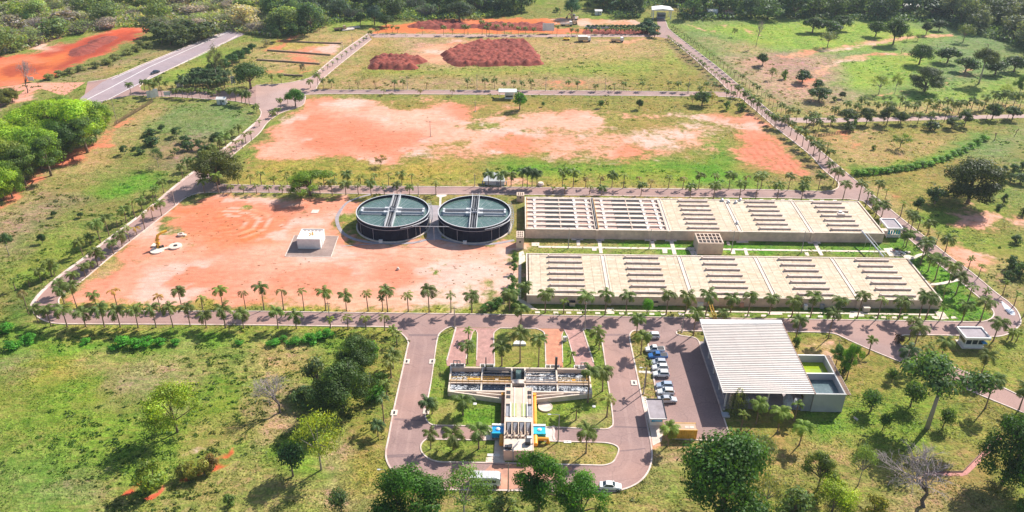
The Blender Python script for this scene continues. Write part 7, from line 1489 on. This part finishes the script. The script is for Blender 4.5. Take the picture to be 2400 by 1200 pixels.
T('bare',1313,36,22,-2,'pale bare tree on the bright glade at the top'); T('mango',1340,42,36,-4,'dark green tree at the right edge of the top glade', col=(.03,.09,.05)); T('shrub',1304,28,14,17,'dark bush in the bright glade at the top'); T('mango',1377,20,16,4,'small dark round tree above the excavators')
wood([(1390,-20),(1390,8),(1420,30),(1440,42),(1500,42),(1515,18),(1585,18),(1600,46),(1640,46),(1800,46),(1880,40),(1990,44),(2180,50),(2200,40),(2280,20),(2420,-20)], 90, (10,17), (10,16), DK, {'wood':'dark tree in the wood right of the gate canopy'}, {'wood':'trees of the top right wood'}, ('wood',), 43, .36)
wood([(2200,45),(2260,20),(2330,-20),(2500,-20),(2500,160),(2400,118),(2350,95),(2270,75)], 46, (12,19), (12,17), [(.16,.2,.13),(.18,.22,.14),(.12,.17,.1)], {'wood':'grey-green tree in the upper right corner wood'}, {'wood':'trees of the upper right corner wood'}, ('wood',), 44, .33)
# one mass: undergrowth and the wood's far depth
def mass(name, poly, n, hz, size, cols, label, cat, seed):
    P = gps(poly); rg = np.random.default_rng(seed); x0=min(p.x for p in P); x1=max(p.x for p in P); y0=min(p.y for p in P); y1=max(p.y for p in P)
    X = rg.uniform(x0,x1,n*4); Y = rg.uniform(y0,y1,n*4); k = inside(X,Y,P); X=X[k][:n]; Y=Y[k][:n]
    H = hz*(.25+1.1*fbm(X,Y,.09,seed))*rg.uniform(.3,1,len(X)); C = np.stack([X,Y,H],-1); N = rg.normal(size=C.shape)*.8; N[:,2] += 1
    cc = np.array(cols)[rg.integers(0,len(cols),len(X))]*rg.uniform(.7,1.3,(len(X),1))
    o = inst(name, leaf_mesh(name, C, N, size, cc, rg=rg), color=(1,1,1)); o['kind'] = 'stuff'; tag(o, label, cat)
mass('undergrowth', [(-90,140),(-90,-20),(640,-20),(690,50),(640,90),(560,78),(520,74),(480,92),(360,64),(280,64),(140,90),(50,122)], 30000, 3.2, .8, MG+GR, 'tangled undergrowth filling the upper left wood', 'undergrowth', 51)
mass('undergrowth', [(620,-20),(1230,-20),(1230,32),(1130,46),(1000,50),(870,48),(790,54),(740,76),(680,86),(640,90)], 20000, 3.2, .8, DK+MG, 'dark undergrowth filling the top centre wood', 'undergrowth', 52)
mass('undergrowth', [(1390,-20),(1390,10),(1440,45),(1500,44),(1515,20),(1585,20),(1600,48),(1640,49),(1880,44),(1990,48),(2180,54),(2270,78),(2350,98),(2500,165),(2500,-20)], 34000, 3.4, .8, DK, 'dark undergrowth filling the top right woods', 'undergrowth', 53)
wood([(-300,-20),(2700,-20),(3300,-60),(-900,-60)], 120, (14,22), (13,18), DK, 'far tree at the back of the top woods', 'far trees along the top edge', ('wood',), 45, .3)
# ------------------------------------------------------------------ grass tufts over the meadows
def tufts(n, y0, y1, xw, size, seed, name, label):
    rg = np.random.default_rng(seed); Y = y0+(y1-y0)*rg.uniform(0,1,n*2)**1.15; X = rg.uniform(-1,1,n*2)*xw(Y)
    ok = sample(bare, X, Y) < .3
    ok &= fbm(X,Y,.16,61,3)+rg.uniform(-.12,.12,len(X)) > .46
    ok &= ~inside(X,Y,main_outer) | inside(X,Y,hole_low) | inside(X,Y,hole_top) | inside(X,Y,island_n) | inside(X,Y,island_s)
    for R_ in ((3,114,184.6,208),(3,113,221,245),(-15,18.5,143.5,157.5),(-2.2,5,125,147),(45.6,74,141,170),(-67.5,-53.5,208,221.5),(-50,-1,216,242),(28.5,34,134,144),(32,40,131,137)): ok &= ~((X>R_[0])&(X<R_[1])&(Y>R_[2])&(Y<R_[3]))
    for R_ in (lot, hwy, sideroad, ramp): ok &= ~inside(X,Y,R_)
    X=X[ok][:n]; Y=Y[ok][:n]; m_=len(X); g = sample(gcol,X,Y)
    N = rg.normal(size=(m_,3))*.38; N[:,2] = 1
    C = np.stack([X,Y,rg.uniform(.02,.1,m_)*size/.4],-1)
    k = rg.uniform(.72,1.3,m_)[:,None]
    o = inst(name, leaf_mesh(name, C, N, size*(.5+fbm(X,Y,.3,63,2)), g*k*np.array([[1.1,1.22,1.0]]), .5, rg), color=(1,1,1)); o['kind']='stuff'; tag(o,label,'grass')
tufts(52000,100,178,lambda y: 30+y*.62,.3,71,'grass_tufts','short grass tufts of the meadows and lawns nearest the bottom')
tufts(40000,178,330,lambda y: 20+y*.66,.42,72,'grass_tufts','grass tufts of the middle and side fields')
tufts(16000,330,520,lambda y: y*.64,.6,73,'grass_tufts','grass tufts of the far fields and savanna')

# weeds: low dark clumps scattered over meadows and bare soil
def weeds(n, y0, y1, xw, seed, soil, size, name, label):
    rg = np.random.default_rng(seed); Y = y0+(y1-y0)*rg.uniform(0,1,n*6); X = rg.uniform(-1,1,n*6)*xw(Y); bs = sample(bare,X,Y)
    ok = (bs > .7) if soil else (bs < .2)
    ok &= ~((X > 27) & (Y < 170))
    ok &= fbm(X,Y,.06,81,3)+rg.uniform(-.1,.1,len(X)) > .5
    ok &= ~inside(X,Y,main_outer) | inside(X,Y,hole_low) | inside(X,Y,hole_top)
    for R_ in ((3,114,184,222),(3,113,221,245),(45.6,74,141,170),(-67.5,-53.5,208,221.5),(-50,3,216,247)): ok &= ~((X>R_[0])&(X<R_[1])&(Y>R_[2])&(Y<R_[3]))
    for R_ in (hwy, sideroad, fp): ok &= ~inside(X,Y,R_)
    X=X[ok][:n]; Y=Y[ok][:n]; k=16; m_=len(X); r = size*rg.uniform(.4,1.5,m_)**1.5
    a = rg.uniform(0,6.28,(m_,k)); q = np.sqrt(rg.uniform(0,1,(m_,k)))*r[:,None]
    C = np.stack([X[:,None]+np.cos(a)*q*1.4, Y[:,None]+np.sin(a)*q, np.clip(.55*r[:,None]-.4*q,.04,None)*rg.uniform(.5,1.1,(m_,k))],-1).reshape(-1,3)
    N = rg.normal(size=C.shape)*.6; N[:,2] += 1
    g = sample(gcol,X,Y) if not soil else np.tile([[.3,.21,.09]],(m_,1)); g = g*rg.uniform(.45,.95,(m_,1))*np.array([[.7,1,.6]])
    o = inst(name, leaf_mesh(name, C, N, .3*size/.6, np.repeat(g,k,axis=0)*rg.uniform(.8,1.2,(m_*k,1)), .6, rg), color=(1,1,1)); o['kind']='stuff'; tag(o,label,'weeds')
weeds(800,100,178,lambda y: 30+y*.62,91,False,.5,'weed_clumps','low dark weed clumps scattered over the nearest meadow')
weeds(1100,178,420,lambda y: 20+y*.66,92,False,.7,'weed_clumps','low dark weed clumps scattered over the side fields')
weeds(300,180,330,lambda y: y*.5,93,True,.2,'weed_clumps','tiny dry weeds dotted over the bare red earth')
# ------------------------------------------------------------------ past about 300 of a kind the smallest are joined into one mass
def shows(o):
    d = math.sqrt(o.location.x**2+o.location.y**2+CAM_H**2); s = max((c.scale.z*(2.2 if c.data in _crowns else 1) for c in o.children), default=1)
    q = np.array(o.location)-np.array([0,0,CAM_H]); z = q.dot(_w); x = 1200+FPX*q.dot(_r)/z; y = 600-FPX*q.dot(_u)/z
    if not (-40 < x < 2440 and -60 < y < 1290): return -1
    return s/d
_crowns = {m_ for L in PALM.values() for m_ in L}
bpy.context.view_layer.update()
def join_rest(name, keep, newname, label, cat, step=1):
    roots = [o for o in COL.objects if o.type == 'EMPTY' and o.parent is None and o.name.split('.')[0] == name]
    roots.sort(key=shows, reverse=True); rest = roots[keep:]
    VL, FL, CL, VT, FT = [], [], [], [], []; nl = nt_ = 0
    for o in rest:
        for ch in list(o.children):
            me = ch.data; V = np.empty(len(me.vertices)*3, np.float32); me.vertices.foreach_get('co', V); V = V.reshape(-1,3)
            Mx = np.array(o.matrix_world @ ch.matrix_local)
            if 'leafvar' in me.attributes:
                A = np.empty(len(V)*4, np.float32); me.attributes['leafvar'].data.foreach_get('color', A); A = A.reshape(-1,4)[:,:3]*np.array(ch.color[:3])
                V = V.reshape(-1,4,3)[::step]; A = A.reshape(-1,4,3)[::step]
                if step > 1: c_ = V.mean(1,keepdims=True); V = c_+(V-c_)*math.sqrt(step)
                V = V.reshape(-1,3)@Mx[:3,:3].T+Mx[:3,3]; VL.append(V); CL.append(A.reshape(-1,3)); FL.append(np.arange(len(V)).reshape(-1,4)+nl); nl += len(V)
            elif len(me.polygons) < 400:
                V = V@Mx[:3,:3].T+Mx[:3,3]; F = [[i+nt_ for i in p.vertices] for p in me.polygons]; VT.append(V); FT += F; nt_ += len(V)
            bpy.data.objects.remove(ch)
        bpy.data.objects.remove(o)
    if not rest: return
    root = thing(newname, label, cat); root['kind'] = 'stuff'
    o = inst(newname+'_leaves', npmesh(newname, np.concatenate(VL), np.concatenate(FL), [M['leaf']], [('leafvar','FLOAT_COLOR',np.concatenate(CL))]), root, color=(1,1,1)); o['kind'] = 'stuff'
    me = bpy.data.meshes.new('trunks'); me.from_pydata(np.concatenate(VT).tolist(), [], FT); me.materials.append(M['palmtrunk']); o = inst(newname+'_trunks', me, root); o['kind'] = 'stuff'
join_rest('palm_tree', 296, 'distant_palms', 'distant small palms of the far roads and grove', 'palms')
join_rest('tree', 290, 'distant_trees', 'distant tree crowns massed in the woods along the top', 'trees', 3)
# woodland trees that stay single: told apart by their place along their wood
_by = {}
for o in COL.objects:
    if o.parent is None and o.get('group') and o.get('label') and ('wood' in o['group'] or 'far trees' in o['group']): _by.setdefault(o['label'], []).append(o)
for lab, L in _by.items():
    L.sort(key=lambda o: o.location.x/o.location.y)
    for i, o in enumerate(L): o['label'] = lab+', '+ordw(i)+' from left'

# ------------------------------------------------------------------ thin haze over the whole place
hb = MB().box(-900, 900, -40, 1200, -1, CAM_H+6)
hm = bpy.data.materials.new('haze_air'); hm.use_nodes = True; t_ = hm.node_tree
t_.nodes.remove(t_.nodes['Principled BSDF']); pv = t_.nodes.new('ShaderNodeVolumePrincipled')
pv.inputs['Color'].default_value = (.75, .87, 1, 1); pv.inputs['Density'].default_value = .00009; pv.inputs['Anisotropy'].default_value = .2
t_.links.new(pv.outputs[0], t_.nodes['Material Output'].inputs['Volume'])
hz = hb.obj('haze', hm); hz['kind'] = 'stuff'
